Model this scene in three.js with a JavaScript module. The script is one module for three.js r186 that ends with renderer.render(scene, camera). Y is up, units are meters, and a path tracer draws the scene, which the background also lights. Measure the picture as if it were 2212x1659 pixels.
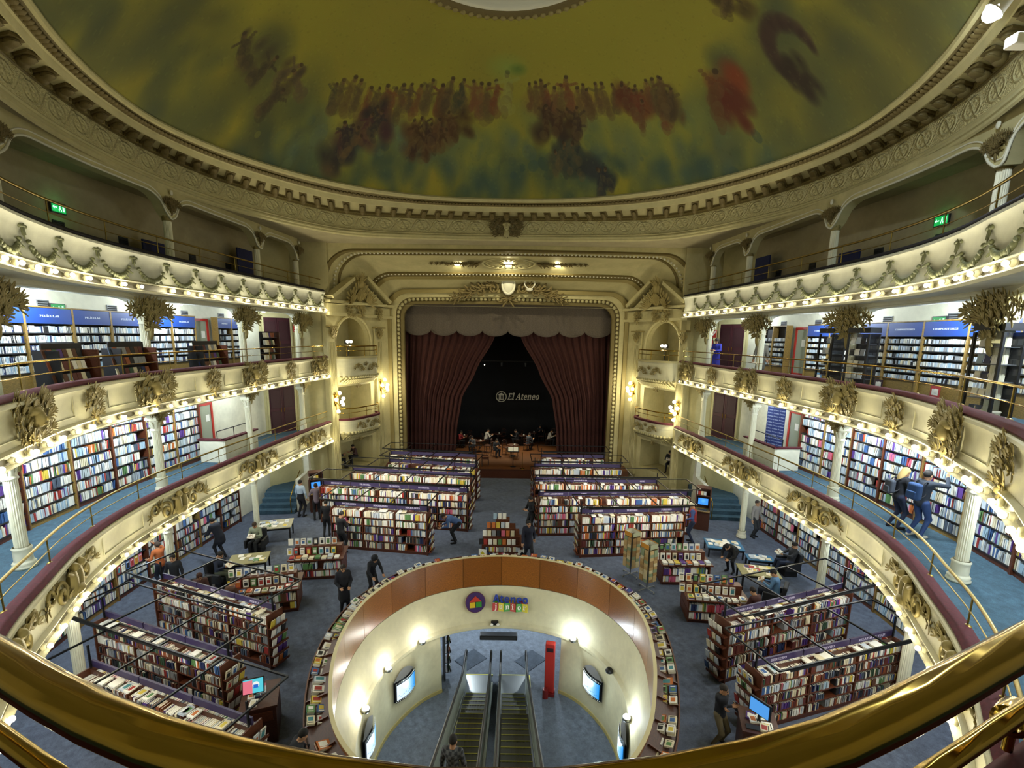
import * as THREE from 'three';
import { mergeGeometries, toCreasedNormals } from 'three/addons/utils/BufferGeometryUtils.js';
import { RoundedBoxGeometry } from 'three/addons/geometries/RoundedBoxGeometry.js';
import { RectAreaLightUniformsLib } from 'three/addons/lights/RectAreaLightUniformsLib.js';
import { FontLoader } from 'three/addons/loaders/FontLoader.js';
import { TextGeometry } from 'three/addons/geometries/TextGeometry.js';
import { createNoise2D } from 'simplex-noise';

// ---------------------------------------------------------------- camera, exposure, light levels
const scene = new THREE.Scene();
scene.background = new THREE.Color(0x000000);
const renderer = new THREE.WebGLRenderer({ antialias: true });
renderer.toneMapping = THREE.LinearToneMapping;
renderer.toneMappingExposure = 1.08;
renderer.shadowMap.enabled = true;
RectAreaLightUniformsLib.init();
const FPX = 1034, PX = 1098, PY = 908.8, PITCH = 10 * Math.PI / 180, ROLL = 0.0143, EYE = new THREE.Vector3(0.3, 8, 0);
const camera = new THREE.PerspectiveCamera(2 * Math.atan(829.5 / FPX) * 180 / Math.PI, 2212 / 1659, 0.05, 200);
camera.position.copy(EYE);
{
  const fw = new THREE.Vector3(0, -Math.sin(PITCH), -Math.cos(PITCH)), rt0 = new THREE.Vector3(1, 0, 0);
  const up0 = new THREE.Vector3().crossVectors(rt0, fw);
  const rt = rt0.clone().multiplyScalar(Math.cos(ROLL)).addScaledVector(up0, Math.sin(ROLL));
  const up = up0.clone().multiplyScalar(Math.cos(ROLL)).addScaledVector(rt0, -Math.sin(ROLL));
  camera.quaternion.setFromRotationMatrix(new THREE.Matrix4().makeBasis(rt, up, fw.clone().negate()));
  camera.setViewOffset(2212, 1659, 1106 - PX, 829.5 - PY, 2212, 1659);
  camera.updateMatrixWorld(true);
}
const LUM = { bulb: 0.62, tier2: 21, tier1: 16, ground: 7.5, sconce: 3, shelfBar: 42, stage: 36, atrium: 3.0, board: 10, spot: 30 };
const WARM = new THREE.Color(1.0, 0.90, 0.60), COOL = new THREE.Color(0.80, 0.92, 1.0), NEUT = new THREE.Color(1.0, 0.97, 0.86);

// ---------------------------------------------------------------- helpers
function rng(seed) { let a = seed >>> 0; return () => { a |= 0; a = a + 0x6D2B79F5 | 0; let t = Math.imul(a ^ a >>> 15, 1 | a); t = t + Math.imul(t ^ t >>> 7, 61 | t) ^ t; return ((t ^ t >>> 14) >>> 0) / 4294967296; }; }
const R0 = rng(12345);
const noise2 = createNoise2D(rng(77));
const used = {};
function numbered(n) { const k = used[n] = (used[n] ?? -1) + 1; return k ? `${n}_${String(k).padStart(3, '0')}` : n; }
function shade(o) { o.castShadow = true; o.receiveShadow = true; return o; }
function thing(name, label, category, [x, y, z] = [0, 0, 0], turn = 0, group) {
  const o = new THREE.Group(); o.name = numbered(name); o.position.set(x, y, z); o.rotation.y = turn;
  o.userData = { label, category }; if (group) o.userData.group = group; scene.add(o); return o;
}
function struct(name) { const o = new THREE.Group(); o.name = numbered(name); o.userData.kind = 'structure'; scene.add(o); return o; }
function part(name, geo, mat, parent, label) {
  const g = Array.isArray(geo) ? merge(geo) : geo;
  const m = shade(new THREE.Mesh(g, mat)); m.name = name; parent.add(m); if (label) m.userData.label = label; return m;
}
function clean(g) {
  let q = g.index ? g.toNonIndexed() : g;
  if (!q.attributes.normal) q.computeVertexNormals();
  if (!q.attributes.uv) q.setAttribute('uv', new THREE.BufferAttribute(new Float32Array(q.attributes.position.count * 2), 2));
  for (const k of Object.keys(q.attributes)) if (!['position', 'normal', 'uv'].includes(k)) q.deleteAttribute(k);
  q.morphAttributes = {}; q.groups.length = 0; return q;
}
function merge(list) { return list.length === 1 ? list[0] : mergeGeometries(list.map(clean), false); }
// box with its centre at x,y,z (y = bottom when fromBottom), uv in metres
function bx(w, h, d, x = 0, y = 0, z = 0, ry = 0, rx = 0, rz = 0) {
  const g = new THREE.BoxGeometry(w, h, d), uv = g.attributes.uv, dims = [[d, h], [d, h], [w, d], [w, d], [w, h], [w, h]];
  for (let f = 0; f < 6; f++) for (let k = 0; k < 4; k++) uv.setXY(f * 4 + k, uv.getX(f * 4 + k) * dims[f][0], uv.getY(f * 4 + k) * dims[f][1]);
  if (rx) g.rotateX(rx); if (rz) g.rotateZ(rz); if (ry) g.rotateY(ry); g.translate(x, y, z); return g;
}
function cyl(r0, r1, h, x, y, z, seg = 12, open = false) { const g = new THREE.CylinderGeometry(r1, r0, h, seg, 1, open); g.translate(x, y + h / 2, z); return g; }
function sph(r, x, y, z, sx = 1, sy = 1, sz = 1, a = 10, b = 7) { const g = new THREE.SphereGeometry(r, a, b); g.scale(sx, sy, sz); g.translate(x, y, z); return g; }
function bar(p, q, r, seg = 8) {
  const a = new THREE.Vector3(...p), b = new THREE.Vector3(...q), d = b.clone().sub(a), g = new THREE.CylinderGeometry(r, r, d.length(), seg);
  g.applyQuaternion(new THREE.Quaternion().setFromUnitVectors(new THREE.Vector3(0, 1, 0), d.normalize())); g.translate((a.x + b.x) / 2, (a.y + b.y) / 2, (a.z + b.z) / 2); return g;
}
function sqbar(p, q, w) {
  const a = new THREE.Vector3(...p), b = new THREE.Vector3(...q), L = a.distanceTo(b), g = new THREE.BoxGeometry(w, w, L);
  g.applyMatrix4(new THREE.Matrix4().lookAt(a, b, new THREE.Vector3(0, Math.abs(b.y - a.y) > .95 * L ? 0 : 1, Math.abs(b.y - a.y) > .95 * L ? 1 : 0))); g.translate((a.x + b.x) / 2, (a.y + b.y) / 2, (a.z + b.z) / 2); return g;
}
function tube(pts, r, seg = 64, rad = 8) { return new THREE.TubeGeometry(new THREE.CatmullRomCurve3(pts.map((p) => new THREE.Vector3(...p))), seg, r, rad, false); }
function lathe(prof, seg = 16) { return new THREE.LatheGeometry(prof.map(([r, y]) => new THREE.Vector2(r, y)), seg); }
function extr(shape, depth, bevel = 0, curve = 8) { return new THREE.ExtrudeGeometry(shape, { depth, bevelEnabled: bevel > 0, bevelSize: bevel, bevelThickness: bevel, bevelSegments: 2, curveSegments: curve }); }
function poly(pts) { const s = new THREE.Shape(); pts.forEach(([x, y], i) => i ? s.lineTo(x, y) : s.moveTo(x, y)); s.closePath(); return s; }

// plan curve: control points [x, depth], z = -depth; normal points out of the hall
class Plan {
  constructor(ctrl, closed = false, step = 0.12, centre = [0.2, -13]) {
    const c = new THREE.CatmullRomCurve3(ctrl.map(([x, d]) => new THREE.Vector3(x, 0, -d)), closed, 'centripetal');
    const n = Math.ceil(c.getLength() / step); this.L = c.getLength(); c.arcLengthDivisions = n * 3; c.updateArcLengths();
    const p = c.getSpacedPoints(n); this.p = p; this.n = n;
    this.nm = p.map((q, i) => { const a = p[Math.max(0, i - 1)], b = p[Math.min(n, i + 1)], t = b.clone().sub(a).normalize(); return [t.z, -t.x]; });
    if (closed) { const a = p[n - 1], b = p[1], t = b.clone().sub(a).normalize(); this.nm[0] = this.nm[n] = [t.z, -t.x]; }
    const m = n >> 2, o = this.nm[m]; if (o[0] * (p[m].x - centre[0]) + o[1] * (p[m].z - centre[1]) < 0) this.nm = this.nm.map(([a, b]) => [-a, -b]);
  }
  at(s, off = 0) {
    const f = Math.min(Math.max(s / this.L, 0), 1) * this.n, i = Math.min(Math.floor(f), this.n - 1), k = f - i, a = this.p[i], b = this.p[i + 1], na = this.nm[i], nb = this.nm[i + 1];
    let nx = na[0] + (nb[0] - na[0]) * k, nz = na[1] + (nb[1] - na[1]) * k; const l = Math.hypot(nx, nz); nx /= l; nz /= l;
    return { x: a.x + (b.x - a.x) * k + nx * off, z: a.z + (b.z - a.z) * k + nz * off, nx, nz };
  }
  // arc position at a given depth on one side (-1 the start half, 1 the end half)
  find(d, side) { const h = this.n >> 1; let best = 0, e = 1e9; for (let i = side < 0 ? 0 : h; i <= (side < 0 ? h : this.n); i++) { const q = Math.abs(-this.p[i].z - d); if (q < e) { e = q; best = i; } } return best / this.n * this.L; }
  inward(s) { const a = this.at(s); return Math.atan2(-a.nx, -a.nz); } // turn that makes local +z face into the hall
}
// sweep a profile [[offset, y]...] along a plan curve
function sweep(plan, prof, s0, s1, { ds = 0.35, closed = true, crease = 0.6, yf } = {}) {
  const n = Math.max(2, Math.ceil((s1 - s0) / ds)), P = closed ? [...prof, prof[0]] : prof, len = [0];
  for (let j = 1; j < P.length; j++) len.push(len[j - 1] + Math.hypot(P[j][0] - P[j - 1][0], P[j][1] - P[j - 1][1]));
  const pos = [], uv = [], V = (i, j) => { const s = s0 + (s1 - s0) * i / n, a = plan.at(s, P[j][0]); return [a.x, P[j][1] + (yf ? yf(-a.z) : 0), a.z, s, len[j]]; };
  const grid = []; for (let i = 0; i <= n; i++) { grid.push([]); for (let j = 0; j < P.length; j++) grid[i].push(V(i, j)); }
  const tri = (a, b, c) => { for (const q of [a, b, c]) { pos.push(q[0], q[1], q[2]); uv.push(q[3], q[4]); } };
  for (let i = 0; i < n; i++) for (let j = 0; j < P.length - 1; j++) { const a = grid[i][j], b = grid[i + 1][j], c = grid[i + 1][j + 1], d = grid[i][j + 1]; tri(a, b, c); tri(a, c, d); }
  if (closed) { // end caps
    const cap = THREE.ShapeUtils.triangulateShape(prof.map(([o, y]) => new THREE.Vector2(o, y)), []);
    for (const i of [0, n]) for (const [a, b, c] of cap) tri(grid[i][a], grid[i][b], grid[i][c]);
  }
  const g = new THREE.BufferGeometry(); g.setAttribute('position', new THREE.Float32BufferAttribute(pos, 3)); g.setAttribute('uv', new THREE.Float32BufferAttribute(uv, 2));
  return toCreasedNormals(g, crease);
}
function gridGeo(nu, nv, fn, crease = 0.7) { // fn(u,v) -> [x,y,z,(tu,tv)]
  const pos = [], uv = [], G = []; for (let i = 0; i <= nu; i++) { G.push([]); for (let j = 0; j <= nv; j++) G[i].push(fn(i / nu, j / nv)); }
  const put = (q, i, j) => { pos.push(q[0], q[1], q[2]); uv.push(q[3] ?? i / nu, q[4] ?? j / nv); };
  for (let i = 0; i < nu; i++) for (let j = 0; j < nv; j++) for (const [a, b] of [[0, 0], [1, 0], [1, 1], [0, 0], [1, 1], [0, 1]]) put(G[i + a][j + b], i + a, j + b);
  const g = new THREE.BufferGeometry(); g.setAttribute('position', new THREE.Float32BufferAttribute(pos, 3)); g.setAttribute('uv', new THREE.Float32BufferAttribute(uv, 2));
  return toCreasedNormals(g, crease);
}
function point(parent, p, color, cd, radius = 2) { const l = new THREE.PointLight(color, cd, 0, 2); l.position.set(...p); l.castShadow = true; l.shadow.radius = radius; parent.add(l); return l; }
function area(p, look, w, h, color, nits) { const l = new THREE.RectAreaLight(color, nits, w, h); l.position.set(...p); l.lookAt(...look); scene.add(l); return l; }
const sideWord = (s) => s < 0 ? 'left' : 'right';
const ORD = ['first', 'second', 'third', 'fourth', 'fifth', 'sixth', 'seventh', 'eighth', 'ninth', 'tenth', 'eleventh', 'twelfth', 'thirteenth', 'fourteenth', 'fifteenth', 'sixteenth', 'seventeenth', 'eighteenth', 'nineteenth'];
const TENS = ['', '', 'twent', 'thirt', 'fort', 'fift', 'sixt', 'sevent', 'eight', 'ninet'];
function ordinal(k) { if (k < 19) return ORD[k]; const n = k + 1, t = Math.floor(n / 10), u = n % 10; if (n >= 100) return 'hundred-and-' + ordinal(k - 100); return u ? `${TENS[t]}y-${ORD[u - 1]}` : `${TENS[t]}ieth`; }

// ---------------------------------------------------------------- materials
function noiseTex(size, fn, srgb = true) {
  const d = new Uint8Array(size * size * 4);
  for (let j = 0; j < size; j++) for (let i = 0; i < size; i++) { const c = fn(i / size, j / size), k = (j * size + i) * 4; d[k] = c[0]; d[k + 1] = c[1] ?? c[0]; d[k + 2] = c[2] ?? c[0]; d[k + 3] = 255; }
  const t = new THREE.DataTexture(d, size, size); t.wrapS = t.wrapT = THREE.RepeatWrapping; t.magFilter = THREE.LinearFilter; t.minFilter = THREE.LinearMipmapLinearFilter; t.generateMipmaps = true;
  if (srgb) t.colorSpace = THREE.SRGBColorSpace; t.needsUpdate = true; return t;
}
// noise that tiles with period 1
function tileNoise(u, v, f, seed = 0) { const w = (a, b) => noise2(a * f + seed * 17.3, b * f - seed * 9.1); const x = u, y = v; return (w(x, y) * (1 - x) * (1 - y) + w(x - 1, y) * x * (1 - y) + w(x, y - 1) * (1 - x) * y + w(x - 1, y - 1) * x * y) * 1.3; }
const clamp = (v) => Math.max(0, Math.min(255, v));
const rep = (t, m) => { const c = t.clone(); c.repeat.set(1 / m, 1 / m); c.needsUpdate = true; return c; };
const rT = rng(5);
const carpetT = rep(noiseTex(256, (u, v) => { const s = 190 + tileNoise(u, v, 5, 1) * 16 + tileNoise(u, v, 14, 2) * 12 + (rT() - .5) * 50; return [clamp(s), clamp(s), clamp(s)]; }), 1.6);
const plasterT = rep(noiseTex(256, (u, v) => { const s = 236 + tileNoise(u, v, 3, 3) * 9 + tileNoise(u, v, 11, 4) * 5 + (rT() - .5) * 8; return [clamp(s), clamp(s - 1), clamp(s - 5)]; }), 2.5);
const woodT = rep(noiseTex(256, (u, v) => { const g = tileNoise(u, v, 3, 5) * 2 + v * 24, s = 200 + Math.sin(g * 6.283) * 14 + tileNoise(u, v, 16, 6) * 16 + (rT() - .5) * 16; return [clamp(s), clamp(s), clamp(s)]; }), 0.9);
const velvetT = rep(noiseTex(128, (u, v) => { const s = 205 + tileNoise(u, v, 6, 7) * 22 + (rT() - .5) * 30; return [clamp(s), clamp(s), clamp(s)]; }), 0.5);
const frieT = noiseTex(256, (u, v) => { // scroll relief of the cornice frieze: one rosette per unit
  const x = u - .5, y = v - .5, r = Math.hypot(x, y * 1.0), a = Math.atan2(y, x); let h = Math.exp(-(((r - .33) / .05) ** 2)) + Math.exp(-((r / .1) ** 2)) + .7 * Math.exp(-(((r - .19) / .04) ** 2)) * (0.5 + .5 * Math.cos(a * 6));
  h += .8 * Math.exp(-(((y - .38 * Math.sin(u * 6.283)) / .05) ** 2)); h += tileNoise(u, v, 14, 9) * .25; return [clamp(60 + h * 130)];
}, false);
const mat = (color, roughness = .8, extra = {}) => new THREE.MeshStandardMaterial({ color, roughness, ...extra });
const M = {
  plaster: mat('#c6bd8e', .75, { map: plasterT }),
  plasterWhite: mat('#e6e4d2', .8, { map: plasterT }),
  front: mat('#dcd8b8', .6, { map: plasterT }),
  atrium: mat('#dcd6b4', .75, { map: plasterT }),
  wallUp: mat('#b5ab8a', .85, { map: plasterT }),
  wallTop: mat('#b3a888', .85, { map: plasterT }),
  frieze: mat('#c4ba88', .8, { bumpMap: frieT, bumpScale: .1 }),
  gold: mat('#908250', .55, { metalness: .25 }),
  goldDark: mat('#6a5c34', .6, { metalness: .2 }),
  goldBand: mat('#6f6238', .6, { metalness: .2 }),
  swag: mat('#6f7252', .6, { metalness: .15 }),
  shaft: mat('#e2dfc6', .6),
  carpet: mat('#77829a', .98, { map: carpetT }),
  carpetLow: mat('#8a94a2', .98, { map: carpetT }),
  carpetTier: mat('#4f7288', .98, { map: carpetT }),
  velvet: new THREE.MeshPhysicalMaterial({ color: '#5c1524', roughness: .9, map: velvetT, sheen: .5, sheenColor: new THREE.Color('#a03a4a'), sheenRoughness: .5 }),
  brass: mat('#b8963a', .16, { metalness: 1 }),
  brassDull: mat('#8c783a', .38, { metalness: .9 }),
  woodDark: mat('#5a3120', .5, { map: woodT }),
  woodRed: mat('#6e3a22', .42, { map: woodT }),
  woodPar: [mat('#ad6a2a', .3, { map: woodT }), mat('#9f6026', .28, { map: woodT }), mat('#b97a32', .3, { map: woodT })],
  woodYellow: mat('#a98743', .5, { map: woodT }),
  shelfBlack: mat('#1c1a1c', .6),
  lampBand: mat('#55503c', .45, { metalness: .3 }),
  black: mat('#121214', .5), blackMetal: mat('#15161a', .4, { metalness: .5 }),
  signBlue: mat('#123a86', .5), grey: mat('#7b7d80', .6), steel: mat('#9a9c98', .3, { metalness: .9 }), darkGrey: mat('#2b2d30', .6),
  doorRed: mat('#4a1020', .6, { map: woodT }), doorTrim: mat('#2f0a14', .6), red: mat('#b02a22', .5), white: mat('#eeece4', .7),
  curtain: new THREE.MeshPhysicalMaterial({ color: '#491f19', roughness: .95, map: velvetT, sheen: .4, sheenColor: new THREE.Color('#7a3a30') }),
  valance: mat('#6d6257', .9, { map: velvetT }), stageFloor: mat('#7a4a24', .45, { map: woodT }), stageBlack: mat('#0b0d12', .8),
  paper: mat('#ece8da', .9), glass: new THREE.MeshPhysicalMaterial({ color: '#ffffff', roughness: .02, transmission: 1, thickness: 0 }),
  bulb: mat('#fff6e0', .4, { emissive: new THREE.Color(1, .95, .8), emissiveIntensity: 7 }),
  lampCool: mat('#ffffff', .4, { emissive: new THREE.Color(.92, .97, 1), emissiveIntensity: 7 }),
  lampWarm: mat('#ffffff', .4, { emissive: new THREE.Color(1, .93, .75), emissiveIntensity: 7 }),
  barGlow: mat('#ffffff', .4, { emissive: new THREE.Color(1, .97, .9), emissiveIntensity: 4 }),
};
const matCache = {};
function mats(c, r = .7) { return matCache[c + r] ??= mat(c, r); }
function textTex(w, h, bg, draw) { const c = document.createElement('canvas'); c.width = w; c.height = h; const g = c.getContext('2d'); if (bg) { g.fillStyle = bg; g.fillRect(0, 0, w, h); } draw(g, w, h); const t = new THREE.CanvasTexture(c); t.colorSpace = THREE.SRGBColorSpace; return t; }
const signMats = {};
function signMat(text, bg, fg, w = 256, h = 96, size = 30) {
  const k = text + bg; return signMats[k] ??= mat('#ffffff', .5, { map: textTex(w, h, bg, (g) => { g.fillStyle = fg; g.font = `bold ${size}px serif`; g.textAlign = 'center'; g.textBaseline = 'middle'; g.fillText(text, w / 2, h / 2, w * .92); }) });
}

// ---------------------------------------------------------------- the hall: plan curves
const F = new Plan([[-8.33, 23.2], [-8.62, 20.2], [-8.8, 17], [-8.9, 14], [-8.85, 12], [-8.6, 10.4], [-8.15, 9], [-7.5, 7.65], [-7.05, 6.75], [-6.35, 5.65], [-5.52, 4.61], [-4.3, 3.42], [-2.95, 2.32], [-1.62, 1.45], [-0.13, 0.742], [0.053, 0.663], [0.166, 0.632], [0.298, 0.617], [0.459, 0.647], [0.548, 0.681], [0.803, 0.798], [2.3, 1.5], [3.5, 2.38], [4.6, 3.42], [5.51, 4.6], [6.35, 5.65], [7.05, 6.75], [7.5, 7.65], [8.15, 9], [8.6, 10.4], [8.85, 12], [8.9, 14], [8.8, 17], [8.62, 20.2], [8.38, 23.2]], false, .05);
const mirrorRing = (h) => [...h.map(([x, d]) => [x, d]), ...h.slice(1, -1).reverse().map(([x, d]) => [-x + .2, d])];
const ringL = [[.1, 22.3], [4.2, 22.15], [7.1, 21.5], [9.55, 17.9], [10.2, 15], [10.05, 12.2], [9.35, 9.7], [7.6, 6.6], [4.6, 3.6], [.1, 2.4]];
const ringR = [[.1, 19.98], [3.4, 19.6], [6.1, 18.2], [8.1, 15.8], [8.9, 13.6], [8.8, 11.7], [8.0, 9.3], [6.4, 6.8], [3.6, 4.9], [.1, 4.3]];
const splL = new THREE.CatmullRomCurve3(mirrorRing(ringL).map(([x, d]) => new THREE.Vector3(x, 0, -d)), true), splR = new THREE.CatmullRomCurve3(mirrorRing(ringR).map(([x, d]) => new THREE.Vector3(x, 0, -d)), true);
const OC = [.1, 12.1], OR = 3.3;
const T = [{ yb: 2.81, yf: 3.25 }, { yb: 6.0, yf: 6.45 }, { yb: 9.09, yf: 9.5 }];
const ATR = new Plan([[.15, 14.45], [1.6, 14.2], [2.75, 13.55], [3.5, 12.4], [3.78, 11.2], [3.65, 9.85], [3.35, 8.7], [2.85, 7.5], [2.2, 6.75], [1.2, 6.25], [.15, 6.1], [-.9, 6.25], [-1.95, 6.75], [-2.7, 7.5], [-3.2, 8.6], [-3.5, 9.85], [-3.52, 11.1], [-3.3, 12.1], [-2.5, 13.4], [-1.35, 14.15]], true, .1, [.15, -10.3]);
const TAU = Math.PI * 2;

// ground floor with the oval opening, lower floor, ceiling slab
{
  const s = poly([[-14, -6], [14, -6], [14, 26.45], [-14, 26.45]]); const h = new THREE.Path();
  for (let i = 0; i < 120; i++) { const a = ATR.at(ATR.L * i / 120, .02); i ? h.lineTo(a.x, -a.z) : h.moveTo(a.x, -a.z); } h.closePath(); s.holes.push(h);
  const fl = struct('floor'); const g = extr(s, .3); g.rotateX(-Math.PI / 2); g.translate(0, -.3, 0); part('carpet', g, M.carpet, fl);
  const lf = struct('floor'); part('lower_carpet', [bx(11, .2, 18, .15, -3.3, -11.5)], M.carpetLow, lf);
  part('mat', [bx(.9, .012, .7, -.9, -3.19, -15.1, .78), bx(.9, .012, .7, 1.2, -3.19, -15.1, .78)], mat('#5f6a78', 1, { map: carpetT }), lf);
  const lw = struct('wall_lower'); part('plaster', [bx(11, 3.1, .2, .15, -1.75, -20.4), bx(.2, 3.1, 18, -5.3, -1.75, -11.5), bx(.2, 3.1, 18, 5.6, -1.75, -11.5), bx(11, 3.1, .2, .15, -1.75, -2.6)], M.plasterWhite, lw);
  const c = poly([[-14, -6], [14, -6], [14, 24.2], [-14, 24.2]]), hc = new THREE.Path();
  for (let i = 0; i < 140; i++) { const p = splL.getPoint(i / 140); i ? hc.lineTo(p.x, -p.z) : hc.moveTo(p.x, -p.z); } c.holes.push(hc);
  const cl = struct('ceiling'); const cg = extr(c, .3); cg.rotateX(-Math.PI / 2); cg.translate(0, 12.25, 0); part('plaster', cg, M.wallUp, cl);
}
// ---------------------------------------------------------------- carved ornament
function leaf(len, w, t, curl, rz = 0, rx = 0, x = 0, y = 0, z = 0, ry = 0) {
  const g = new THREE.SphereGeometry(1, 6, 5), p = g.attributes.position;
  for (let i = 0; i < p.count; i++) { let X = p.getX(i) * w / 2, Y = (p.getY(i) + 1) * len / 2, Z = p.getZ(i) * t / 2; const k = Y / len; Z += curl * k * k; X *= 1 + .35 * Math.sin(k * 9); p.setXYZ(i, X, Y, Z); }
  g.computeVertexNormals(); if (rx) g.rotateX(rx); if (rz) g.rotateZ(rz); if (ry) g.rotateY(ry); g.translate(x, y, z); return g;
}
function fan(n, len, spread, x, y, z, r, tilt = 0) { const o = []; for (let i = 0; i < n; i++) { const k = n > 1 ? i / (n - 1) - .5 : 0, l = len * (1 - .3 * Math.abs(k) + .1 * (r() - .5)); o.push(leaf(l, l * .2, l * .1, l * .2, -k * spread + tilt, 0, x, y, z)); o.push(leaf(l * .6, l * .17, l * .13, l * .2, -k * spread * .8 + tilt + .1, 0, x, y, z + .03)); } return o; }
function spiral(r0, turns, th, x, y, z, flip = 1, rot = 0) { const p = []; for (let i = 0; i <= 14; i++) { const a = i / 14 * turns * TAU + rot, q = r0 * (1 - i / 17); p.push([x + flip * Math.cos(a) * q, y + Math.sin(a) * q, z + i * .002]); } return tube(p, th, 22, 5); }
const rO = rng(8);
const sprays = (pts, n, len) => pts.flatMap(([x, y, tilt, k = 1]) => fan(n, len * k, 2.5, x, y, .02 + rO() * .08, rO, tilt));
const ornSmall = merge([...sprays([[0, -.38, 0, 1.2], [-.1, -.3, .5], [.1, -.3, -.5], [-.19, -.12, .7], [.19, -.12, -.7], [0, -.12, 0, 1.3], [-.12, .05, .3], [.12, .05, -.3], [-.24, .12, .6, .8], [.24, .12, -.6, .8], [0, .16, 0, 1.1], [-.13, .24, .3, .8], [.13, .24, -.3, .8]], 5, .24), sph(.07, 0, -.38, .06, 1.2, 1, .8), leaf(.22, .08, .06, .05, 2.6, 0, 0, -.34, 0), leaf(.22, .08, .06, .05, -2.6, 0, 0, -.34, 0)]);
const ornBig = merge([...sprays([-1, 1].flatMap((k) => [[k * .18, -.36, -k * .5], [k * .36, -.34, -k * .8], [k * .52, -.26, -k * 1.1, .9], [k * .3, -.16, -k * .4, 1.1], [k * .5, -.04, -k * .7, 1.1], [k * .64, .02, -k * 1.1, .8], [k * .4, .12, -k * .3, 1.1], [k * .58, .2, -k * .6], [k * .3, .24, -k * .1, 1.1], [k * .46, .34, -k * .4, .9], [k * .2, .1, -k * .2]]), 6, .26), ...fan(7, .3, 2.2, 0, .16, .05, rO), ...fan(5, .24, 5.5, 0, -.3, .04, rO)]);
const maskGeo = merge([sph(.14, 0, 0, .1, .85, 1.2, .9, 12, 9), sph(.03, 0, -.01, .235, .8, 1.4, 1, 6, 5), sph(.05, 0, -.1, .2, 1.2, .5, .8, 6, 5), sph(.17, 0, .12, .05, 1.1, .6, .8), leaf(.3, .3, .1, .04, Math.PI, 0, 0, -.14, .04)]);
const ornScroll = merge([...[-1, 1].flatMap((k) => [spiral(.26, 1.6, .035, k * .55, -.1, .03, k, .3), spiral(.2, 1.5, .03, k * .98, .08, .03, k, 2.2), ...fan(4, .3, 1.8, k * .75, .05, .02, rO, -k * .6), ...fan(4, .26, 2, k * 1.1, -.12, .02, rO, -k * 1.2), ...fan(3, .3, 1.2, k * .34, -.3, .02, rO, k * .7)]), ...fan(5, .34, 1.6, 0, .05, .02, rO)]);
const figGeo = merge([leaf(.62, .24, .2, .02, 0, 0, -.12, -.4, .05), leaf(.62, .24, .2, .02, 0, 0, .14, -.4, .05), sph(.085, -.13, .24, .12), sph(.085, .15, .24, .12), leaf(.34, .09, .08, .04, 1.1, 0, -.16, .08, .1), leaf(.34, .09, .08, .04, -1.1, 0, .18, .08, .1), sph(.12, 0, -.25, .1, 1.5, .8, .8)]);
const swagGeo = (() => { const o = [], n = 15; for (let i = 0; i <= n; i++) { const k = i / n * 2 - 1, x = k * .5, y = -.5 * Math.sqrt(1 - k * k * .999), th = .042 + .034 * (1 - Math.abs(k)); o.push(sph(th, x, y, .03, 1.15, 1, .8, 7, 5)); if (i % 2) o.push(leaf(.13, .06, .04, .02, k * 1.6 + Math.PI, 0, x, y, .05)); } o.push(sph(.07, 0, -.52, .05, 1.3, .9, .8, 7, 5)); return merge(o); })();
const tasselGeo = merge([sph(.045, 0, 0, .04), leaf(.36, .07, .05, .02, Math.PI, 0, 0, -.02, .04), leaf(.26, .05, .04, .02, Math.PI + .22, 0, .03, -.02, .04), leaf(.3, .06, .05, .02, Math.PI - .22, 0, -.03, -.02, .04), leaf(.14, .08, .04, .02, .4, 0, 0, 0, .03), leaf(.14, .08, .04, .02, -.4, 0, 0, 0, .03)]);

// cornice ring lofted between the outer lower curve and the rim of the dome
const corn = struct('cornice');
function ringPt(u, t, y) { const a = splL.getPoint(u), b = splR.getPoint(u); return [a.x + (b.x - a.x) * t, y, a.z + (b.z - a.z) * t]; }
function ringBand(name, prof, material, uvScale) {
  const N = 220, pos = [], uv = []; const len = [0]; for (let j = 1; j < prof.length; j++) len.push(len[j - 1] + Math.hypot((prof[j][0] - prof[j - 1][0]) * 1.5, prof[j][1] - prof[j - 1][1]));
  const arc = [0]; for (let i = 1; i <= N; i++) { const a = splL.getPoint((i - 1) / N), b = splL.getPoint(i / N); arc.push(arc[i - 1] + a.distanceTo(b)); }
  for (let i = 0; i < N; i++) for (let j = 0; j < prof.length - 1; j++) for (const [a, b] of [[0, 0], [1, 0], [1, 1], [0, 0], [1, 1], [0, 1]]) { pos.push(...ringPt((i + a) / N, ...prof[j + b])); uv.push(arc[i + a] * (uvScale ? uvScale[0] : 1), uvScale ? len[j + b] / len[len.length - 1] : len[j + b]); }
  const g = new THREE.BufferGeometry(); g.setAttribute('position', new THREE.Float32BufferAttribute(pos, 3)); g.setAttribute('uv', new THREE.Float32BufferAttribute(uv, 2)); part(name, toCreasedNormals(g, .5), material, corn);
}
ringBand('lower_moulding', [[-.06, 12.26], [-.02, 12.18], [.0, 12.16], [.03, 12.2], [.03, 12.26], [.06, 12.28], [.06, 12.33], [.045, 12.36], [.07, 12.4], [.05, 12.43]], M.plaster);
ringBand('frieze', [[.045, 12.43], [.07, 12.98]], M.frieze, [1.25, 1]);
ringBand('dentil_ledge', [[.07, 12.98], [.1, 13.0], [.1, 13.03], [.14, 13.04], [.14, 13.1], [.17, 13.11]], M.goldBand);
ringBand('corona_soffit', [[.17, 13.11], [.55, 13.12], [.57, 13.05], [.6, 13.05], [.64, 13.18], [.68, 13.2]], M.plaster);
ringBand('gilt_band', [[.68, 13.2], [.71, 13.17], [.86, 13.22], [.93, 13.25]], M.goldBand);
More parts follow.
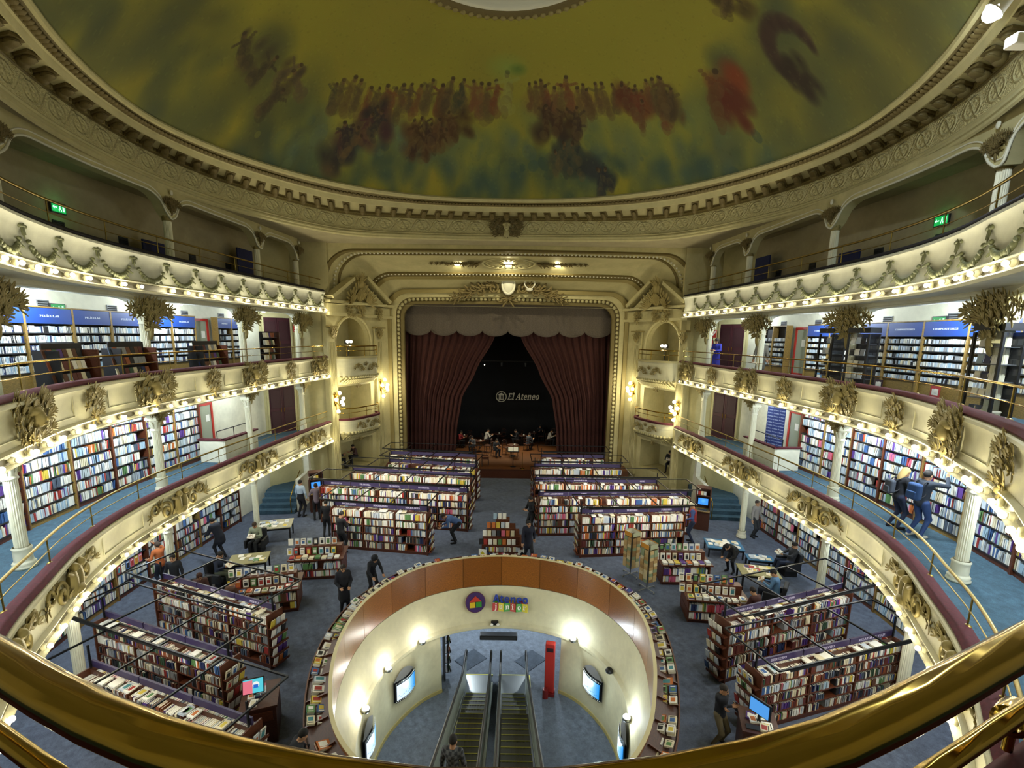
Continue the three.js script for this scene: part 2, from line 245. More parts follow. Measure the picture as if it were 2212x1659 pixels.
ringBand('rim_bead', [[.93, 13.25], [.93, 13.2], [1.0, 13.2], [1.02, 13.26], [1.0, 13.34]], M.plaster);
{ // modillions: scrolled brackets under the corona; dentils below; leaf tongues on the gilt band
  const mg = merge([bx(.26, .05, .5, 0, -.02, .25), sph(.12, 0, -.1, .12, .95, .95, 1.1, 10, 7), sph(.11, 0, -.075, .3, .95, .7, 1.5, 10, 7), leaf(.42, .2, .08, -.03, 0, Math.PI / 2, 0, -.13, .06)]);
  const N = 104, den = [], tng = [], arcPts = splL.getSpacedPoints(N);
  const uOf = (p) => { let best = 0, e = 1e9; for (let i = 0; i <= 1500; i++) { const q = splL.getPoint(i / 1500), d = (q.x - p.x) ** 2 + (q.z - p.z) ** 2; if (d < e) { e = d; best = i / 1500; } } return best; };
  const us = []; for (let i = 0; i < N; i++) us.push(uOf(arcPts[i]));
  const step = (u, t, y) => { const a = ringPt(u, t, y), b = ringPt(u, t + .3, y); return { a, turn: Math.atan2(b[0] - a[0], b[2] - a[2]), w: Math.hypot(b[0] - a[0], b[2] - a[2]) / .3 }; };
  us.forEach((u, i) => {
    const { a, turn, w } = step(u, .18, 13.1); if (a[2] > -4.5) return;
    const m = part('modillion', mg, M.goldDark, corn); m.position.set(...a); m.rotation.y = turn; m.scale.z = w * .36 / .52;
    const u2 = us[(i + 1) % N], du = u2 > u ? u2 - u : u2 - u + 1;
    for (let k = 0; k < 6; k++) { const s = step((u + du * k / 6) % 1, .09, 0), b = bx(.085, .09, .09, 0, 0, .02, 0); b.rotateY(s.turn); b.translate(s.a[0], 13.06, s.a[2]); den.push(b); }
    for (let k = 0; k < 4; k++) { const s = step((u + du * k / 4) % 1, .8, 0), b = sph(.1, 0, 0, 0, .75, .4, 1.2, 6, 4); b.rotateY(s.turn); b.translate(s.a[0], 13.18, s.a[2]); tng.push(b); }
  });
  part('dentil_row', den, M.gold, corn).userData.kind = 'stuff'; part('leaf_tongue_row', tng, M.goldDark, corn).userData.kind = 'stuff';
}
{ const q = ringPt(0, .03, 12.72), o = part('mask_ornament', ornBig, M.goldDark, corn); o.position.set(q[0], q[1] - .04, q[2] + .12); o.scale.setScalar(.95); part('mask', maskGeo, M.plaster, o).position.z = .06; }
// painted dome with the round opening at its crown
function frescoTexture() {
  const W = 2048, H = 2048, c = document.createElement('canvas'); c.width = W; c.height = H; const g = c.getContext('2d'), r = rng(31);
  const X = (x) => (x + 11) / 22 * W, Y = (d) => (d - 1.5) / 20 * H, K = W / 22;
  g.fillStyle = '#8e862e'; g.fillRect(0, 0, W, H);
  const blob = (x, d, s, col, a, sq = .6, rot = 0) => { g.save(); g.translate(X(x), Y(d)); g.rotate(rot); g.scale(1, sq); const q = g.createRadialGradient(0, 0, 0, 0, 0, s * K); q.addColorStop(0, col + Math.round(a * 255).toString(16).padStart(2, '0')); q.addColorStop(1, col + '00'); g.fillStyle = q; g.beginPath(); g.arc(0, 0, s * K, 0, TAU); g.fill(); g.restore(); };
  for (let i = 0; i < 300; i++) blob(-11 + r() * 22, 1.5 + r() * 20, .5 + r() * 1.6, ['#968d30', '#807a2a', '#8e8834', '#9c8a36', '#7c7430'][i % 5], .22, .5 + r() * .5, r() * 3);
  // painted cloud banks, each a heap of puffs with its own outline
  const bank = (x, d, w, cols, n) => { for (let i = 0; i < n; i++) { const q = r(), a = (r() - .5) * 2, px = x + a * w, pd = d + (r() - .5) * .5 * w - (1 - a * a) * .18 * w; g.globalAlpha = .22 + r() * .2; g.fillStyle = cols[Math.floor(r() * cols.length)]; g.beginPath(); g.ellipse(X(px), Y(pd), (.14 + q * .36) * w * K * .6, (.12 + q * .22) * w * K * .6, (r() - .5) * .8, 0, TAU); g.fill(); } g.globalAlpha = 1; };
  const teal = ['#2e4446', '#39504f', '#46594c', '#34483f'], moss = ['#5d6a50', '#7e8440', '#8c8a34', '#4d5f58', '#9a9436'], skyAndShade = ['#3a463c', '#464c34', '#52502c', '#40483a'];
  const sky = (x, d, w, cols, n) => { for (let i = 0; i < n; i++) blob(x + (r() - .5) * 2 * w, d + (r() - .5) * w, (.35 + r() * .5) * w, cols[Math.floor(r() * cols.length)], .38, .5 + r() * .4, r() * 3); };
  for (const sd of [-1, 1]) for (let i = 0; i < 16; i++) { const d = 5.6 + i * .75; sky(.1 + sd * (7.9 - (d - 12.3) ** 2 * .05 + (r() - .5) * 1.2), d, 1.1 + r() * .7, skyAndShade, 9); }  // side patches: painted sky with the shade of the dome's flanks mixed in
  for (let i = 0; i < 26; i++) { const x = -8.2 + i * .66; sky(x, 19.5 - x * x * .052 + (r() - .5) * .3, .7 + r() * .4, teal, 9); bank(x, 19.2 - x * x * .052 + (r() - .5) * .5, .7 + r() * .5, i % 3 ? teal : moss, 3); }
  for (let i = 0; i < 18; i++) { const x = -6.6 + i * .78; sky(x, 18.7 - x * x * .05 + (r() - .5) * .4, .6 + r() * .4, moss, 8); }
  // a loose figure: robe, head, arms; "up" points towards the crown of the dome
  const fig = (x, d, h, robe, lean = 0, arms = 1) => {
    g.save(); g.translate(X(x), Y(d)); g.rotate(Math.atan2(-(x - .1), d - 12.1) * .9 + lean); const s = h * K; // -y in canvas is towards smaller depth
    const E = (x, y, a, b, t, col, al) => { g.globalAlpha = al; g.fillStyle = col; g.beginPath(); g.ellipse(x * s, y * s, a * s, b * s, t, 0, TAU); g.fill(); };
    for (let k = 0; k < 16; k++) { const y = -.24 + k / 16 * .7, wd = .1 + .1 * k / 16; E((r() - .5) * wd * 1.3, y + (r() - .5) * .06, wd * (.5 + r() * .5), .09 + r() * .1, (r() - .5) * .7, k % 4 === 3 ? '#6a5a34' : robe, .34); }
    if (arms) for (const q of [-1, 1]) { const t = r() * 1.6; for (let k = 0; k < 4; k++) E(q * (.1 + k * .06), -.2 - k * .05 * (t - .6), .055, .035, q * .4, robe, .5); }
    E(0, -.35, .06, .08, 0, '#6a5232', .7); E((r() - .5) * .03, -.4, .065, .05, r() - .5, '#33281a', .6); g.restore(); g.globalAlpha = 1;
  };
  const robes = ['#5a4426', '#4a3a2c', '#63502c', '#6b3c28', '#54482c', '#3c3a30', '#704a30'];
  for (let i = 0; i < 46; i++) { const x = -5.4 + i * .235; if (Math.abs(x - .1) < .5) continue; if (i % 2) blob(x, 17.9 - x * x * .048, .3 + r() * .25, robes[Math.floor(r() * 7)], .5, .8, r()); fig(x + r() * .2, 17.8 - x * x * .048 + (r() - .5) * .35, .8 + r() * .35, robes[Math.floor(r() * 7)], (r() - .5) * .2, r() < .4); }
  fig(.1, 17.6, 1.3, '#8f8f4a', 0, 1); blob(.1, 17.0, .8, '#7f9a4a', .6); blob(.45, 17.05, .35, '#4f6a2c', .8);
  for (const [x, d, n, cols, sp] of [[-5.0, 17.5, 34, ['#3a342c', '#4a2c30', '#332e30', '#5a4630', '#2e2a2c'], 1.15], [-2.3, 18.4, 30, ['#4d3420', '#5c4026', '#3b2a20', '#452f1c'], 1.1], [2.0, 18.25, 18, ['#43301f', '#3a2c24'], .8], [2.5, 18.95, 18, ['#3d4238', '#4a4a38', '#2e3230'], .75], [3.7, 19.05, 12, ['#2c3032', '#353838'], .5], [4.2, 17.1, 14, ['#6a3c24', '#5c3420'], .5], [5.2, 16.6, 10, ['#5a4426', '#4a3c28'], .5]]) {
    for (let i = 0; i < n; i++) blob(x + (r() - .5) * sp * 2, d + (r() - .5) * sp * .7, .22 + r() * .34, cols[i % cols.length], .85, .6, r() * 3); for (let i = 0; i < n / 4; i++) fig(x + (r() - .5) * sp * 1.4, d + (r() - .5) * .4, .9, cols[i % cols.length], (r() - .5) * 1.6);
  }
  for (const [x, d] of [[-6.7, 13.9], [-6.55, 14.6], [-6.1, 15.1], [-6.0, 15.5], [-6.75, 15.35]]) { fig(x, d, .95, ['#3f3526', '#4a3d2c', '#5a4c38'][Math.floor(r() * 3)], (r() - .5) * 2); for (let k = 0; k < 4; k++) blob(x + (r() - .5) * .7, d + (r() - .5) * .6, .18 + r() * .16, '#473c2c', .8); }
  for (let k = 0; k < 16; k++) blob(6.2 + r() * .55, 14.7 + r() * .8, .3 + r() * .3, '#7a3c20', .6); for (let k = 0; k < 18; k++) blob(6.9 + (r() - .5) * 1.1, 15.45 + (r() - .5) * .7, .25 + r() * .3, '#5a2a1c', .75); fig(6.3, 15.6, 1.5, '#5c3a22', .5);
  for (let k = 0; k < 60; k++) { const a = .4 + k / 60 * TAU * .78; blob(7.2 + Math.cos(a) * .62 + (r() - .5) * .08, 13.3 + Math.sin(a) * .5 + (r() - .5) * .08, .14 + .16 * Math.sin(k / 60 * Math.PI), k % 5 ? '#3c2c24' : '#5a4636', .6, .8, r()); } for (let k = 0; k < 14; k++) blob(7.6 + (r() - .5) * .8, 13.6 + (r() - .5) * .6, .2 + r() * .2, '#33281f', .85);
  for (let k = 0; k < 10; k++) blob(5.6 + (r() - .5) * 1.2, 13.4 + (r() - .5) * .5, .2 + r() * .2, '#4a3c20', .8);
  fig(5.6, 13.5, .9, '#463820', 1.1);
  for (let i = 0; i < 14000; i++) { g.fillStyle = r() < .5 ? 'rgba(40,40,15,.07)' : 'rgba(190,180,90,.06)'; g.fillRect(r() * W, r() * H, 2 + r() * 6, 2 + r() * 4); }
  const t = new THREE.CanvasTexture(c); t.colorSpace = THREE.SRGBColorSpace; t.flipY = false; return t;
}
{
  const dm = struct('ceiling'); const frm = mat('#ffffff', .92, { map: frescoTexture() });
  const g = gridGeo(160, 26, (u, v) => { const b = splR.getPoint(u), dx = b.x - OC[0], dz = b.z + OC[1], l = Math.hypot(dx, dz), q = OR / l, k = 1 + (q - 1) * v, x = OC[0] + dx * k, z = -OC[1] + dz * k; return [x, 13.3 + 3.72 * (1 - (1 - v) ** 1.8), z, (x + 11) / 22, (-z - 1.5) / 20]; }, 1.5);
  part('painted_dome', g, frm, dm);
  part('dome_shell', gridGeo(60, 8, (u, v) => { const a = u * TAU, k = 1 - v; return [OC[0] + Math.cos(a) * 12.5 * k, 14.2 + 5.2 * Math.sqrt(1 - k * k * .98), -OC[1] + Math.sin(a) * 12.5 * k]; }), M.wallUp, dm);
  const oc = struct('oculus'); const lat = (prof, m, n) => { const q = lathe(prof, 64); q.translate(OC[0], 0, -OC[1]); part(n, q, m, oc); };
  lat([[3.35, 17.02], [3.42, 16.95], [3.3, 16.88], [3.12, 16.9], [3.06, 16.98]], M.goldDark, 'gilt_ring');
  lat([[3.06, 16.98], [2.98, 16.9], [2.86, 16.92], [2.8, 17.02], [2.72, 17.06], [2.7, 17.2]], M.plasterWhite, 'white_ring');
  lat([[0.01, 17.1], [2.72, 17.1], [2.72, 17.25], [.01, 17.25]], mat('#1a2438', .8), 'dark_lid');
  const orn = []; for (let i = 0; i < 90; i++) { const a = i / 90 * TAU; orn.push(sph(.1, OC[0] + Math.cos(a) * 3.27, 16.9, -OC[1] + Math.sin(a) * 3.27, 1, .6, 1, 6, 4)); } part('leaf_row', orn, M.gold, oc).userData.kind = 'stuff';
}
const slant = {};
// side walls behind the tiers, with the slanted ends that hold the doors
for (const s of [-1, 1]) {
  const w = struct('wall_' + sideWord(s)), a = F.find(22, s), b = F.L / 2, wl = (y0, y1, m) => part('plaster', sweep(F, [[2.75, y0], [3.05, y0], [3.05, y1], [2.75, y1]], Math.min(a, b), Math.max(a, b), { ds: .5 }), m, w);
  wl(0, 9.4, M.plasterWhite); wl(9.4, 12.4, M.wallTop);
  const e = F.at(a, 2.75), p = [[e.x, e.z], [s * 10.25 + .1, -23.55], [s * 8.6 + .1, -23.75]];
  for (let i = 0; i < 2; i++) { const [x0, z0] = p[i], [x1, z1] = p[i + 1], L = Math.hypot(x1 - x0, z1 - z0), t = Math.atan2(-(z1 - z0), x1 - x0), k = s < 0 ? -.125 : .125; part('plaster', bx(L + .1, 12.4, .25, (x0 + x1) / 2 + Math.sin(t) * k, 6.2, (z0 + z1) / 2 + Math.cos(t) * k, t), M.plaster, w); }
  const [A, B] = s < 0 ? [p[0], p[1]] : [p[1], p[0]]; slant[s] = { x: A[0] + (B[0] - A[0]) * .5, z: A[1] + (B[1] - A[1]) * .5, turn: Math.atan2(-(B[1] - A[1]), B[0] - A[0]) };
}
// ---------------------------------------------------------------- the three balconies
const bulbGeo = sph(.042, 0, 0, 0, 1, 1.05, 1, 12, 9), socketGeo = (() => { const g = lathe([[.025, -.07], [.045, -.045], [.062, -.035], [.052, .0], [.035, .01]], 12); g.rotateX(Math.PI / 2); g.translate(0, 0, -.03); return g; })();
const balconies = T.map(({ yb, yf }, k) => {
  const b = struct('balcony'), E = F.L, S = (pr, o) => sweep(F, pr, 0, E, { ds: .3, ...o }), pm = k === 2 ? mat('#d5d6c6', .6, { map: plasterT }) : M.front;
  part('soffit', S([[.14, yb - .08], [2.76, yb - .08], [2.76, yf - .02], [.3, yf - .02], [.14, yb]]), M.plasterWhite, b);
  part('deck_carpet', S([[.3, yf - .02], [2.76, yf - .02], [2.76, yf], [.3, yf]]), k === 2 ? mat('#20263a', 1, { map: carpetT }) : M.carpetTier, b);
  part('lamp_moulding', S([[.2, yb - .12], [.1, yb - .14], [.03, yb - .1], [.04, yb - .075], [.15, yb - .07], [.2, yb - .05]]), M.front, b);
  part('lamp_band', S([[.15, yb - .07], [.13, yb - .06], [.14, yb + .08], [.2, yb + .1], [.2, yb - .07]]), M.lampBand, b);
  part('lamp_moulding', S([[.14, yb + .08], [.08, yb + .085], [.075, yb + .11], [.14, yb + .15], [.2, yb + .1]]), M.front, b);
  part('front_panel', S([[.2, yb + .1], [.14, yb + .14], [.17, yb + .26], [.19, yb + .45], [.16, yb + .66], [.11, yb + .76], [.06, yb + .79], [.06, yb + .84], [.12, yb + .87], [.32, yb + .87], [.32, yb + .1]]), pm, b);
  part('velvet_ledge', S([[.11, yb + .87], [.09, yb + .9], [.13, yb + .95], [.2, yb + .965], [.29, yb + .96], [.35, yb + .93], [.36, yb + .87]], { crease: 1.2 }), k === 2 ? mat('#1c1820', .9) : M.velvet, b);
  const ry = (d) => yb + 1.42 + (k === 1 ? .22 * Math.max(0, Math.min(1, (5 - d) / 3.5)) : 0), my = (d) => yb + 1.18 + (k === 1 ? .355 * Math.max(0, Math.min(1, (5 - d) / 3.5)) : 0);
  const rail = (off, f, r, rad = 10) => sweep(F, Array.from({ length: rad }, (_, i) => [off + Math.cos(i / rad * TAU) * r, Math.sin(i / rad * TAU) * r]), 0, E, { ds: k === 1 ? .06 : .25, crease: 1.2, yf: f });
  part('hand_rail', rail(.3, ry, k === 1 ? .0215 : .026, 20), k === 1 ? M.brass : M.brassDull, b, 'polished brass hand rail');
  part('lower_rail', rail(.3, my, .011, 8), k === 1 ? M.brass : M.brassDull, b);
  if (k === 1) part('raised_velvet_pad', sweep(F, [[.3, 7.4], [.29, 7.46], [.31, 7.485], [.4, 7.485], [.42, 7.46], [.42, 7.4]], F.find(1.7, -1), F.find(1.7, 1), { ds: .06, crease: 1.2 }), M.velvet, b);
  const postG = (h) => merge([cyl(.013, .013, h, 0, 0, 0, 8), lathe([[.0, .03], [.03, .025], [.05, .008], [.055, 0]], 12)]);
  for (let s = 1.0; s < E; s += 1.75) { const a = F.at(s, .3); if (-a.z < 3.4) continue; const m = part('rail_post', postG(ry(-a.z) - yb - .94), M.brassDull, b); m.position.set(a.x, yb + .94, a.z); }
  if (k === 1) for (const s of [F.find(1.5, -1), F.find(1.45, 1)]) { const a = F.at(s, .3); const m = part('rail_post', postG(ry(-a.z) - yb - .94), M.brass, b); m.position.set(a.x, yb + .94, a.z); }
  // bulbs along the lower edge
  let n = 0; const step = .6;
  for (let s = .12; s < E; s += step) {
    const a = F.at(s, 0); if (-a.z < 3.9) continue; if (k === 2 && s > 9.9 && s < 10.4) continue; // one lamp is missing on the top tier
    const m = part('bulb', bulbGeo, M.bulb, b); m.position.set(a.x, yb, a.z); m.castShadow = false; m.rotation.y = F.inward(s); part('bulb_socket', socketGeo, M.front, m).position.z = -.03;
    if (n++ % 2 === 0) point(b, [a.x, yb, a.z], WARM, LUM.bulb * 2 * (k === 2 ? 1.15 : 1), 3);
  }
  const put = (geo, s, y, m, name, off = .16, sc = 1) => { const a = F.at(s, off), o = part(name, geo, m, b); o.position.set(a.x, y, a.z); o.rotation.y = F.inward(s); o.scale.setScalar(sc); return o; };
  if (k === 2) for (let s = .7; s < E - .5; s += 1.2) { const a = F.at(s); if (-a.z < 4.2) continue; put(swagGeo, s, yb + .7, M.swag, 'swag', .17, 1.02); put(tasselGeo, s + .6, yb + .72, M.swag, 'tassel', .17, .68); }
  if (k === 1) for (const side of [-1, 1]) [6.1, 8.1, 10.3, 12.5, 15, 17.3, 19.9, 22.3].forEach((d, i) => { const s = F.find(d, side), big = i % 2; const o = put(big ? ornBig : ornSmall, s, yb + .5, M.gold, 'leaf_ornament'); if (big) part('mask', maskGeo, M.gold, o); });
  if (k === 0) for (const side of [-1, 1]) for (const d of [6.4, 8.7, 13, 17.2, 21.4]) { const s = F.find(d, side), o = put(ornScroll, s, yb + .46, M.gold, 'scroll_ornament'); part('cherub_pair', figGeo, M.gold, o); }
  if (k < 2) { // raised panel mouldings between the ornaments
    const fr = []; const ds = k ? [7.2, 9.2, 11.4, 13.75, 16.15, 18.6, 21.1] : [10.8, 15.1, 19.3];
    for (const side of [-1, 1]) for (const d of ds) { const s = F.find(d, side), hw = k ? .5 : .8; for (const [y, r] of [[.26, .1], [.68, .1]]) { const p = []; for (let i = 0; i <= 5; i++) { const a = F.at(s - hw + 2 * hw * i / 5, .165); p.push([a.x, yb + y, a.z]); } fr.push(tube(p, .014, 8, 5)); } for (const q of [-hw, hw]) { const a = F.at(s + q, .165); fr.push(bar([a.x, yb + .26, a.z], [a.x, yb + .68, a.z], .014, 5)); } }
    part('panel_moulding', fr, M.front, b);
  }
  return b;
});
// ---------------------------------------------------------------- columns and the arcades they carry
const flutes = (r, h, y0) => { const pts = []; for (let i = 0; i < 40; i++) { const a = i / 40 * TAU, q = r * (i % 2 ? .9 : 1.03); pts.push([Math.cos(a) * q, Math.sin(a) * q]); } const g = extr(poly(pts), h); g.rotateX(-Math.PI / 2); g.translate(0, y0, 0); return g; };
function column(h, baseH, gold) { // h: floor to underside of the beam
  const o = new THREE.Group(), r = .108;
  part('base', [lathe([[.0, 0], [.2, 0], [.2, .05], [.175, .08], [.19, .11], [.165, .14], [.15, .17], [.15, baseH - .05], [.165, baseH - .03], [.14, baseH]], 20)], M.shaft, o);
  part('shaft', flutes(r, h - baseH - .62, baseH), M.shaft, o);
  const y = h - .62, lv = []; for (let i = 0; i < 8; i++) lv.push(leaf(.24, .1, .05, .08, 0, 0, 0, 0, .1, 0)), lv[i].rotateY(i / 8 * TAU), lv[i].translate(0, y + .02, 0); for (let i = 0; i < 4; i++) { const q = spiral(.055, 1.4, .016, .12, 0, .12); q.rotateY(i / 4 * TAU); q.translate(0, y + .28, 0); lv.push(q); }
  part('capital', [lathe([[.125, y - .02], [.14, y], [.125, y + .02], [.11, y + .1], [.14, y + .26], [.16, y + .3]], 16), bx(.36, .07, .36, 0, y + .34, 0), ...lv], gold ? M.gold : M.shaft, o);
  part('impost', [bx(.3, .3, .3, 0, y + .5, 0)], M.plasterWhite, o);
  return o;
}
const flareGeo = merge([...sprays([-4, -3, -2, -1, 0, 1, 2, 3, 4].flatMap((i) => { const x = i * .165; return [[x, -.2 - .008 * i * i, -i * .32, .9], [x * .8, -.32 - .01 * i * i, -i * .26, .95], ...(Math.abs(i) < 4 ? [[x * .55, -.46, -i * .25]] : []), ...(Math.abs(i) < 3 ? [[x * .4, -.6, -i * .3], [x * .3, -.76, -i * .3, .8]] : [])]; }), 5, .27), bx(.16, .8, .12, 0, -.45, -.02), leaf(.35, .14, .09, -.05, Math.PI, 0, 0, -.72, .04)]);
function arcade(stations, off, yTop, ySpring, yFlat, thick, material, parent) { // beam with rounded openings between the columns
  const cut = .75;
  for (let i = 0; i < stations.length - 1; i++) {
    const s0 = stations[i], s1 = stations[i + 1], n = 26, rows = []; for (let j = 0; j <= n; j++) { const s = s0 + (s1 - s0) * j / n, e = Math.min(s - s0, s1 - s) - .17; let y = yFlat; if (e < cut) { const q = Math.max(0, e) / cut; y = ySpring + (yFlat - ySpring) * Math.sqrt(1 - (1 - q) ** 2); } rows.push([s, y]); }
    const pos = [], P = (r, o, top) => { const a = F.at(r[0], off + o); return [a.x, top ? yTop : r[1], a.z]; }, q = (a, b, c, d) => pos.push(...a, ...b, ...c, ...a, ...c, ...d), h = thick / 2;
    for (let j = 0; j < n; j++) { const a = rows[j], b = rows[j + 1]; q(P(a, -h), P(b, -h), P(b, -h, 1), P(a, -h, 1)); q(P(a, h), P(a, h, 1), P(b, h, 1), P(b, h)); q(P(a, -h), P(a, h), P(b, h), P(b, -h)); }
    const g = new THREE.BufferGeometry(); g.setAttribute('position', new THREE.Float32BufferAttribute(pos, 3)); const ps = g.attributes.position, uv = []; for (let v = 0; v < ps.count; v++) uv.push(ps.getZ(v), ps.getY(v)); g.setAttribute('uv', new THREE.Float32BufferAttribute(uv, 2));
    part('arch_beam', toCreasedNormals(g, .6), material, parent);
    for (const [dy, r] of [[.02, .028], [.14, .018]]) part('arch_moulding', tube(rows.map((w) => { const a = F.at(w[0], off - h - .005); return [a.x, w[1] + dy, a.z]; }), r, 60, 6), M.plasterWhite, parent);
  }
}
const stationD = [[9.8, 13.85, 18.5, 22.6], [9.45, 13.85, 18.5, 22.6], [9.45, 13.85, 18.5, 22.6], [10.2, 15.2, 19.9, 22.8]], near = [6.2, 3.4];
[[0, T[0].yb - .08, .3], [T[0].yf, T[1].yb - .08, .45], [T[1].yf, T[2].yb - .08, .3], [T[2].yf, 12.26, .3]].forEach(([y0, y1, bh], k) => {
  const top = y1, h = (k === 3 ? y1 - .35 : y1 - .18) - y0, proto = column(h, bh, k === 3), arc = struct('arcade');
  for (const side of [-1, 1]) {
    const st = [...near.slice(1), ...near.slice(0, 1), ...stationD[k]].map((d) => F.find(d, side)); const sorted = [...st].sort((a, b) => a - b);
    arcade(sorted, 1.22, top, k === 3 ? top - .95 : top - .42, k === 3 ? top - .32 : top - .14, .3, k === 3 ? M.plaster : M.plasterWhite, arc);
    st.forEach((s, i) => {
      const a = F.at(s, k === 0 && i === 2 ? .82 : 1.22); if (i > 1 || k > 4) { const c = proto.clone(); c.name = numbered('column'); c.userData = { kind: 'structure' }; scene.add(c); c.position.set(a.x, y0, a.z); c.rotation.y = F.inward(s); }
      if (k && i > 1) { const o = part('leaf_bracket', flareGeo, k === 3 ? M.goldDark : M.gold, arc); const q = F.at(s, 1.05); o.position.set(q.x, k === 3 ? top - .3 : top - .03, q.z); o.rotation.y = F.inward(s); o.scale.setScalar(k === 3 ? .5 : k === 2 ? 1.15 : .62); if (k === 3) part('medallion', sph(.12, 0, .25, .1, 1, 1.3, .5), M.plasterWhite, o); }
    });
  }
});

// ---------------------------------------------------------------- proscenium, splayed side walls with boxes, sounding board
const CX = .2;
function archLine(hw, y0, top, r, n = 10) { // left foot -> top -> right foot, even count so that two lines can be lofted
  const o = []; for (let i = 0; i <= n; i++) o.push([-hw, y0 + (top - r - y0) * i / n]); for (let i = 1; i <= n; i++) { const a = Math.PI - i / n * Math.PI / 2; o.push([-hw + r + Math.cos(a) * r, top - r + Math.sin(a) * r]); }
  for (let i = 1; i <= 2 * n; i++) o.push([-hw + r + (2 * hw - 2 * r) * i / (2 * n), top + .06 * Math.sin(i / (2 * n) * Math.PI)]); for (let i = 1; i <= n; i++) { const a = Math.PI / 2 - i / n * Math.PI / 2; o.push([hw - r + Math.cos(a) * r, top - r + Math.sin(a) * r]); } for (let i = 1; i <= n; i++) o.push([hw, top - r + (y0 - top + r) * i / n]); return o.map(([x, y]) => [x + CX, y]);
}
const outA = archLine(8.95, 9.4, 12.05, 1.5), inA = archLine(6.85, 9.4, 10.45, 1.1);
const pros = struct('proscenium');
function boardBand(name, v0, v1, dep, m) { // strip of the sounding board between two fractions, pushed towards the hall by dep
  const n = outA.length - 1; part(name, gridGeo(n, 8, (u, v) => { const i = Math.round(u * n), k = v0 + (v1 - v0) * v, o = outA[i], q = inA[i], e = (v === 0 || v === 1) ? 0 : dep, cv = .35 * Math.sin(k * Math.PI); return [o[0] + (q[0] - o[0]) * k, o[1] + (q[1] - o[1]) * k + cv - e, -(23.9 + 4.1 * k) + e, u * 30, k * 4.5]; }, .6), m, pros);
}
boardBand('gilt_moulding', 0, .07, .12, M.goldBand); boardBand('outer_cove', .07, .2, -.04, M.plaster); boardBand('bead_strip', .2, .24, .05, M.goldBand); boardBand('ceiling_panel', .24, .66, 0, M.plaster); boardBand('bead_strip', .66, .71, .07, M.goldBand); boardBand('inner_moulding', .71, .78, .08, M.gold); boardBand('inner_cove', .78, 1, -.03, M.plaster);
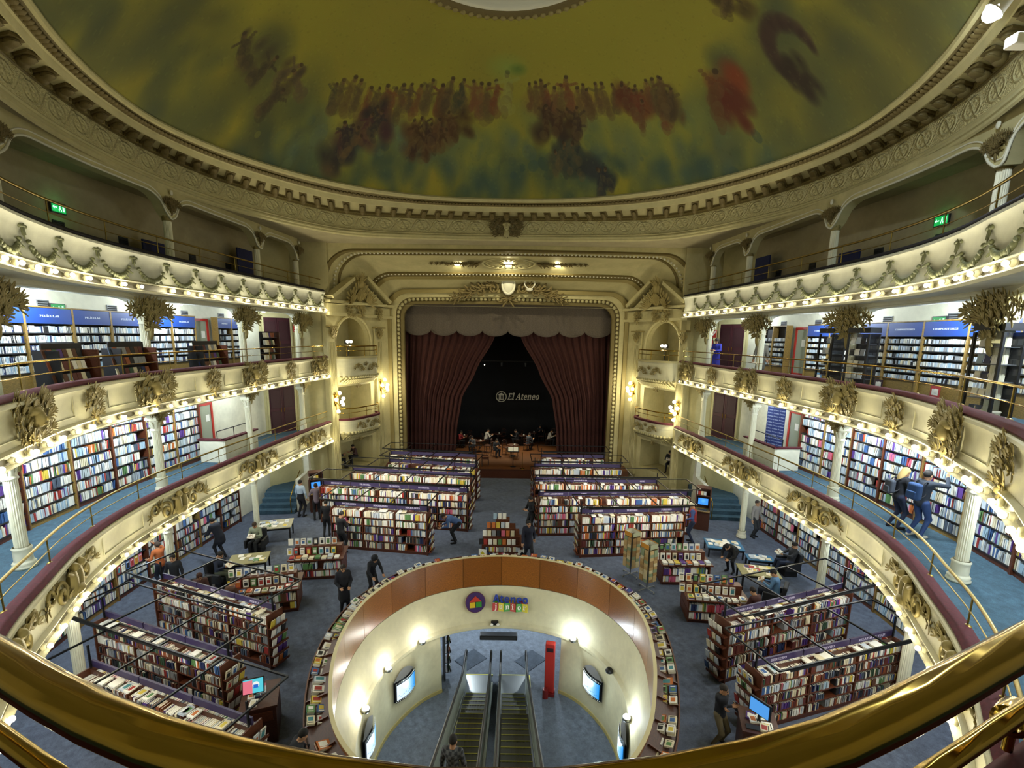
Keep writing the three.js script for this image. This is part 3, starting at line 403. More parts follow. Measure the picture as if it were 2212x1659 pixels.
{
  const dots = []; for (const k of [.16, .685]) { const n = outA.length - 1, P = []; for (let i = 0; i <= n; i++) { const o = outA[i], q = inA[i]; P.push(new THREE.Vector3(o[0] + (q[0] - o[0]) * k, o[1] + (q[1] - o[1]) * k + .35 * Math.sin(k * Math.PI) - .05, -(23.9 + 4.1 * k) + .06)); } const c = new THREE.CatmullRomCurve3(P), L = c.getLength(); for (let s = 0; s < L; s += .19) { const p = c.getPointAt(s / L); dots.push(sph(.055, p.x, p.y, p.z, 1, 1, 1, 6, 4)); } }
  part('bead_row', dots, M.plasterWhite, pros).userData.kind = 'stuff';
  // roof and flanks outside the arch
  { const pl = poly([[-14, 9.4], [14, 9.4], [14, 12.5], [-14, 12.5]]), hp = new THREE.Path(); archLine(8.9, 9.41, 12.0, 1.5).forEach(([x, y], i) => i ? hp.lineTo(x, y) : hp.moveTo(x, y)); pl.holes.push(hp); const q = extr(pl, .12); q.translate(0, 0, -24.0); part('arch_surround', q, M.plaster, pros); }
  part('header', [bx(28, 6, .2, 0, 15.2, -24.2), bx(6, 12.4, .2, -11.8, 6.2, -24.1), bx(6, 12.4, .2, 12.2, 6.2, -24.1)], M.wallUp, pros);
  // frame of the stage opening
  const ring = (hw0, top0, r0, hw1, top1, r1, y0, d, z, m, name) => { const o = archLine(hw0, y0, top0, r0), i = archLine(hw1, y0, top1, r1).reverse(); const g = extr(poly([...o, ...i]), d, .03, 1); g.translate(0, 0, z); part(name, g, m, pros); };
  ring(7.3, 11.2, 1.3, 6.45, 10.2, 1.0, .3, .6, -28.55, M.plaster, 'arch_wall');
  ring(6.85, 10.5, 1.1, 6.68, 10.35, 1.05, .3, .22, -28.0, M.gold, 'outer_moulding');
  ring(6.68, 10.35, 1.05, 6.42, 10.12, .98, .3, .08, -28.0, M.plaster, 'plain_fillet');
  ring(6.1, 9.86, .85, 5.96, 9.75, .8, .3, .2, -28.1, M.goldBand, 'inner_moulding');
  ring(6.42, 10.12, .98, 6.1, 9.86, .85, .3, .02, -28.05, M.goldDark, 'bead_channel');
  const bd = [], c = new THREE.CatmullRomCurve3(archLine(6.26, .4, 9.99, .9).map(([x, y]) => new THREE.Vector3(x, y, -27.97))), L = c.getLength(); for (let s = 0; s < L; s += .24) { const p = c.getPointAt(s / L); bd.push(sph(.1, p.x, p.y, p.z, 1, 1, .8, 8, 6)); }
  part('beading', bd, M.plaster, pros).userData.kind = 'stuff';
  // wide wall beside the opening behind the frame
  part('flank_wall', [bx(6, 12, .3, -10.2, 6, -28.7), bx(6, 12, .3, 10.6, 6, -28.7)], M.plaster, pros);
  // crest over the opening: foliage, oval shield and a lyre
  const r = rng(21), L2 = []; for (const k of [-1, 1]) { for (let i = 0; i < 9; i++) L2.push(...fan(4, .75 - i * .04, 2.2, k * (.5 + i * .26), .75 - i * .085, .1 + r() * .1, r, -k * (.5 + i * .14))); L2.push(spiral(.32, 1.5, .06, k * .75, .55, .2, k), spiral(.26, 1.5, .05, k * 1.4, .35, .18, k), spiral(.2, 1.4, .04, k * 2.0, .16, .15, k)); }
  L2.push(...fan(9, .7, 2.4, 0, .7, .05, r), ...fan(9, .6, 5, 0, .05, .1, r));
  const cr = part('crest', L2, M.goldDark, pros); cr.position.set(CX, 10.0, -27.7); cr.scale.setScalar(1.12);
  part('oval_shield', [sph(.36, 0, .72, .25, .8, 1.15, .35, 18, 12), (() => { const q = new THREE.TorusGeometry(.36, .06, 8, 24); q.scale(.85, 1.2, 1); q.translate(0, .72, .27); return q; })()], M.plasterWhite, cr);
  part('lyre', [tube([[.95, .55, .32], [.8, .75, .34], [.85, 1.0, .34], [.78, 1.12, .34]], .035, 16, 6), tube([[1.15, .55, .32], [1.3, .75, .34], [1.25, 1.0, .34], [1.32, 1.12, .34]], .035, 16, 6), bar([.84, .98, .34], [1.26, .98, .34], .025), sph(.12, 1.05, .5, .3, 1.3, .7, .6)], M.plasterWhite, cr);
  // plaster garlands and the oval boss of the sounding board with its three lamps
  const onBoard = (x, k) => { const o = outA[30], q = inA[30]; return [CX + x, o[1] + (q[1] - o[1]) * k + .35 * Math.sin(k * Math.PI) - .06, -(23.9 + 4.1 * k)]; };
  const oval = new THREE.TorusGeometry(1, .05, 8, 40); oval.scale(1.35, .62, .6); const ovB = new THREE.TorusGeometry(1, .04, 8, 40); ovB.scale(1.12, .5, .6);
  const ray = []; for (let i = 0; i < 22; i++) { const a = i / 22 * TAU; const q = leaf(.34, .1, .05, .02, a - Math.PI / 2, 0, 0, 0, 0); q.scale(1.7, .9, 1); q.translate(Math.cos(a) * .5, Math.sin(a) * .22, 0); ray.push(q); }
  const lay = (g, p) => { g.rotateX(Math.PI / 2 - .28); g.translate(...p); return g; };
  part('oval_boss', [oval, ovB, ...ray].map((q) => lay(q, onBoard(0, .45))), M.plaster, pros);
  for (const k of [-1, 1]) { const o = []; for (let i = 0; i < 10; i++) o.push(...fan(5, .5 - i * .03, 2.6, k * (1.5 + i * .27), 0, 0, r, -k * (1.2 + .5 * Math.sin(i * 2.4)))); part('plaster_garland', o.map((q) => lay(clean(q), onBoard(0, .45))), M.goldDark, pros); }
  for (const x of [-2.65, 0, 2.55]) { const p = onBoard(x, .46), t = thing('downlight', `glowing round downlight in the ceiling over the stage arch, ${x < -1 ? 'left of' : x > 1 ? 'right of' : 'inside'} the oval boss`, 'ceiling lamp', [p[0], p[1] - .03, p[2]], 0, 'stage arch downlights'); part('rim', [lathe([[.17, .05], [.23, .02], [.22, -.03], [.17, -.02]], 20)], M.gold, t); const lens = part('lens', [sph(.17, 0, 0, 0, 1, .45, 1, 14, 8)], M.lampWarm, t); lens.castShadow = false; point(t, [0, -.02, 0], WARM, LUM.board, 3); }
}
// splayed walls
const SPL = 4.92;
function splay(s) {
  const w = struct('wall_splay_' + sideWord(s)); w.position.set(s < 0 ? -8.6 + .05 : CX + 6.8, 0, s < 0 ? -23.5 : -28); w.rotation.y = s < 0 ? Math.atan2(4.5, 2) : -Math.atan2(4.5, 2);
  const U = (u) => s < 0 ? u : SPL - u, flip = (pts) => pts.map(([u, y]) => [U(u), y]);
  const sh = poly(flip([[0, 0], [SPL, 0], [SPL, 9.7], [0, 9.7]])); const hole = (pts) => { const h = new THREE.Path(); flip(pts).forEach(([x, y], i) => i ? h.lineTo(x, y) : h.moveTo(x, y)); sh.holes.push(h); };
  const a0 = .6, a1 = 3.05, rr = (a1 - a0) / 2; hole([[a0, .85], [a1, .85], [a1, 2.45], [a0, 2.45]]); hole([[a0, 3.3], [a1, 3.3], [a1, 5.35], [a0, 5.35]]);
  hole([[a0, 6.5], [a1, 6.5], [a1, 7.6], ...Array.from({ length: 13 }, (_, i) => [a0 + rr + Math.cos(i / 12 * Math.PI) * rr, 7.6 + Math.sin(i / 12 * Math.PI) * rr]), [a0, 7.6]]);
  const g = extr(sh, .25, 0, 4); g.translate(0, 0, -.25); part('plaster', g, M.plaster, w);
  const um = U((a0 + a1) / 2); part('recess', [bx(2.7, 9, .1, um, 4.6, -1.5), bx(.1, 9, 1.3, um - 1.32, 4.6, -.85), bx(.1, 9, 1.3, um + 1.32, 4.6, -.85), bx(2.7, .12, 1.3, um, .8, -.85), bx(2.7, .3, 1.3, um, 2.95, -.85), bx(2.7, .3, 1.3, um, 6.2, -.85), bx(2.7, .1, 1.3, um, 8.95, -.85)], M.plaster, w);
  const arcP = []; for (let i = 0; i <= 20; i++) arcP.push([um + Math.cos(i / 20 * Math.PI) * (rr + .1), 7.6 + Math.sin(i / 20 * Math.PI) * (rr + .1), .03]); part('arch_trim', [tube(arcP, .07, 40, 8), bar([um - rr - .1, 6.5, .03], [um - rr - .1, 7.6, .03], .07), bar([um + rr + .1, 6.5, .03], [um + rr + .1, 7.6, .03], .07)], M.plaster, w);
  // fluted pilasters with leafy heads
  for (const [u, pw] of [[.2, .42], [3.7, .6]]) { const fl = [bx(pw, 8.0, .12, U(u), 4.3, .06)]; for (let i = 0; i < 5; i++) fl.push(bar([U(u) - pw / 2 + pw * (i + .5) / 5, .7, .13], [U(u) - pw / 2 + pw * (i + .5) / 5, 7.6, .13], pw * .075, 6)); part('pilaster', fl, M.plaster, w); const cp = part('leaf_capital', fan(7, .55, 1.6, 0, 0, .1, rO).concat(fan(7, .4, 1.4, 0, -.1, .16, rO), [bx(pw * 1.3, .08, .3, 0, .5, .12)]), M.gold, w); cp.position.set(U(u), 7.85, .05); }
  // entablature, ornaments and the open pediment
  part('entablature', [bx(SPL, .14, .3, SPL / 2, 8.95, .1), bx(SPL, .5, .16, SPL / 2, 9.2, .06), bx(SPL, .12, .42, SPL / 2, 9.55, .14)], M.plaster, w);
  const og = part('leaf_ornament', ornBig, M.gold, w); og.position.set(um, 9.2, .18); og.scale.setScalar(.9); const o2 = part('leaf_ornament', ornSmall, M.gold, w); o2.position.set(U(3.7), 9.15, .18); o2.scale.setScalar(.8);
  const rake = (x0, y0, x1, y1) => { const L = Math.hypot(x1 - x0, y1 - y0); return bx(L, .16, .5, (x0 + x1) / 2, (y0 + y1) / 2, .2, 0, 0, Math.atan2(y1 - y0, x1 - x0)); };
  part('pediment', [rake(U(.1), 9.75, U(1.65), 10.75), rake(U(4.5), 9.75, U(2.6), 10.9), (() => { const q = extr(poly(flip([[.3, 9.6], [4.3, 9.6], [2.1, 11.0]])), .12); return q; })()], M.plaster, w);
  const cr = part('pediment_crest', [...fan(9, 1.0, 2.0, 0, -.7, .2, rO), ...fan(8, .7, 2.6, -.5, -.75, .25, rO, .7), ...fan(8, .7, 2.6, .5, -.75, .25, rO, -.7), ...fan(7, .6, 1.6, 0, .1, .3, rO), sph(.22, 0, .1, .3, 1, 1.3, .7)], M.gold, w); cr.position.set(U(2.1), 10.4, .1); cr.scale.setScalar(1.05);
  // two boxes
  for (const [yt, yb2, velvet] of [[3.78, 2.6, 1], [6.9, 5.45, 0]]) {
    const B = new THREE.Group(); B.name = 'box_balcony'; w.add(B); B.position.set(um, 0, 0);
    const bow = (x) => .75 * (1 - (x / 1.45) ** 4) ** .5; const face = (y0, y1, k0, k1, m, n, extra = 0) => part(n, gridGeo(28, 6, (u, v) => { const x = -1.45 + 2.9 * u, k = k0 + (k1 - k0) * v; return [x * (.75 + .25 * k), y0 + (y1 - y0) * v, bow(x) * k + extra]; }, 1.0), m, B);
    face(yb2 + .42, yt - .1, .96, 1.0, M.front, 'front_panel'); face(yb2, yb2 + .42, .25, .96, M.plaster, 'belly'); face(yt - .1, yt, 1.06, 1.06, velvet ? M.velvet : M.plaster, 'ledge', .02);
    part('deck', [gridGeo(20, 4, (u, v) => { const x = -1.45 + 2.9 * u; return [x, yt - .35, bow(x) * v]; })], M.carpetTier, B); part('ledge_top', [gridGeo(20, 3, (u, v) => { const x = -1.45 + 2.9 * u; return [x, yt, bow(x) * (.8 + .28 * v)]; })], velvet ? M.velvet : M.black, B);
    const rp = [], lp = []; for (let i = 0; i <= 20; i++) { const x = -1.42 + 2.84 * i / 20; rp.push([x, yt + .5, bow(x) * .95]); lp.push([x, yt + .28, bow(x) * .95]); } part('brass_rail', [tube(rp, .03, 50, 8), tube(lp, .015, 50, 6), ...[2, 10, 18].map((i) => bar([rp[i][0], yt, rp[i][2]], rp[i], .014))], M.brass, B);
    const orn = part('leaf_ornament', ornScroll, M.gold, B); orn.position.set(0, (yb2 + yt) / 2 + .2, .78); orn.scale.setScalar(.72);
    const rib = []; for (let i = 0; i < 17; i++) { const x = -1.36 + 2.72 * i / 16; rib.push(sph(.09, x, yb2 + .42, bow(x) * .97, 1, .9, .8, 6, 5), leaf(.4, .12, .1, .2, 0, .5, x * .92, yb2 + .04, bow(x) * .45)); } part('bead_and_leaf_row', rib, M.plaster, B).userData.kind = 'stuff'; part('pendant', fan(7, .3, 2.4, 0, 0, 0, rO), M.gold, B).position.set(0, yb2 - .22, .2);
  }
  return { w, U, um };
}
const spl = { '-1': splay(-1), 1: splay(1) };
// wall sconces: bracket with branching arms and globe lamps
function sconce(s, u, y, where) {
  const q = spl[s], p = new THREE.Vector3(q.U(u), y, .16); q.w.updateMatrixWorld(true); p.applyMatrix4(q.w.matrixWorld);
  const t = thing('wall_sconce', `gilt wall sconce with lit globe lamps ${where}`, 'sconce', p.toArray(), q.w.rotation.y, 'sconces beside the stage boxes');
  part('back_plate', [sph(.12, 0, 0, 0, .8, 2.4, .4), ...fan(5, .3, 1.8, 0, .2, .02, rO)], M.brass, t); const at = [[0, .42, .3], [-.24, .12, .3], [.24, .12, .3], [0, -.02, .42], [-.05, -.5, .22], [.14, -.16, .36]];
  for (const a of at) { part('arm', tube([[0, 0, .03], [a[0] * .6, a[1] - .18, a[2] * .7], [a[0], a[1] - .08, a[2]]], .014, 12, 6), M.brass, t); const b = part('globe', sph(.09, ...a, 1, 1, 1, 12, 9), M.lampWarm, t); b.castShadow = false; point(t, a, WARM, LUM.sconce / 2, 4); }
}
sconce(-1, .2, 4.7, 'on the left pilaster where the balconies end'); sconce(-1, 3.7, 5.1, 'on the pilaster left of the stage arch'); sconce(1, 3.7, 5.1, 'on the pilaster right of the stage arch'); sconce(1, .2, 4.5, 'on the right pilaster where the balconies end');
// paired spot lamps on the upper boxes
for (const s of [-1, 1]) { const q = spl[s], p = new THREE.Vector3(q.U(s < 0 ? 1.1 : 1.3), 7.55, .3).applyMatrix4(q.w.matrixWorld), t = thing('spot_pair', `pair of lit spotlights on the ${sideWord(s)} upper box beside the stage`, 'spotlight', p.toArray(), q.w.rotation.y); part('stand', [bar([0, -.62, 0], [0, -.02, 0], .02), bx(.4, .04, .06, 0, -.02, 0)], M.black, t); for (const x of [-.13, .13]) { part('housing', cyl(.09, .07, .16, x, .0, 0), M.black, t); const l = part('lens', sph(.075, x, .08, .09), M.lampWarm, t); l.castShadow = false; } point(t, [0, .1, .22], WARM, 2.5, 3); }

// ---------------------------------------------------------------- stage, curtains, backdrop with the shop sign
{
  const st = struct('stage'); part('stage_floor', [bx(14, .5, 10.2, CX, .25, -31.55)], M.stageFloor, st); part('apron', [bx(4.8, .5, .06, CX + .15, .25, -26.43)], M.woodRed, st);
  part('apron_trim', [bx(5.0, .05, .1, CX + .15, .5, -26.42)], M.woodDark, st);
  const bw = struct('wall_stage'); part('black_drape', [bx(16, 13, .2, CX, 6.5, -35.4), bx(.2, 13, 7, CX - 7.2, 6.5, -32), bx(.2, 13, 7, CX + 7.2, 6.5, -32), bx(16, .2, 7, CX, 12.6, -32)], M.stageBlack, bw);
  const fold = (x, y, k) => .09 * Math.sin(x * 15 + .5 * Math.sin(y * .6)) + .05 * Math.sin(x * 31 + y * .3) * k;
  for (const s of [-1, 1]) { // drawn-back drapes
    const t = thing('stage_curtain', `dark red velvet curtain drawn back to the ${sideWord(s)} side of the stage`, 'curtain', [CX, .5, -28.9], 0, 'stage curtains');
    const inner = (y) => { const pts = [[9.4, .7], [7.5, .75], [5.4, 1.9], [3.7, 2.75], [1.8, 3.05], [0, 3.15]]; for (let i = 0; i < pts.length - 1; i++) if (y <= pts[i][0] && y >= pts[i + 1][0]) { const k = (pts[i][0] - y) / (pts[i][0] - pts[i + 1][0]); return pts[i][1] + (pts[i + 1][1] - pts[i][1]) * (k * k * (3 - 2 * k) * .4 + k * .6); } return .7; };
    part('drape', gridGeo(150, 40, (u, v) => { const y = 9.4 * v, a = inner(y), x = a + (6.15 - a) * u, g = (6.15 - a) / 5; return [s * x, y, fold(u * 5.2, y, 1) * (1.2 - .4 * g), u * 6, y]; }, 1.2), M.curtain, t);
    part('hem', gridGeo(60, 2, (u, v) => [s * (3.15 + 3 * u), .02 + .1 * v, fold(u * 5.2, 0, 1) * .9 + .02]), mat('#3a1613', .9), t);
  }
  const va = thing('stage_valance', 'grey-brown scalloped valance hanging across the top of the stage opening', 'valance', [CX, 0, -28.5]);
  part('cloth', gridGeo(160, 12, (u, v) => { const x = -6.0 + 12 * u, k = (u * 8) % 1, low = 8.35 - .3 * Math.sin(Math.min(1, Math.max(0, k)) * Math.PI) ** .6, y = low + (9.95 - low) * v; return [x, y, .05 * Math.sin(u * 8 * TAU) * (1 - v) + .03 * Math.sin(x * 6 + v), x, y]; }, 1.2), M.valance, va);
  part('fringe', gridGeo(160, 1, (u, v) => { const x = -6.0 + 12 * u, k = (u * 8) % 1, low = 8.35 - .3 * Math.sin(k * Math.PI) ** .6; return [x, low - .07 + .08 * v, .05 * Math.sin(u * 8 * TAU) + .02]; }), mat('#4d443c', .9), va);
  const sg = thing('shop_sign', 'pale italic shop name with a round emblem on the dark stage backdrop', 'sign', [CX + .55, 3.72, -34.2]);
  const font = await new FontLoader().loadAsync('fonts/droid/droid_serif_bold.typeface.json'), letter = mat('#e6e2cc', .5);
  const tg = new TextGeometry('El Ateneo', { font, size: .46, depth: .04, curveSegments: 5 }); tg.computeBoundingBox(); const sc = 2.25 / tg.boundingBox.max.x; tg.scale(sc, 1, 1); tg.applyMatrix4(new THREE.Matrix4().makeShear(0, 0, .22, 0, 0, 0)); part('lettering', tg, letter, sg).position.set(-.55, -.2, 0);
  const ringG = new THREE.TorusGeometry(.36, .035, 8, 40); part('emblem', [ringG, bx(.4, .05, .04, 0, -.19, 0), bx(.4, .05, .04, 0, .12, 0), (() => { const q = extr(poly([[-.24, .15], [.24, .15], [0, .27]]), .03); return q; })(), ...[-.15, -.05, .05, .15].map((x) => bx(.045, .28, .04, x, -.03, 0))], letter, sg).position.set(-.98, 0, 0);
  // stage lamp bar and warm spots over the cafe
  const tr = thing('stage_lamp_bar', 'dark lamp bar hanging high over the stage cafe', 'lamp bar', [CX, 6.4, -31.5]); part('bar', bar([-3.2, 0, 0], [3.2, 0, 0], .03), M.black, tr); for (const x of [-2.5, 2.5]) part('hanger', bar([x, 0, 0], [x, 6, 0], .01), M.black, tr);
  for (const x of [-2.1, -.4, 1.2, 2.2]) { part('can', cyl(.1, .12, .24, x, -.34, 0), M.black, tr); const l = new THREE.SpotLight(WARM, LUM.stage, 0, .5, .6, 2); l.position.set(x, -.38, 0); l.target.position.set(x * .8, -6, .9); l.castShadow = true; l.shadow.radius = 4; tr.add(l, l.target); }
  part('pilot_lamp', sph(.035, -1.5, -.25, .1), M.lampWarm, tr); part('pilot_lamp', sph(.035, 1.9, .1, .1), M.lampWarm, tr);
}

// ---------------------------------------------------------------- pixel helpers (for placing fixings on curved walls), books
const _v = new THREE.Vector3();
function toPx(x, y, z) { _v.set(x, y, z).project(camera); return [(_v.x + 1) / 2 * 2212, (1 - _v.y) / 2 * 1659]; }
function nearS(plan, off, y, px, py) { let b = 0, e = 1e12; for (let i = 0; i < 800; i++) { const s = plan.L * i / 800, a = plan.at(s, off), q = toPx(a.x, y, a.z), d = (q[0] - px) ** 2 + (q[1] - py) ** 2; if (d < e && a.z < -3) { e = d; b = s; } } return b; }
function ground(px, py, y = 0) { // where the line of sight through a picture point meets height y
  _v.set(px / 2212 * 2 - 1, 1 - py / 1659 * 2, .5).unproject(camera).sub(EYE); const t = (y - EYE.y) / _v.y; return [EYE.x + _v.x * t, y, EYE.z + _v.z * t];
}
const COLS = { white: '#e9e6dc', cream: '#d8cdae', grey: '#8d8f92', black: '#1d1d20', red: '#9c3028', orange: '#bd6a30', yellow: '#cdb544', green: '#567f4a', teal: '#3f8088', blue: '#3c5f94', navy: '#1f2b55', purple: '#4e2f7a', brown: '#5f3a24', pink: '#c8607c', silver: '#b9c2cc', sky: '#9fb9cc', maroon: '#5c2620', forest: '#36503a', slate: '#4a5566', rust: '#8a4a2a', mist: '#aab4b8' };
const MIX = {
  general: 'white white white white white cream cream cream grey silver silver black brown red orange yellow green blue navy purple pink white sky grey'.split(' '),
  bright: 'white white white white white white white white cream cream cream silver silver red orange yellow green blue purple black white'.split(' '),
  dark: 'black black brown brown grey grey navy maroon maroon purple white cream forest slate brown grey rust cream'.split(' '),
  film: 'white silver silver white grey white black silver sky white white navy'.split(' '),
  disc: 'silver grey white silver grey black silver white sky cream'.split(' '),
  white: 'white white white cream white silver'.split(' '),
  blue: 'white white white silver silver sky sky cream white silver grey mist white slate purple cream blue red'.split(' '),
};
const coverGeo = merge([bx(1, 1, .06, 0, .5, -.03), bx(.07, 1, 1, -.465, .5, -.5), bx(.07, 1, 1, .465, .5, -.5)]), pagesGeo = bx(.86, .95, .9, 0, .49, -.5), caseGeo = merge([bx(1, 1, 1, 0, .5, -.5)]);
const bookList = [];
const _m = new THREE.Matrix4(), _q = new THREE.Quaternion(), _s = new THREE.Vector3();
// t thickness (x), h height (y), d depth (z, spine at 0); local matrix placed under the holder's matrix
function addBook(holder, pos, [t, h, d], rot, col, info) {
  const m = new THREE.Matrix4().compose(new THREE.Vector3(...pos), new THREE.Quaternion().setFromEuler(new THREE.Euler(...rot)), new THREE.Vector3(t, h, d)); m.premultiply(holder);
  const c = new THREE.Vector3(0, .5, info.flat || info.face ? -.5 : 0).applyMatrix4(m), dist = c.distanceTo(EYE), px = toPx(c.x, c.y, c.z), inV = px[0] > 5 && px[0] < 2207 && px[1] > 5 && px[1] < 1640;
  bookList.push({ m, col, info, size: inV ? (info.flat || info.face ? h * d : t * h) / dist / dist * (info.w ?? 1) : 0 });
}
const rB = rng(99), pick = (mix) => MIX[mix][Math.floor(rB() * MIX[mix].length)];
function fillRow(holder, x0, x1, y, zf, hmax, mix, info, { tilt = .06, thick = [.018, .045], hr = [.72, .96], run = .35, gap = .012, dep = .2 } = {}) {
  let x = x0 + .01, k = 0, col = pick(mix), left = 0, hh = hr[0];
  while (x < x1 - .03) {
    if (left <= 0) { col = pick(mix); left = rB() < run ? 2 + Math.floor(rB() * 6) : 1; hh = hr[0] + rB() * (hr[1] - hr[0]); if (rB() < gap) { x += .12 + rB() * .25; continue; } }
    left--; const t = thick[0] + rB() * (thick[1] - thick[0]), h = hmax * Math.min(.97, hh + (rB() - .5) * .05); if (x + t > x1) break; const lean = rB() < tilt ? -.16 : 0;
    addBook(holder, [x + t / 2, y, zf - rB() * .02], [t * .97, h, dep], [0, 0, lean], left && rB() < .8 ? col : pick(mix), { ...info, k: k++ }); x += t + (lean ? .03 : 0);
  }
}
const signGeo = (w, h) => new THREE.PlaneGeometry(w, h);
// a bookcase whose front base line runs from p0 to p1 (left to right as one faces it)
function bookcase(o) {
  const { p0, p1, h, rows, y0 = 0, dep = .32, secs = 1, wood = M.woodDark, shelf = wood, mix = 'general', plinth = .1, sign, signH = 0, name = 'bookcase', short } = o;
  const w = Math.hypot(p1[0] - p0[0], p1[1] - p0[1]), turn = Math.atan2(-(p1[1] - p0[1]), p1[0] - p0[0]); // p = [x, z]
  const t = thing(name, o.label, o.category ?? 'bookcase', [p0[0], y0, p0[1]], turn, o.group); t.updateMatrixWorld(true); const H = t.matrixWorld, bd = .03;
  part('side_panel', bx(bd, h, dep, bd / 2, h / 2, -dep / 2), wood, t); part('side_panel', bx(bd, h, dep, w - bd / 2, h / 2, -dep / 2), wood, t);
  part('back_panel', o.open ? bx(w - 2 * bd, (h - .13) * (rows - 1) / rows + .1, .02, w / 2, ((h - .13) * (rows - 1) / rows + .1) / 2, -dep + .01) : bx(w - 2 * bd, h - .02, .02, w / 2, h / 2, -dep + .01), o.back ?? shelf, t); if (!o.open) part('top_board', bx(w - 2 * bd, bd, dep - .02, w / 2, h - bd / 2, -dep / 2 + .01), wood, t); part('plinth', bx(w - 2 * bd, plinth, dep - .06, w / 2, plinth / 2, -dep / 2 - .02), o.plinthMat ?? wood, t);
  for (let i = 1; i < secs; i++) part('divider', bx(bd, h - plinth - bd - .02, dep - .04, w * i / secs, plinth + (h - plinth - bd) / 2, -dep / 2), wood, t);
  const top = h - bd - signH, sp = (top - plinth) / rows, cut = bd * 1.2;
  for (let r = 0; r < rows; r++) {
    const y = plinth + sp * r; part('shelf', bx(w - 2 * bd - .004, .024, dep - .05, w / 2, y + .012, -dep / 2), shelf, t);
    for (let i = 0; i < secs; i++) {
      const a = w * i / secs + cut, b = w * (i + 1) / secs - cut, lvl = rows - r; const where = secs > 1 ? `in bay ${['one', 'two', 'three', 'four', 'five', 'six'][i]}` : '';
      const rowMix = typeof mix === "function" ? mix(r, rows, i) : mix; const info = { noun: o.noun ?? 'book', disc: o.disc, where: `${where ? where + ', ' : ''}${lvl === 1 ? 'top' : ORD[lvl - 1]} shelf of ${short}`, w: o.weight };
      if (o.faceRow === r) { for (let x = a + .1; x < b - .08; x += .17) addBook(H, [x - .07, y + .026, -.06], [.03, sp * .82, .14], [0, Math.PI / 2, .0], pick(rowMix), { ...info, face: 1, k: Math.round((x - a) / .17) }); }
      else fillRow(H, a, b, y + .025, -.03, sp - .04, rowMix, info, o.fill);
    }
  }
  if (sign) for (let i = 0; i < secs; i++) { const a = w * i / secs + bd * .7, ww = w / secs - bd * 1.4, tx = Array.isArray(sign) ? sign[i % sign.length] : sign; const b = part('sign_board', bx(ww, signH - .02, .03, a + ww / 2, top + signH / 2, o.signZ ?? -.03), o.signMat ?? M.signBlue, t, 'blue section sign'); if (tx) { const l = part('lettering', signGeo(Math.min(ww * .62, signH * 2.6), signH * .5), signMat(tx, o.signBg ?? '#123a86', '#e8ecf4'), b); l.position.set(a + ww / 2, top + signH / 2, (o.signZ ?? -.03) + .017); } }
  return { t, H, w, h, dep, turn };
}
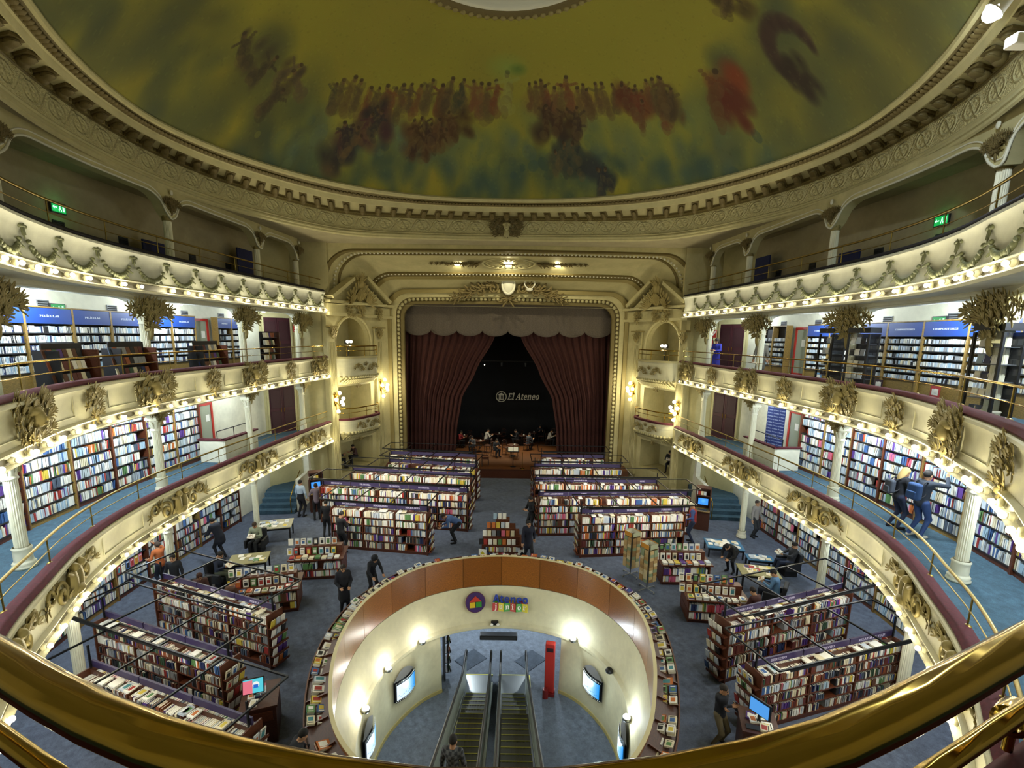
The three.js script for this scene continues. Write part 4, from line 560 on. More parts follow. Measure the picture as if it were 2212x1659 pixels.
// free-standing aisle case: purple name board along the top, black tube frame with a light bar, book racks on its aisle end
function aisleCase(o) {
  const c = bookcase({ dep: .46, plinth: .1, open: 1, wood: M.woodRed, back: M.woodDark, ...o }), { t, H, w, h } = c, z = -.23, P = M.signPurple ??= mat('#2c2148', .5);
  const bh = o.boardH ?? .17; for (let i = 0; i < o.secs; i++) { const ww = w / o.secs - .03, x = w * (i + .5) / o.secs, b = part('name_board', bx(ww, bh, .04, x, h + bh / 2 + .01, z - .05), P, t, 'dark purple section board'); const tx = o.names?.[i % o.names.length]; if (tx) { const l = part('lettering', signGeo(.95, bh * .86), signMat(tx, '#2c2148', '#c9c3dc', 512, 72, 46), b); l.position.set(x, h + bh / 2 + .01, z - .028); } }
  const sp = (h - .03 - .1) / o.rows, yt = .1 + sp * (o.rows - 1) + .025, back = new THREE.Matrix4().multiplyMatrices(H, new THREE.Matrix4().makeRotationY(Math.PI).setPosition(w, 0, -.46)); part('spine_board', bx(w - .07, sp, .015, w / 2, yt + sp / 2 - .02, z), M.woodDark, t);
  fillRow(back, .05, w - .05, yt, -.02, sp - .03, 'general', { noun: 'book', where: `in the back top row of ${o.short}`, w: .5 }, o.fill);
  for (let i = 0; i < (o.loose ?? 6); i++) addBook(H, [.2 + rB() * (w - .4), h - .03, -.02 - rB() * .04], [.03, .15, .2], [0, 0, Math.PI / 2], pick('white'), { noun: 'book lying', where: `on top of ${o.short}`, flat: 1, k: i, w: .5 });
  const fy = h + .5, fz = .48, k = .032, fr = (a, b, n) => part(n, sqbar(a, b, k), M.blackMetal, t);
  for (const s of [fz, -fz - .46]) fr([-.15, fy, s], [w + .15, fy, s], 'frame_rail'); const nC = Math.max(2, o.secs); for (let i = 0; i <= nC; i++) fr([-.15 + (w + .3) * i / nC, fy, fz], [-.15 + (w + .3) * i / nC, fy, -fz - .46], 'frame_crossbar'); for (let i = 0; i <= o.secs; i += o.secs) fr([.05 + (w - .1) * i / o.secs, h, z], [.05 + (w - .1) * i / o.secs, fy, z], 'frame_post');
  part('light_bar', [bx(w * .94, .025, .06, w / 2, fy - .03, fz - .02), bx(w * .94, .045, .008, w / 2, fy - .045, fz + .012)], M.black, t); part('light_strip', bx(w * .92, .008, .03, w / 2, fy - .047, fz - .02), M.barGlow, t).castShadow = false;
  const a = new THREE.Vector3(w / 2, fy - .056, fz - .02).applyMatrix4(H), b = new THREE.Vector3(w / 2, h * .5, .0).applyMatrix4(H); area(a.toArray(), b.toArray(), w * .9, .05, NEUT, LUM.shelfBar * (o.lum ?? 1));
  if (o.end) { // face-out racks on the aisle end
    const x = o.end > 0 ? w + .01 : -.01, n = 5; for (let i = 0; i < n; i++) { const y = .12 + i * (h - .2) / n; part('end_rack', [bx(.13, .015, .44, x + o.end * .065, y, z), bx(.012, .06, .44, x + o.end * .13, y + .03, z)], M.woodRed, t); for (let j = 0; j < 3; j++) addBook(H, [x + o.end * .05, y + .01, z - .21 + j * .145 + (o.end > 0 ? .12 : 0)], [.02, .2, .12], [0, o.end > 0 ? 0 : 0, o.end * -.22], pick('bright'), { noun: 'book', face: 1, where: `on ${ORD[n - 1 - i]} end rack of ${o.short}`, k: j, w: .6 }); }
  }
  return c;
}

// ---------------------------------------------------------------- oval opening to the lower floor
{
  const pw = struct('parapet'), n = 20, L = ATR.L / n;
  for (let i = 0; i < n; i++) part('wood_panel', sweep(ATR, [[0, .0], [.05, .0], [.05, 1.0], [0, 1.0]], i * L + .006, (i + 1) * L - .006, { ds: .15 }), M.woodPar[(i * 7 + (i >> 1)) % 3], pw);
  part('cap', sweep(ATR, [[-.012, 1.0], [.062, 1.0], [.062, 1.022], [-.012, 1.022]], 0, ATR.L, { ds: .15 }), mat('#c9bd92', .5), pw);
  part('counter', sweep(ATR, [[.05, .86], [.5, .74], [.5, .78], [.05, .9]], 0, ATR.L, { ds: .2 }), M.woodDark, pw);
  part('cabinet', sweep(ATR, [[.06, 0], [.4, 0], [.46, .74], [.06, .84]], 0, ATR.L, { ds: .2 }), M.woodDark, pw);
  part('lip', sweep(ATR, [[.49, .76], [.52, .76], [.52, .83], [.49, .83]], 0, ATR.L, { ds: .2 }), M.woodRed, pw);
  for (let i = 0; i < 40; i++) { const a = ATR.at(i * ATR.L / 40, .28); if (-a.z < 6.6) continue; const m = part('counter_divider', bx(.03, .06, .42, 0, 0, 0), M.woodRed, pw); m.position.set(a.x, .85, a.z); m.rotation.y = ATR.inward(i * ATR.L / 40); m.rotation.order = 'YXZ'; m.rotation.x = -.26; }
  // books lying on the sloping counter
  const I = new THREE.Matrix4(); let k = 0; const cnt = {};
  for (let s = .12; s < ATR.L - .1; s += .255 + rB() * .05) {
    if (Math.abs(((s / (ATR.L / 40)) % 1) - .5) > .46) s += .05; const p = ATR.at(s, .28); if (-p.z < 6.75 || rB() < .06) continue;
    const sd = p.x < -.6 ? 'left' : p.x > .9 ? 'right' : 'far', two = rB() < .55; cnt[sd] = (cnt[sd] ?? -1) + 1;
    const hold = new THREE.Matrix4().compose(new THREE.Vector3(p.x, .835, p.z), new THREE.Quaternion().setFromEuler(new THREE.Euler(-.26, ATR.inward(s) + Math.PI, 0, 'YXZ')), new THREE.Vector3(1, 1, 1));
    const st = 1 + Math.floor(rB() * 3); for (let q = 0; q < st; q++) { const dd = two ? .15 : .22 + rB() * .06, ww = .17 + rB() * .05; for (let z = 0; z < (two ? 2 : 1); z++) addBook(hold, [.0 - ww / 2 + (rB() - .5) * .03, .008 + q * .028, two ? (z ? .19 : 0) : .12], [.027, ww, dd], [0, 0, -Math.PI / 2 + (0)], pick('bright'), { noun: q === st - 1 ? 'book lying' : 'book', flat: 1, where: '', text: `book ${q === st - 1 ? 'topping' : 'inside'} the ${ordinal(cnt[sd])} ${z ? 'outer' : 'inner'} pile on the ${sd} parapet counter, from the ${sd === 'left' ? 'viewer' : 'stage'}`, k: cnt[sd], sub: q, w: q === st - 1 ? 1 : .2 }); }
  }
  // curved white wall below the parapet
  const wl = struct('wall_atrium'), o0 = 2.15, up = [[.0, -.02], [.32, -.02], [.32, -1.35], [-.3, -1.35], [-.36, -1.3], [-.36, -1.2], [-.27, -1.12], [-.16, -.7], [-.06, -.3]];
  part('upper_wall', sweep(ATR, up, 0, ATR.L, { ds: .18, crease: .5 }), M.atrium, wl);
  part('lower_wall', sweep(ATR, [[-.4, -3.2], [-.05, -3.2], [-.05, -1.35], [-.3, -1.35]], o0, ATR.L - o0, { ds: .2 }), M.atrium, wl);
  part('skirting', sweep(ATR, [[-.43, -3.2], [-.39, -3.2], [-.38, -3.1], [-.42, -3.1]], o0, ATR.L - o0, { ds: .2 }), mat('#b8a86a', .5), wl);
  // lamps on the ledge
  [[900, 1365, 'left of the lower doorway, uppermost'], [821, 1430, 'left of the lower doorway, the middle one'], [768, 1527, 'left of the lower doorway, lowest and brightest'], [1242, 1375, 'right of the lower doorway, upper'], [1358, 1551, 'right of the lower doorway, lower'], [1315, 1450, 'dark']].forEach(([px, py, w], i) => {
    const s = nearS(ATR, -.33, -1.12, px, py), a = ATR.at(s, -.42), off = w === 'dark', t = thing('ledge_lamp', off ? 'unlit black round lamp on the white atrium ledge' : `lit round lamp on the white atrium ledge ${w}`, 'wall lamp', [a.x, -1.14, a.z], ATR.inward(s), 'atrium ledge lamps');
    part('collar', lathe([[.05, -.06], [.1, -.05], [.11, 0], [.09, .03]], 16), off ? M.black : M.steel, t); const b = part('lens', sph(.09, 0, .02, .0, 1, .8, 1, 14, 8), off ? M.black : M.lampCool, t); b.castShadow = false; if (!off) point(t, [0, .1, .06], i === 2 ? NEUT : i > 2 ? COOL : NEUT, LUM.atrium * (i === 2 ? 1.4 : i > 2 ? 1.1 : .6), 3);
  });
  // film-strip shaped light screens
  [[880, 1484, 'upper', -1], [808, 1598, 'lower', -1], [1262, 1494, 'upper', 1], [1322, 1607, 'lower', 1]].forEach(([px, py, w, sd]) => {
    const s0 = nearS(ATR, -.42, -2.1, px, py), t = thing('film_strip_screen', `glowing blue film-strip screen on the white atrium wall, ${w} on the ${sideWord(sd)}`, 'screen', [0, 0, 0], 0, 'film-strip screens'), hw = .46, y0 = -2.45, y1 = -1.8;
    const pl = (off, a, b, c, d, uv) => gridGeo(12, 2, (u, v) => { const s = s0 - hw + 2 * hw * (a + (b - a) * u), q = ATR.at(s, off - .1 * Math.sin((a + (b - a) * u) * Math.PI)); return [q.x, y0 + (y1 - y0) * (c + (d - c) * v), q.z]; }, 1.2);
    part('frame', [pl(-.44, 0, 1, 0, 1), pl(-.38, 0, 1, 0, 1)], M.black, t);
    const cool = sd > 0 ? '#cfeeff' : '#bfe2ff', tex = textTex(256, 128, '#2f86c8', (g, W, H) => { const q = g.createLinearGradient(0, 0, W, 0); q.addColorStop(0, sd > 0 ? '#ffffff' : '#dfeeff'); q.addColorStop(.55, cool); q.addColorStop(1, '#2088d8'); g.fillStyle = q; g.fillRect(0, 0, W, H); g.fillStyle = 'rgba(20,90,160,.5)'; for (let i = 0; i < 9; i++) g.fillRect(10 + i * 27, 88 + (i * 37 % 22), 20, 5); });
    part('lit_screen', pl(-.455, .04, .96, .13, .87), mat('#000000', .4, { emissive: '#ffffff', emissiveMap: tex, emissiveIntensity: 1.2 }), t);
    const hol = []; for (const y of [.065, .935]) for (let i = 0; i < 15; i++) { const k = (i + .5) / 15, q = ATR.at(s0 - hw + 2 * hw * k, -.446 - .1 * Math.sin(k * Math.PI)), b = bx(.028, .026, .006); b.rotateY(ATR.inward(s0)); b.translate(q.x, y0 + (y1 - y0) * y, q.z); hol.push(b); } part('sprocket_hole', hol, M.white, t).userData.kind = 'stuff';
    const c = ATR.at(s0, -.62); point(t, [c.x, -2.1, c.z], new THREE.Color(.7, .88, 1), 1.2, 6);
    part('hood', gridGeo(12, 3, (u, v) => { const s = s0 - hw + 2 * hw * u, q = ATR.at(s, -.4 - .1 * Math.sin(u * Math.PI) * (1 - v)); return [q.x, y1 + .22 * v * Math.sin(u * Math.PI), q.z]; }, 1), M.grey, t);
  });
  // round house emblem and the block lettering
  {
    const s = nearS(ATR, -.1, -.45, 1025, 1293), a = ATR.at(s, -.2), t = thing('house_emblem', 'round purple emblem of a red, yellow and green house on the white atrium wall', 'sign', [a.x, -.44, a.z], ATR.inward(s)); t.rotation.order = 'YXZ'; t.rotation.x = -.26;
    part('disc', [(() => { const g = new THREE.CylinderGeometry(.31, .31, .04, 36); g.rotateX(Math.PI / 2); return g; })()], mat('#3a1f5c', .5), t); part('roof', extr(poly([[-.2, .02], [.2, .02], [0, .2]]), .02), mat('#b8321f', .5), t).position.z = .02; part('yellow_wall', bx(.18, .17, .02, -.1, -.075, .03), mat('#d4b21c', .5), t); part('green_wall', bx(.18, .17, .02, .1, -.075, .03), mat('#2f8a2c', .5), t); part('rim', new THREE.TorusGeometry(.31, .02, 8, 36), mat('#5a2430', .5), t);
    const s2 = nearS(ATR, -.1, -.5, 1103, 1302), b = ATR.at(s2, -.24), w = thing('block_sign', 'coloured toy-block sign reading junior under blue cut-out letters', 'sign', [b.x, -.62, b.z], ATR.inward(s2)); w.rotation.order = 'YXZ'; w.rotation.x = -.26;
    const fnt = await new FontLoader().loadAsync('fonts/droid/droid_sans_bold.typeface.json'), tg = new TextGeometry('Ateneo', { font: fnt, size: .24, depth: .05, curveSegments: 4 }); tg.computeBoundingBox(); tg.translate(-tg.boundingBox.max.x / 2, .13, -.02); part('upper_lettering', tg, mat('#2a3f9a', .4), w);
    const cc = ['#b82a26', '#d8c81f', '#3f9a2c', '#b82a26', '#3f9a2c', '#d8c81f'], sr = await new FontLoader().loadAsync('fonts/droid/droid_serif_bold.typeface.json');
    [...'junior'].forEach((ch, i) => { const x = -.475 + i * .19, z = i % 2 ? 0 : 0, face = part('block', [bx(.2, .25, .025, x, 0, .05, i % 2 ? -.5 : .5)], mat(cc[i], .45), w); const l = new TextGeometry(ch, { font: sr, size: .16, depth: .012, curveSegments: 4 }); l.computeBoundingBox(); const c0 = l.boundingBox; l.translate(-(c0.max.x + c0.min.x) / 2, -.06, .014); l.rotateY(i % 2 ? -.5 : .5); l.translate(x, 0, .05); part('letter', l, mat('#f3efe0', .5), face); });
    for (let i = 0; i < 3; i++) part('block_top', extr(poly([[-.19, 0], [.19, 0], [.19, .02], [0, .12], [-.19, .02]]), .01).rotateX(-.9).translate(-.38 + i * .38, .125, .02), mat(['#3f9a2c', '#d8a01f', '#b82a26'][i], .45), w);
    const s3 = nearS(ATR, -.33, -1.1, 1068, 1335), e = ATR.at(s3, -.34), m = thing('emergency_lamp', 'small black emergency lamp with two round heads below the block sign', 'lamp', [e.x, -1.13, e.z], ATR.inward(s3)); part('box', [new RoundedBoxGeometry(.24, .12, .12, 2, .02)], M.black, m); for (const x of [-.1, .1]) part('lamp_head', sph(.05, x, -.02, .07, 1, 1, .6), M.white, m);
  }
  const ms = thing('ceiling_screen', 'long black monitor hanging under the lintel of the lower doorway', 'screen', ground(1077, 1374, -1.85)); part('casing', new RoundedBoxGeometry(1.25, .16, .26, 2, .03), M.black, ms); part('panel', bx(1.15, .11, .01, 0, 0, .135), M.darkGrey, ms);
  const rs = thing('red_display_stand', 'tall red display stand at the lower doorway', 'display stand', ground(1186, 1498, -3.2), -.2); part('panel', new RoundedBoxGeometry(.3, 1.7, .2, 2, .03).translate(0, .95, 0), M.red, rs); part('foot', [bx(.34, .1, .3, 0, .05, 0), cyl(.09, .09, .3, -.1, .0, .2)], mat('#7a1a18', .5), rs); part('slot', bx(.2, .12, .02, 0, 1.6, .105), M.doorTrim, rs);
  const br = thing('book_rack', 'narrow book rack on the left jamb of the lower doorway', 'rack', ground(966, 1462, -3.2), .3); for (let i = 0; i < 5; i++) part('tray', [bx(.2, .02, .36, 0, .3 + i * .35, 0), bx(.02, .08, .36, .1, .33 + i * .35, 0)], M.shelfBlack, br); part('upright', bx(.03, 1.9, .4, -.1, .95, 0), M.shelfBlack, br); br.updateMatrixWorld(true); for (let i = 0; i < 5; i++) for (let j = 0; j < 2; j++) addBook(br.matrixWorld, [.03, .315 + i * .35, j * .17], [.02, .2, .14], [0, 0, -.2], pick('dark'), { noun: 'book', face: 1, where: `on the ${ORD[4 - i]} tray of the lower doorway rack`, k: j });
  for (const x of [-1.6, 1.9]) { const t = thing('ceiling_lamp', `unseen ceiling lamp added to light the lower hall, ${x < 0 ? 'left' : 'right'}`, 'ceiling lamp', [x, -.36, -16.8]); part('rim', lathe([[.14, 0], [.18, -.02], [.17, -.05], [.14, -.04]], 18), M.steel, t); part('lens', sph(.14, 0, -.04, 0, 1, .3, 1), M.lampCool, t).castShadow = false; point(t, [0, -.12, 0], COOL, 26, 4); }  // two unseen downlights, added because the lower hall needs light
}
// escalators: lower landing at d = 13.9, rising towards the entrance under the viewer
{
  const rise = 3.2, d0 = 13.4, d1 = 6.4, sl = Math.atan2(rise, d0 - d1), len = Math.hypot(rise, d0 - d1), yl = (d) => -3.2 + Math.max(0, Math.min(1, (d0 - d) / (d0 - d1))) * rise;
  const glow = mat('#c9c83a', .5), glowPaint = mat('#d8cf4a', .5);  // yellow paint stands in for the lit strips round the landing
  [[-.57, 'left'], [.58, 'right']].forEach(([x, w]) => {
    const t = thing('escalator', `steel escalator with black handrails in the atrium, ${w} one of the pair`, 'escalator', [x, 0, 0], 0, 'atrium escalators');
    part('landing_plate', [bx(.86, .04, .9, 0, -3.18, -13.85)], M.steel, t); part('painted_landing_glow', [bx(.95, .045, .03, 0, -3.177, -14.3)], glowPaint, t); part('comb', [bx(.7, .05, .1, 0, -3.165, -13.4)], M.grey, t);
    const stepG = merge([bx(.7, .2, .36, 0, -.1, 0), ...Array.from({ length: 9 }, (_, i) => bx(.02, .012, .34, -.32 + i * .08, .006, 0))]);
    for (let i = 0; i < 20; i++) { const d = 13.15 - i * .34; const st = part('step', stepG, mats('#5c605e', .5), t); st.position.set(0, yl(d) + .02, -d); part('nosing_glint', bx(.7, .014, .022, 0, .008, -.17), mats('#b4b24c', .5), st); }  // pale step edges paint in the reflected bands on the treads
    part('truss', [(() => { const g = extr(poly([[d0 + .1, -3.2], [d0 + .1, -3.45], [d1, -.35], [d1, -.22]]), .8); g.rotateY(Math.PI / 2); g.translate(-.4, 0, 0); return g; })()], M.grey, t);
    for (const s of [-1, 1]) {
      const p = [[14.2, -2.55], [14.42, -2.4], [14.25, -2.24], [13.9, -2.22], [13.3, -2.18], [12.6, yl(12.6) + .86], [11, yl(11) + .86], [9, yl(9) + .86], [6.6, yl(6.6) + .86]].map(([d, y]) => [s * .415, y, -d]); part('handrail', tube(p, .035, 60, 8), M.black, t);
      const sh = poly([[14.15, -3.15], [14.3, -2.5], [14.1, -2.3], [13.3, -2.24], [12.6, yl(12.6) + .8], [6.6, yl(6.6) + .8], [6.6, yl(6.6) + .05], [13.2, -3.15]].map(([d, y]) => [d, y])); const g = extr(sh, .03); g.rotateY(Math.PI / 2); g.translate(s * .415 - .015, 0, 0); part('balustrade', g, mat('#a9b2ac', .35, { metalness: .4 }), t);
      const sk = extr(poly([[13.9, -3.12], [13.3, -3.0], [6.6, yl(6.6) + .25], [6.6, yl(6.6) + .12], [13.3, -3.14]]), .1); sk.rotateY(Math.PI / 2); sk.translate(s * .44 - .05, 0, 0); part('skirt', sk, mat('#b9c0bc', .35, { metalness: .6 }), t);
    }
  });
  const e = thing('painted_glow_strip', 'yellow paint standing for the glow along the right flank of the escalators', 'floor strip', [1.12, -3.18, -13.2]); part('strip', bx(.05, .04, 2.2), glowPaint, e); const e2 = thing('painted_glow_strip', 'yellow paint standing for the glow along the left flank of the escalators', 'floor strip', [-1.1, -3.18, -13.2]); part('strip', bx(.05, .04, 2.2), glowPaint, e2);
}

// ---------------------------------------------------------------- bookcases
const XZ = (x, d) => [x, -d], topLit = (r, n, i) => r === n - 1 ? 'bright' : r === n - 2 ? 'general' : (r + i) % 2 ? 'dark' : 'general';  // paler books on top, darker below: the top row's light put into colours
const rowsL = [
  ['sociology bookcase', [-6.3, 17.0], [-2.6, 16.47], 3, ['SOCIOLOGIA'], 'front row left of the aisle'], ['philosophy bookcase', [-7.68, 19.5], [-1.32, 18.7], 5, ['FILOSOFIA'], 'second row left of the aisle'],
  ['third-row left bookcase', [-7.08, 21.6], [-1.36, 20.9], 5, [], 'third row left of the aisle'], ['fourth-row left bookcase', [-5.8, 23.4], [-1.25, 22.5], 4, [], 'fourth row left of the aisle'], ['stage-side left bookcase', [-6.1, 24.95], [-1.37, 24.5], 4, [], 'last row left of the aisle, by the stage'],
], rowsR = [
  ['travel bookcase', [3.0, 16.46], [6.93, 16.85], 3, ['TURISMO'], 'front row right of the aisle'], ['art bookcase', [1.57, 18.35], [7.8, 18.7], 5, ['ARTE ARGENTINO', 'ARTE', 'ARTE', 'ARTE', 'ARTE'], 'second row right of the aisle'],
  ['photography bookcase', [1.5, 20.4], [7.0, 20.3], 4, ['FOTOGRAFIA', 'FOTOGRAFIA', '', 'CINE'], 'third row right of the aisle'], ['fourth-row right bookcase', [1.6, 22.75], [5.96, 22.8], 3, [], 'fourth row right of the aisle'], ['stage-side right bookcase', [2.06, 24.8], [5.5, 24.7], 3, [], 'last row right of the aisle, by the stage'],
];
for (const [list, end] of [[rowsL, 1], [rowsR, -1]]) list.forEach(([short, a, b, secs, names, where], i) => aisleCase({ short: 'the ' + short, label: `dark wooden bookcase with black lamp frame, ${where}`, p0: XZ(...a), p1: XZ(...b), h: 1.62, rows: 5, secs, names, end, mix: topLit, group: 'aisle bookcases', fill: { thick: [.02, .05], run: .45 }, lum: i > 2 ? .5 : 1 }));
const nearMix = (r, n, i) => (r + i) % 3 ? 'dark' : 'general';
[['poetry bookcase', [-9.1, 11.75], [-5.32, 10.28], 3, ['', 'POESIA', 'POESIA'], 1, 1.42, 'left of the oval opening, the one farther from the viewer'], ['children bookcase', [-9.18, 9.98], [-5.4, 8.58], 3, ['', 'COCINA'], 1, 1.4, 'left of the oval opening, nearest column'], ['lowest left bookcase', [-8.1, 8.35], [-4.1, 6.92], 3, [], 1, 1.35, 'left, half hidden under the brass rail'],
  ['biography bookcase', [5.46, 10.02], [9.3, 11.45], 3, ['BIOGRAFIAS'], -1, 1.58, 'right of the oval opening, under biography boards'], ['law bookcase', [5.5, 8.62], [9.33, 9.8], 3, ['DERECHO', 'DERECHO', 'RELATOS DE VIAJE'], -1, 1.32, 'right of the oval opening, under law boards']].forEach(([short, a, b, secs, names, end, h, where]) =>
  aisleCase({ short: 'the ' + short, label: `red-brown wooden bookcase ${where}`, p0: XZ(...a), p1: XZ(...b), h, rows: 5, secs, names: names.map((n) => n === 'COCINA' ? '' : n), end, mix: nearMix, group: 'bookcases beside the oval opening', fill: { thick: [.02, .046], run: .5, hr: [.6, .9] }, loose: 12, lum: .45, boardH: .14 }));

// wall cases along the galleries and the ground floor
function wallRun(side, off, d0, d1, bay, fn) { const sA = F.find(d0, side), sB = F.find(d1, side), a = Math.min(sA, sB), b = Math.max(sA, sB), n = Math.max(1, Math.round((b - a) / bay)); for (let i = 0; i < n; i++) { const s0 = a + (b - a) * i / n, s1 = a + (b - a) * (i + 1) / n, P = F.at(s1, off), Q = F.at(s0, off), k = side < 0 ? i : n - 1 - i; fn([P.x, P.z], [Q.x, Q.z], k, (s0 + s1) / 2); } }
const runs = {};
for (const side of [-1, 1]) {
  const sw = sideWord(side), film = side < 0, tag2 = film ? 'PELÍCULAS' : 'COMPOSITORES'; let c2 = 0;
  const upper = (p0, p1, k) => { const id = c2++; bookcase({ p0, p1, y0: T[1].yf, h: 2.12, rows: film ? 5 : 6, dep: .26, wood: M.woodYellow, shelf: M.shelfBlack, mix: film ? 'film' : 'disc', plinth: .5, plinthMat: M.woodYellow, sign: !film && id < 2 ? '' : !film && id > 9 ? 'CORALES' : tag2, signH: .4, signZ: -.02, disc: 1, noun: film ? 'film case' : 'disc case', short: `upper ${sw} bay ${ordinal(id)} from the stage`, name: film ? 'film_shelf' : 'music_shelf', category: 'shelf', label: `${film ? 'film' : 'music'} shelf with blue sign, ${ordinal(id)} from the stage on the ${sw} middle gallery`, group: `${sw} gallery disc shelves`, fill: { thick: film ? [.016, .03] : [.012, .024], hr: film ? [.72, .86] : [.6, .76], run: .6, tilt: .02, dep: .16 } }); };
  wallRun(side, 2.42, 20.6, 18.9, 1.1, upper); wallRun(side, 2.42, 17.7, 6.4, 1.16, upper);
  let c1 = 0; const mid = (p0, p1, k) => { const id = c1++; bookcase({ p0, p1, y0: T[0].yf, h: 2.3, rows: 7, dep: .3, wood: k % 3 === 1 ? M.woodYellow : M.woodRed, shelf: M.shelfBlack, mix: (r, n, i) => (r + k) % 4 === 3 ? 'general' : 'blue', plinth: .12, short: `lower gallery ${sw} bay ${ordinal(id)} from the stage`, label: `tall wall bookcase, ${ordinal(id)} from the stage on the ${sw} lower gallery`, group: `${sw} lower gallery bookcases`, fill: { thick: [.02, .045], run: .5, tilt: .08 } }); };
  wallRun(side, 2.4, 17.4, 6.6, 1.2, mid);
  let c0 = 0; const low = (p0, p1, k) => { const id = c0++; bookcase({ p0, p1, y0: 0, h: 2.05, rows: 6, dep: .3, wood: k % 3 === 2 ? M.woodYellow : M.woodRed, shelf: M.shelfBlack, mix: (r, n) => (r + k) % 3 ? 'blue' : 'general', plinth: .12, faceRow: k % 3 === 1 ? 2 : k % 3 === 2 ? 3 : -1, short: `ground floor ${sw} bay ${ordinal(id)} from the stage`, label: `wall bookcase, ${ordinal(id)} from the stage under the ${sw} lower gallery`, group: `${sw} ground wall bookcases`, fill: { thick: [.02, .045], run: .4, tilt: .08 } }); };
  wallRun(side, 2.4, 19.3, 7.4, 1.25, low);
}
// ---------------------------------------------------------------- tables, displays, racks
function displayTable(label, p, turn, w, d, h, group, seed) {
  const t = thing('display_table', label, 'display table', p, turn, group); t.updateMatrixWorld(true); const H = t.matrixWorld, sh = seed;
  part('plinth', bx(w - .2, .08, d - .2, 0, .04, 0), M.woodDark, t); part('core', bx(w - .5, h - .1, d - .5, 0, h / 2, 0), M.woodRed, t); part('top_board', bx(w, .04, d, 0, h, 0), M.woodRed, t); part('middle_shelf', bx(w - .12, .025, d - .12, 0, h * .48, 0), M.woodRed, t); part('bottom_shelf', bx(w - .12, .025, d - .12, 0, .1, 0), M.woodRed, t);
  for (const x of [-w / 2 + .08, w / 2 - .08]) part('end_panel', bx(.025, h - .05, d - .12, x, h / 2, 0), M.woodRed, t);
  part('riser', [bx(w * .86, .26, .26, 0, h + .15, -d * .12)], M.woodRed, t);
  const box = (x, y, z, r) => new THREE.Matrix4().multiplyMatrices(H, new THREE.Matrix4().compose(new THREE.Vector3(x, y, z), new THREE.Quaternion().setFromEuler(new THREE.Euler(0, r, 0)), new THREE.Vector3(1, 1, 1)));
  for (const y of [.115, h * .48 + .015]) fillRow(box(-w / 2 + .1, y, d / 2 - .08, 0), 0, w - .2, 0, 0, h * .36, 'general', { noun: 'book', where: `in the side of ${sh}`, w: .7 }, { thick: [.025, .06], run: .6, dep: .15 });
  let k = 0; for (let x = -w / 2 + .12; x < w / 2 - .08; x += .2) { for (const [y, z, q] of [[h + .285, -d * .12, 1], [h + .02, -d * .12 + .17, 1]]) addBook(H, [x - .08, y, z], [.03, .22, .15], [-.12, Math.PI / 2, 0], pick('bright'), { noun: 'book', face: 1, where: `standing on ${sh}`, k: k++, w: .9 }); for (let q = 0; q < 1 + rB() * 3; q++) addBook(H, [x - .06, h + .025 + q * .028, d / 2 - .02], [.027, .15, .2], [0, 0, -Math.PI / 2], pick('bright'), { noun: 'book', flat: 1, where: `in a pile on ${sh}`, k: k++, w: .8 }); }
  return t;
}
displayTable('wooden display table with red book boxes, by the sociology bookcase', [-6.0, 0, -15.05], .14, 1.75, 1.0, .72, 'display tables', 'the display table near the sociology bookcase');
displayTable('wooden display table in front of the poetry bookcase with upright books', [-6.7, 0, -13.0], .28, 1.85, 1.05, .72, 'display tables', 'the display table near the poetry bookcase');
displayTable('wooden display table beside the postcard spinners with picture books', [6.2, 0, -15.0], 0, 1.7, .95, .72, 'display tables', 'the display table near the postcard spinners');
displayTable('wooden display table in front of the biography bookcase, green poster books', [6.35, 0, -12.85], -.12, 1.75, 1.0, .72, 'display tables', 'the display table near the biography bookcase');
{ // stepped gondola at the head of the aisle
  const t = thing('book_gondola', 'stepped wooden book gondola at the foot of the central aisle', 'display stand', [.15, 0, -16.85], 0); t.updateMatrixWorld(true); const H = t.matrixWorld;
  [[1.5, .5, 1.0], [1.25, .78, .8], [.95, 1.05, .55], [.5, 1.35, .3]].forEach(([w, h, d], i) => { part('step_block', bx(w, .27 + (i ? 0 : .2), d, 0, h - .13 - (i ? 0 : .1), 0), M.woodRed, t); let k = 0; for (let x = -w / 2 + .1; x < w / 2 - .05; x += .17) { addBook(H, [x - .06, h + .01, d / 2 - .07], [.03, .21, .14], [-.14, Math.PI / 2, 0], pick(i % 2 ? 'general' : 'bright'), { noun: 'book', face: 1, where: `on ${ORD[i]} step of the aisle gondola`, k: k++, w: .9 }); } });
  for (let r = 0; r < 2; r++) fillRow(H, -.68, .68, .04 + r * .23, .52, .2, 'general', { noun: 'book', where: `in the base of the aisle gondola`, w: .6 }, { thick: [.03, .07], run: .3 });
  for (const x of [-.72, .72]) { part('end_card', bx(.3, .3, .02, x, .2, .5, x * .5), M.white, t); part('card_mark', [bx(.12, .12, .012, x, .2, .512, x * .5, 0, .78)], x < 0 ? mat('#c9b81c', .6) : M.black, t); }
}
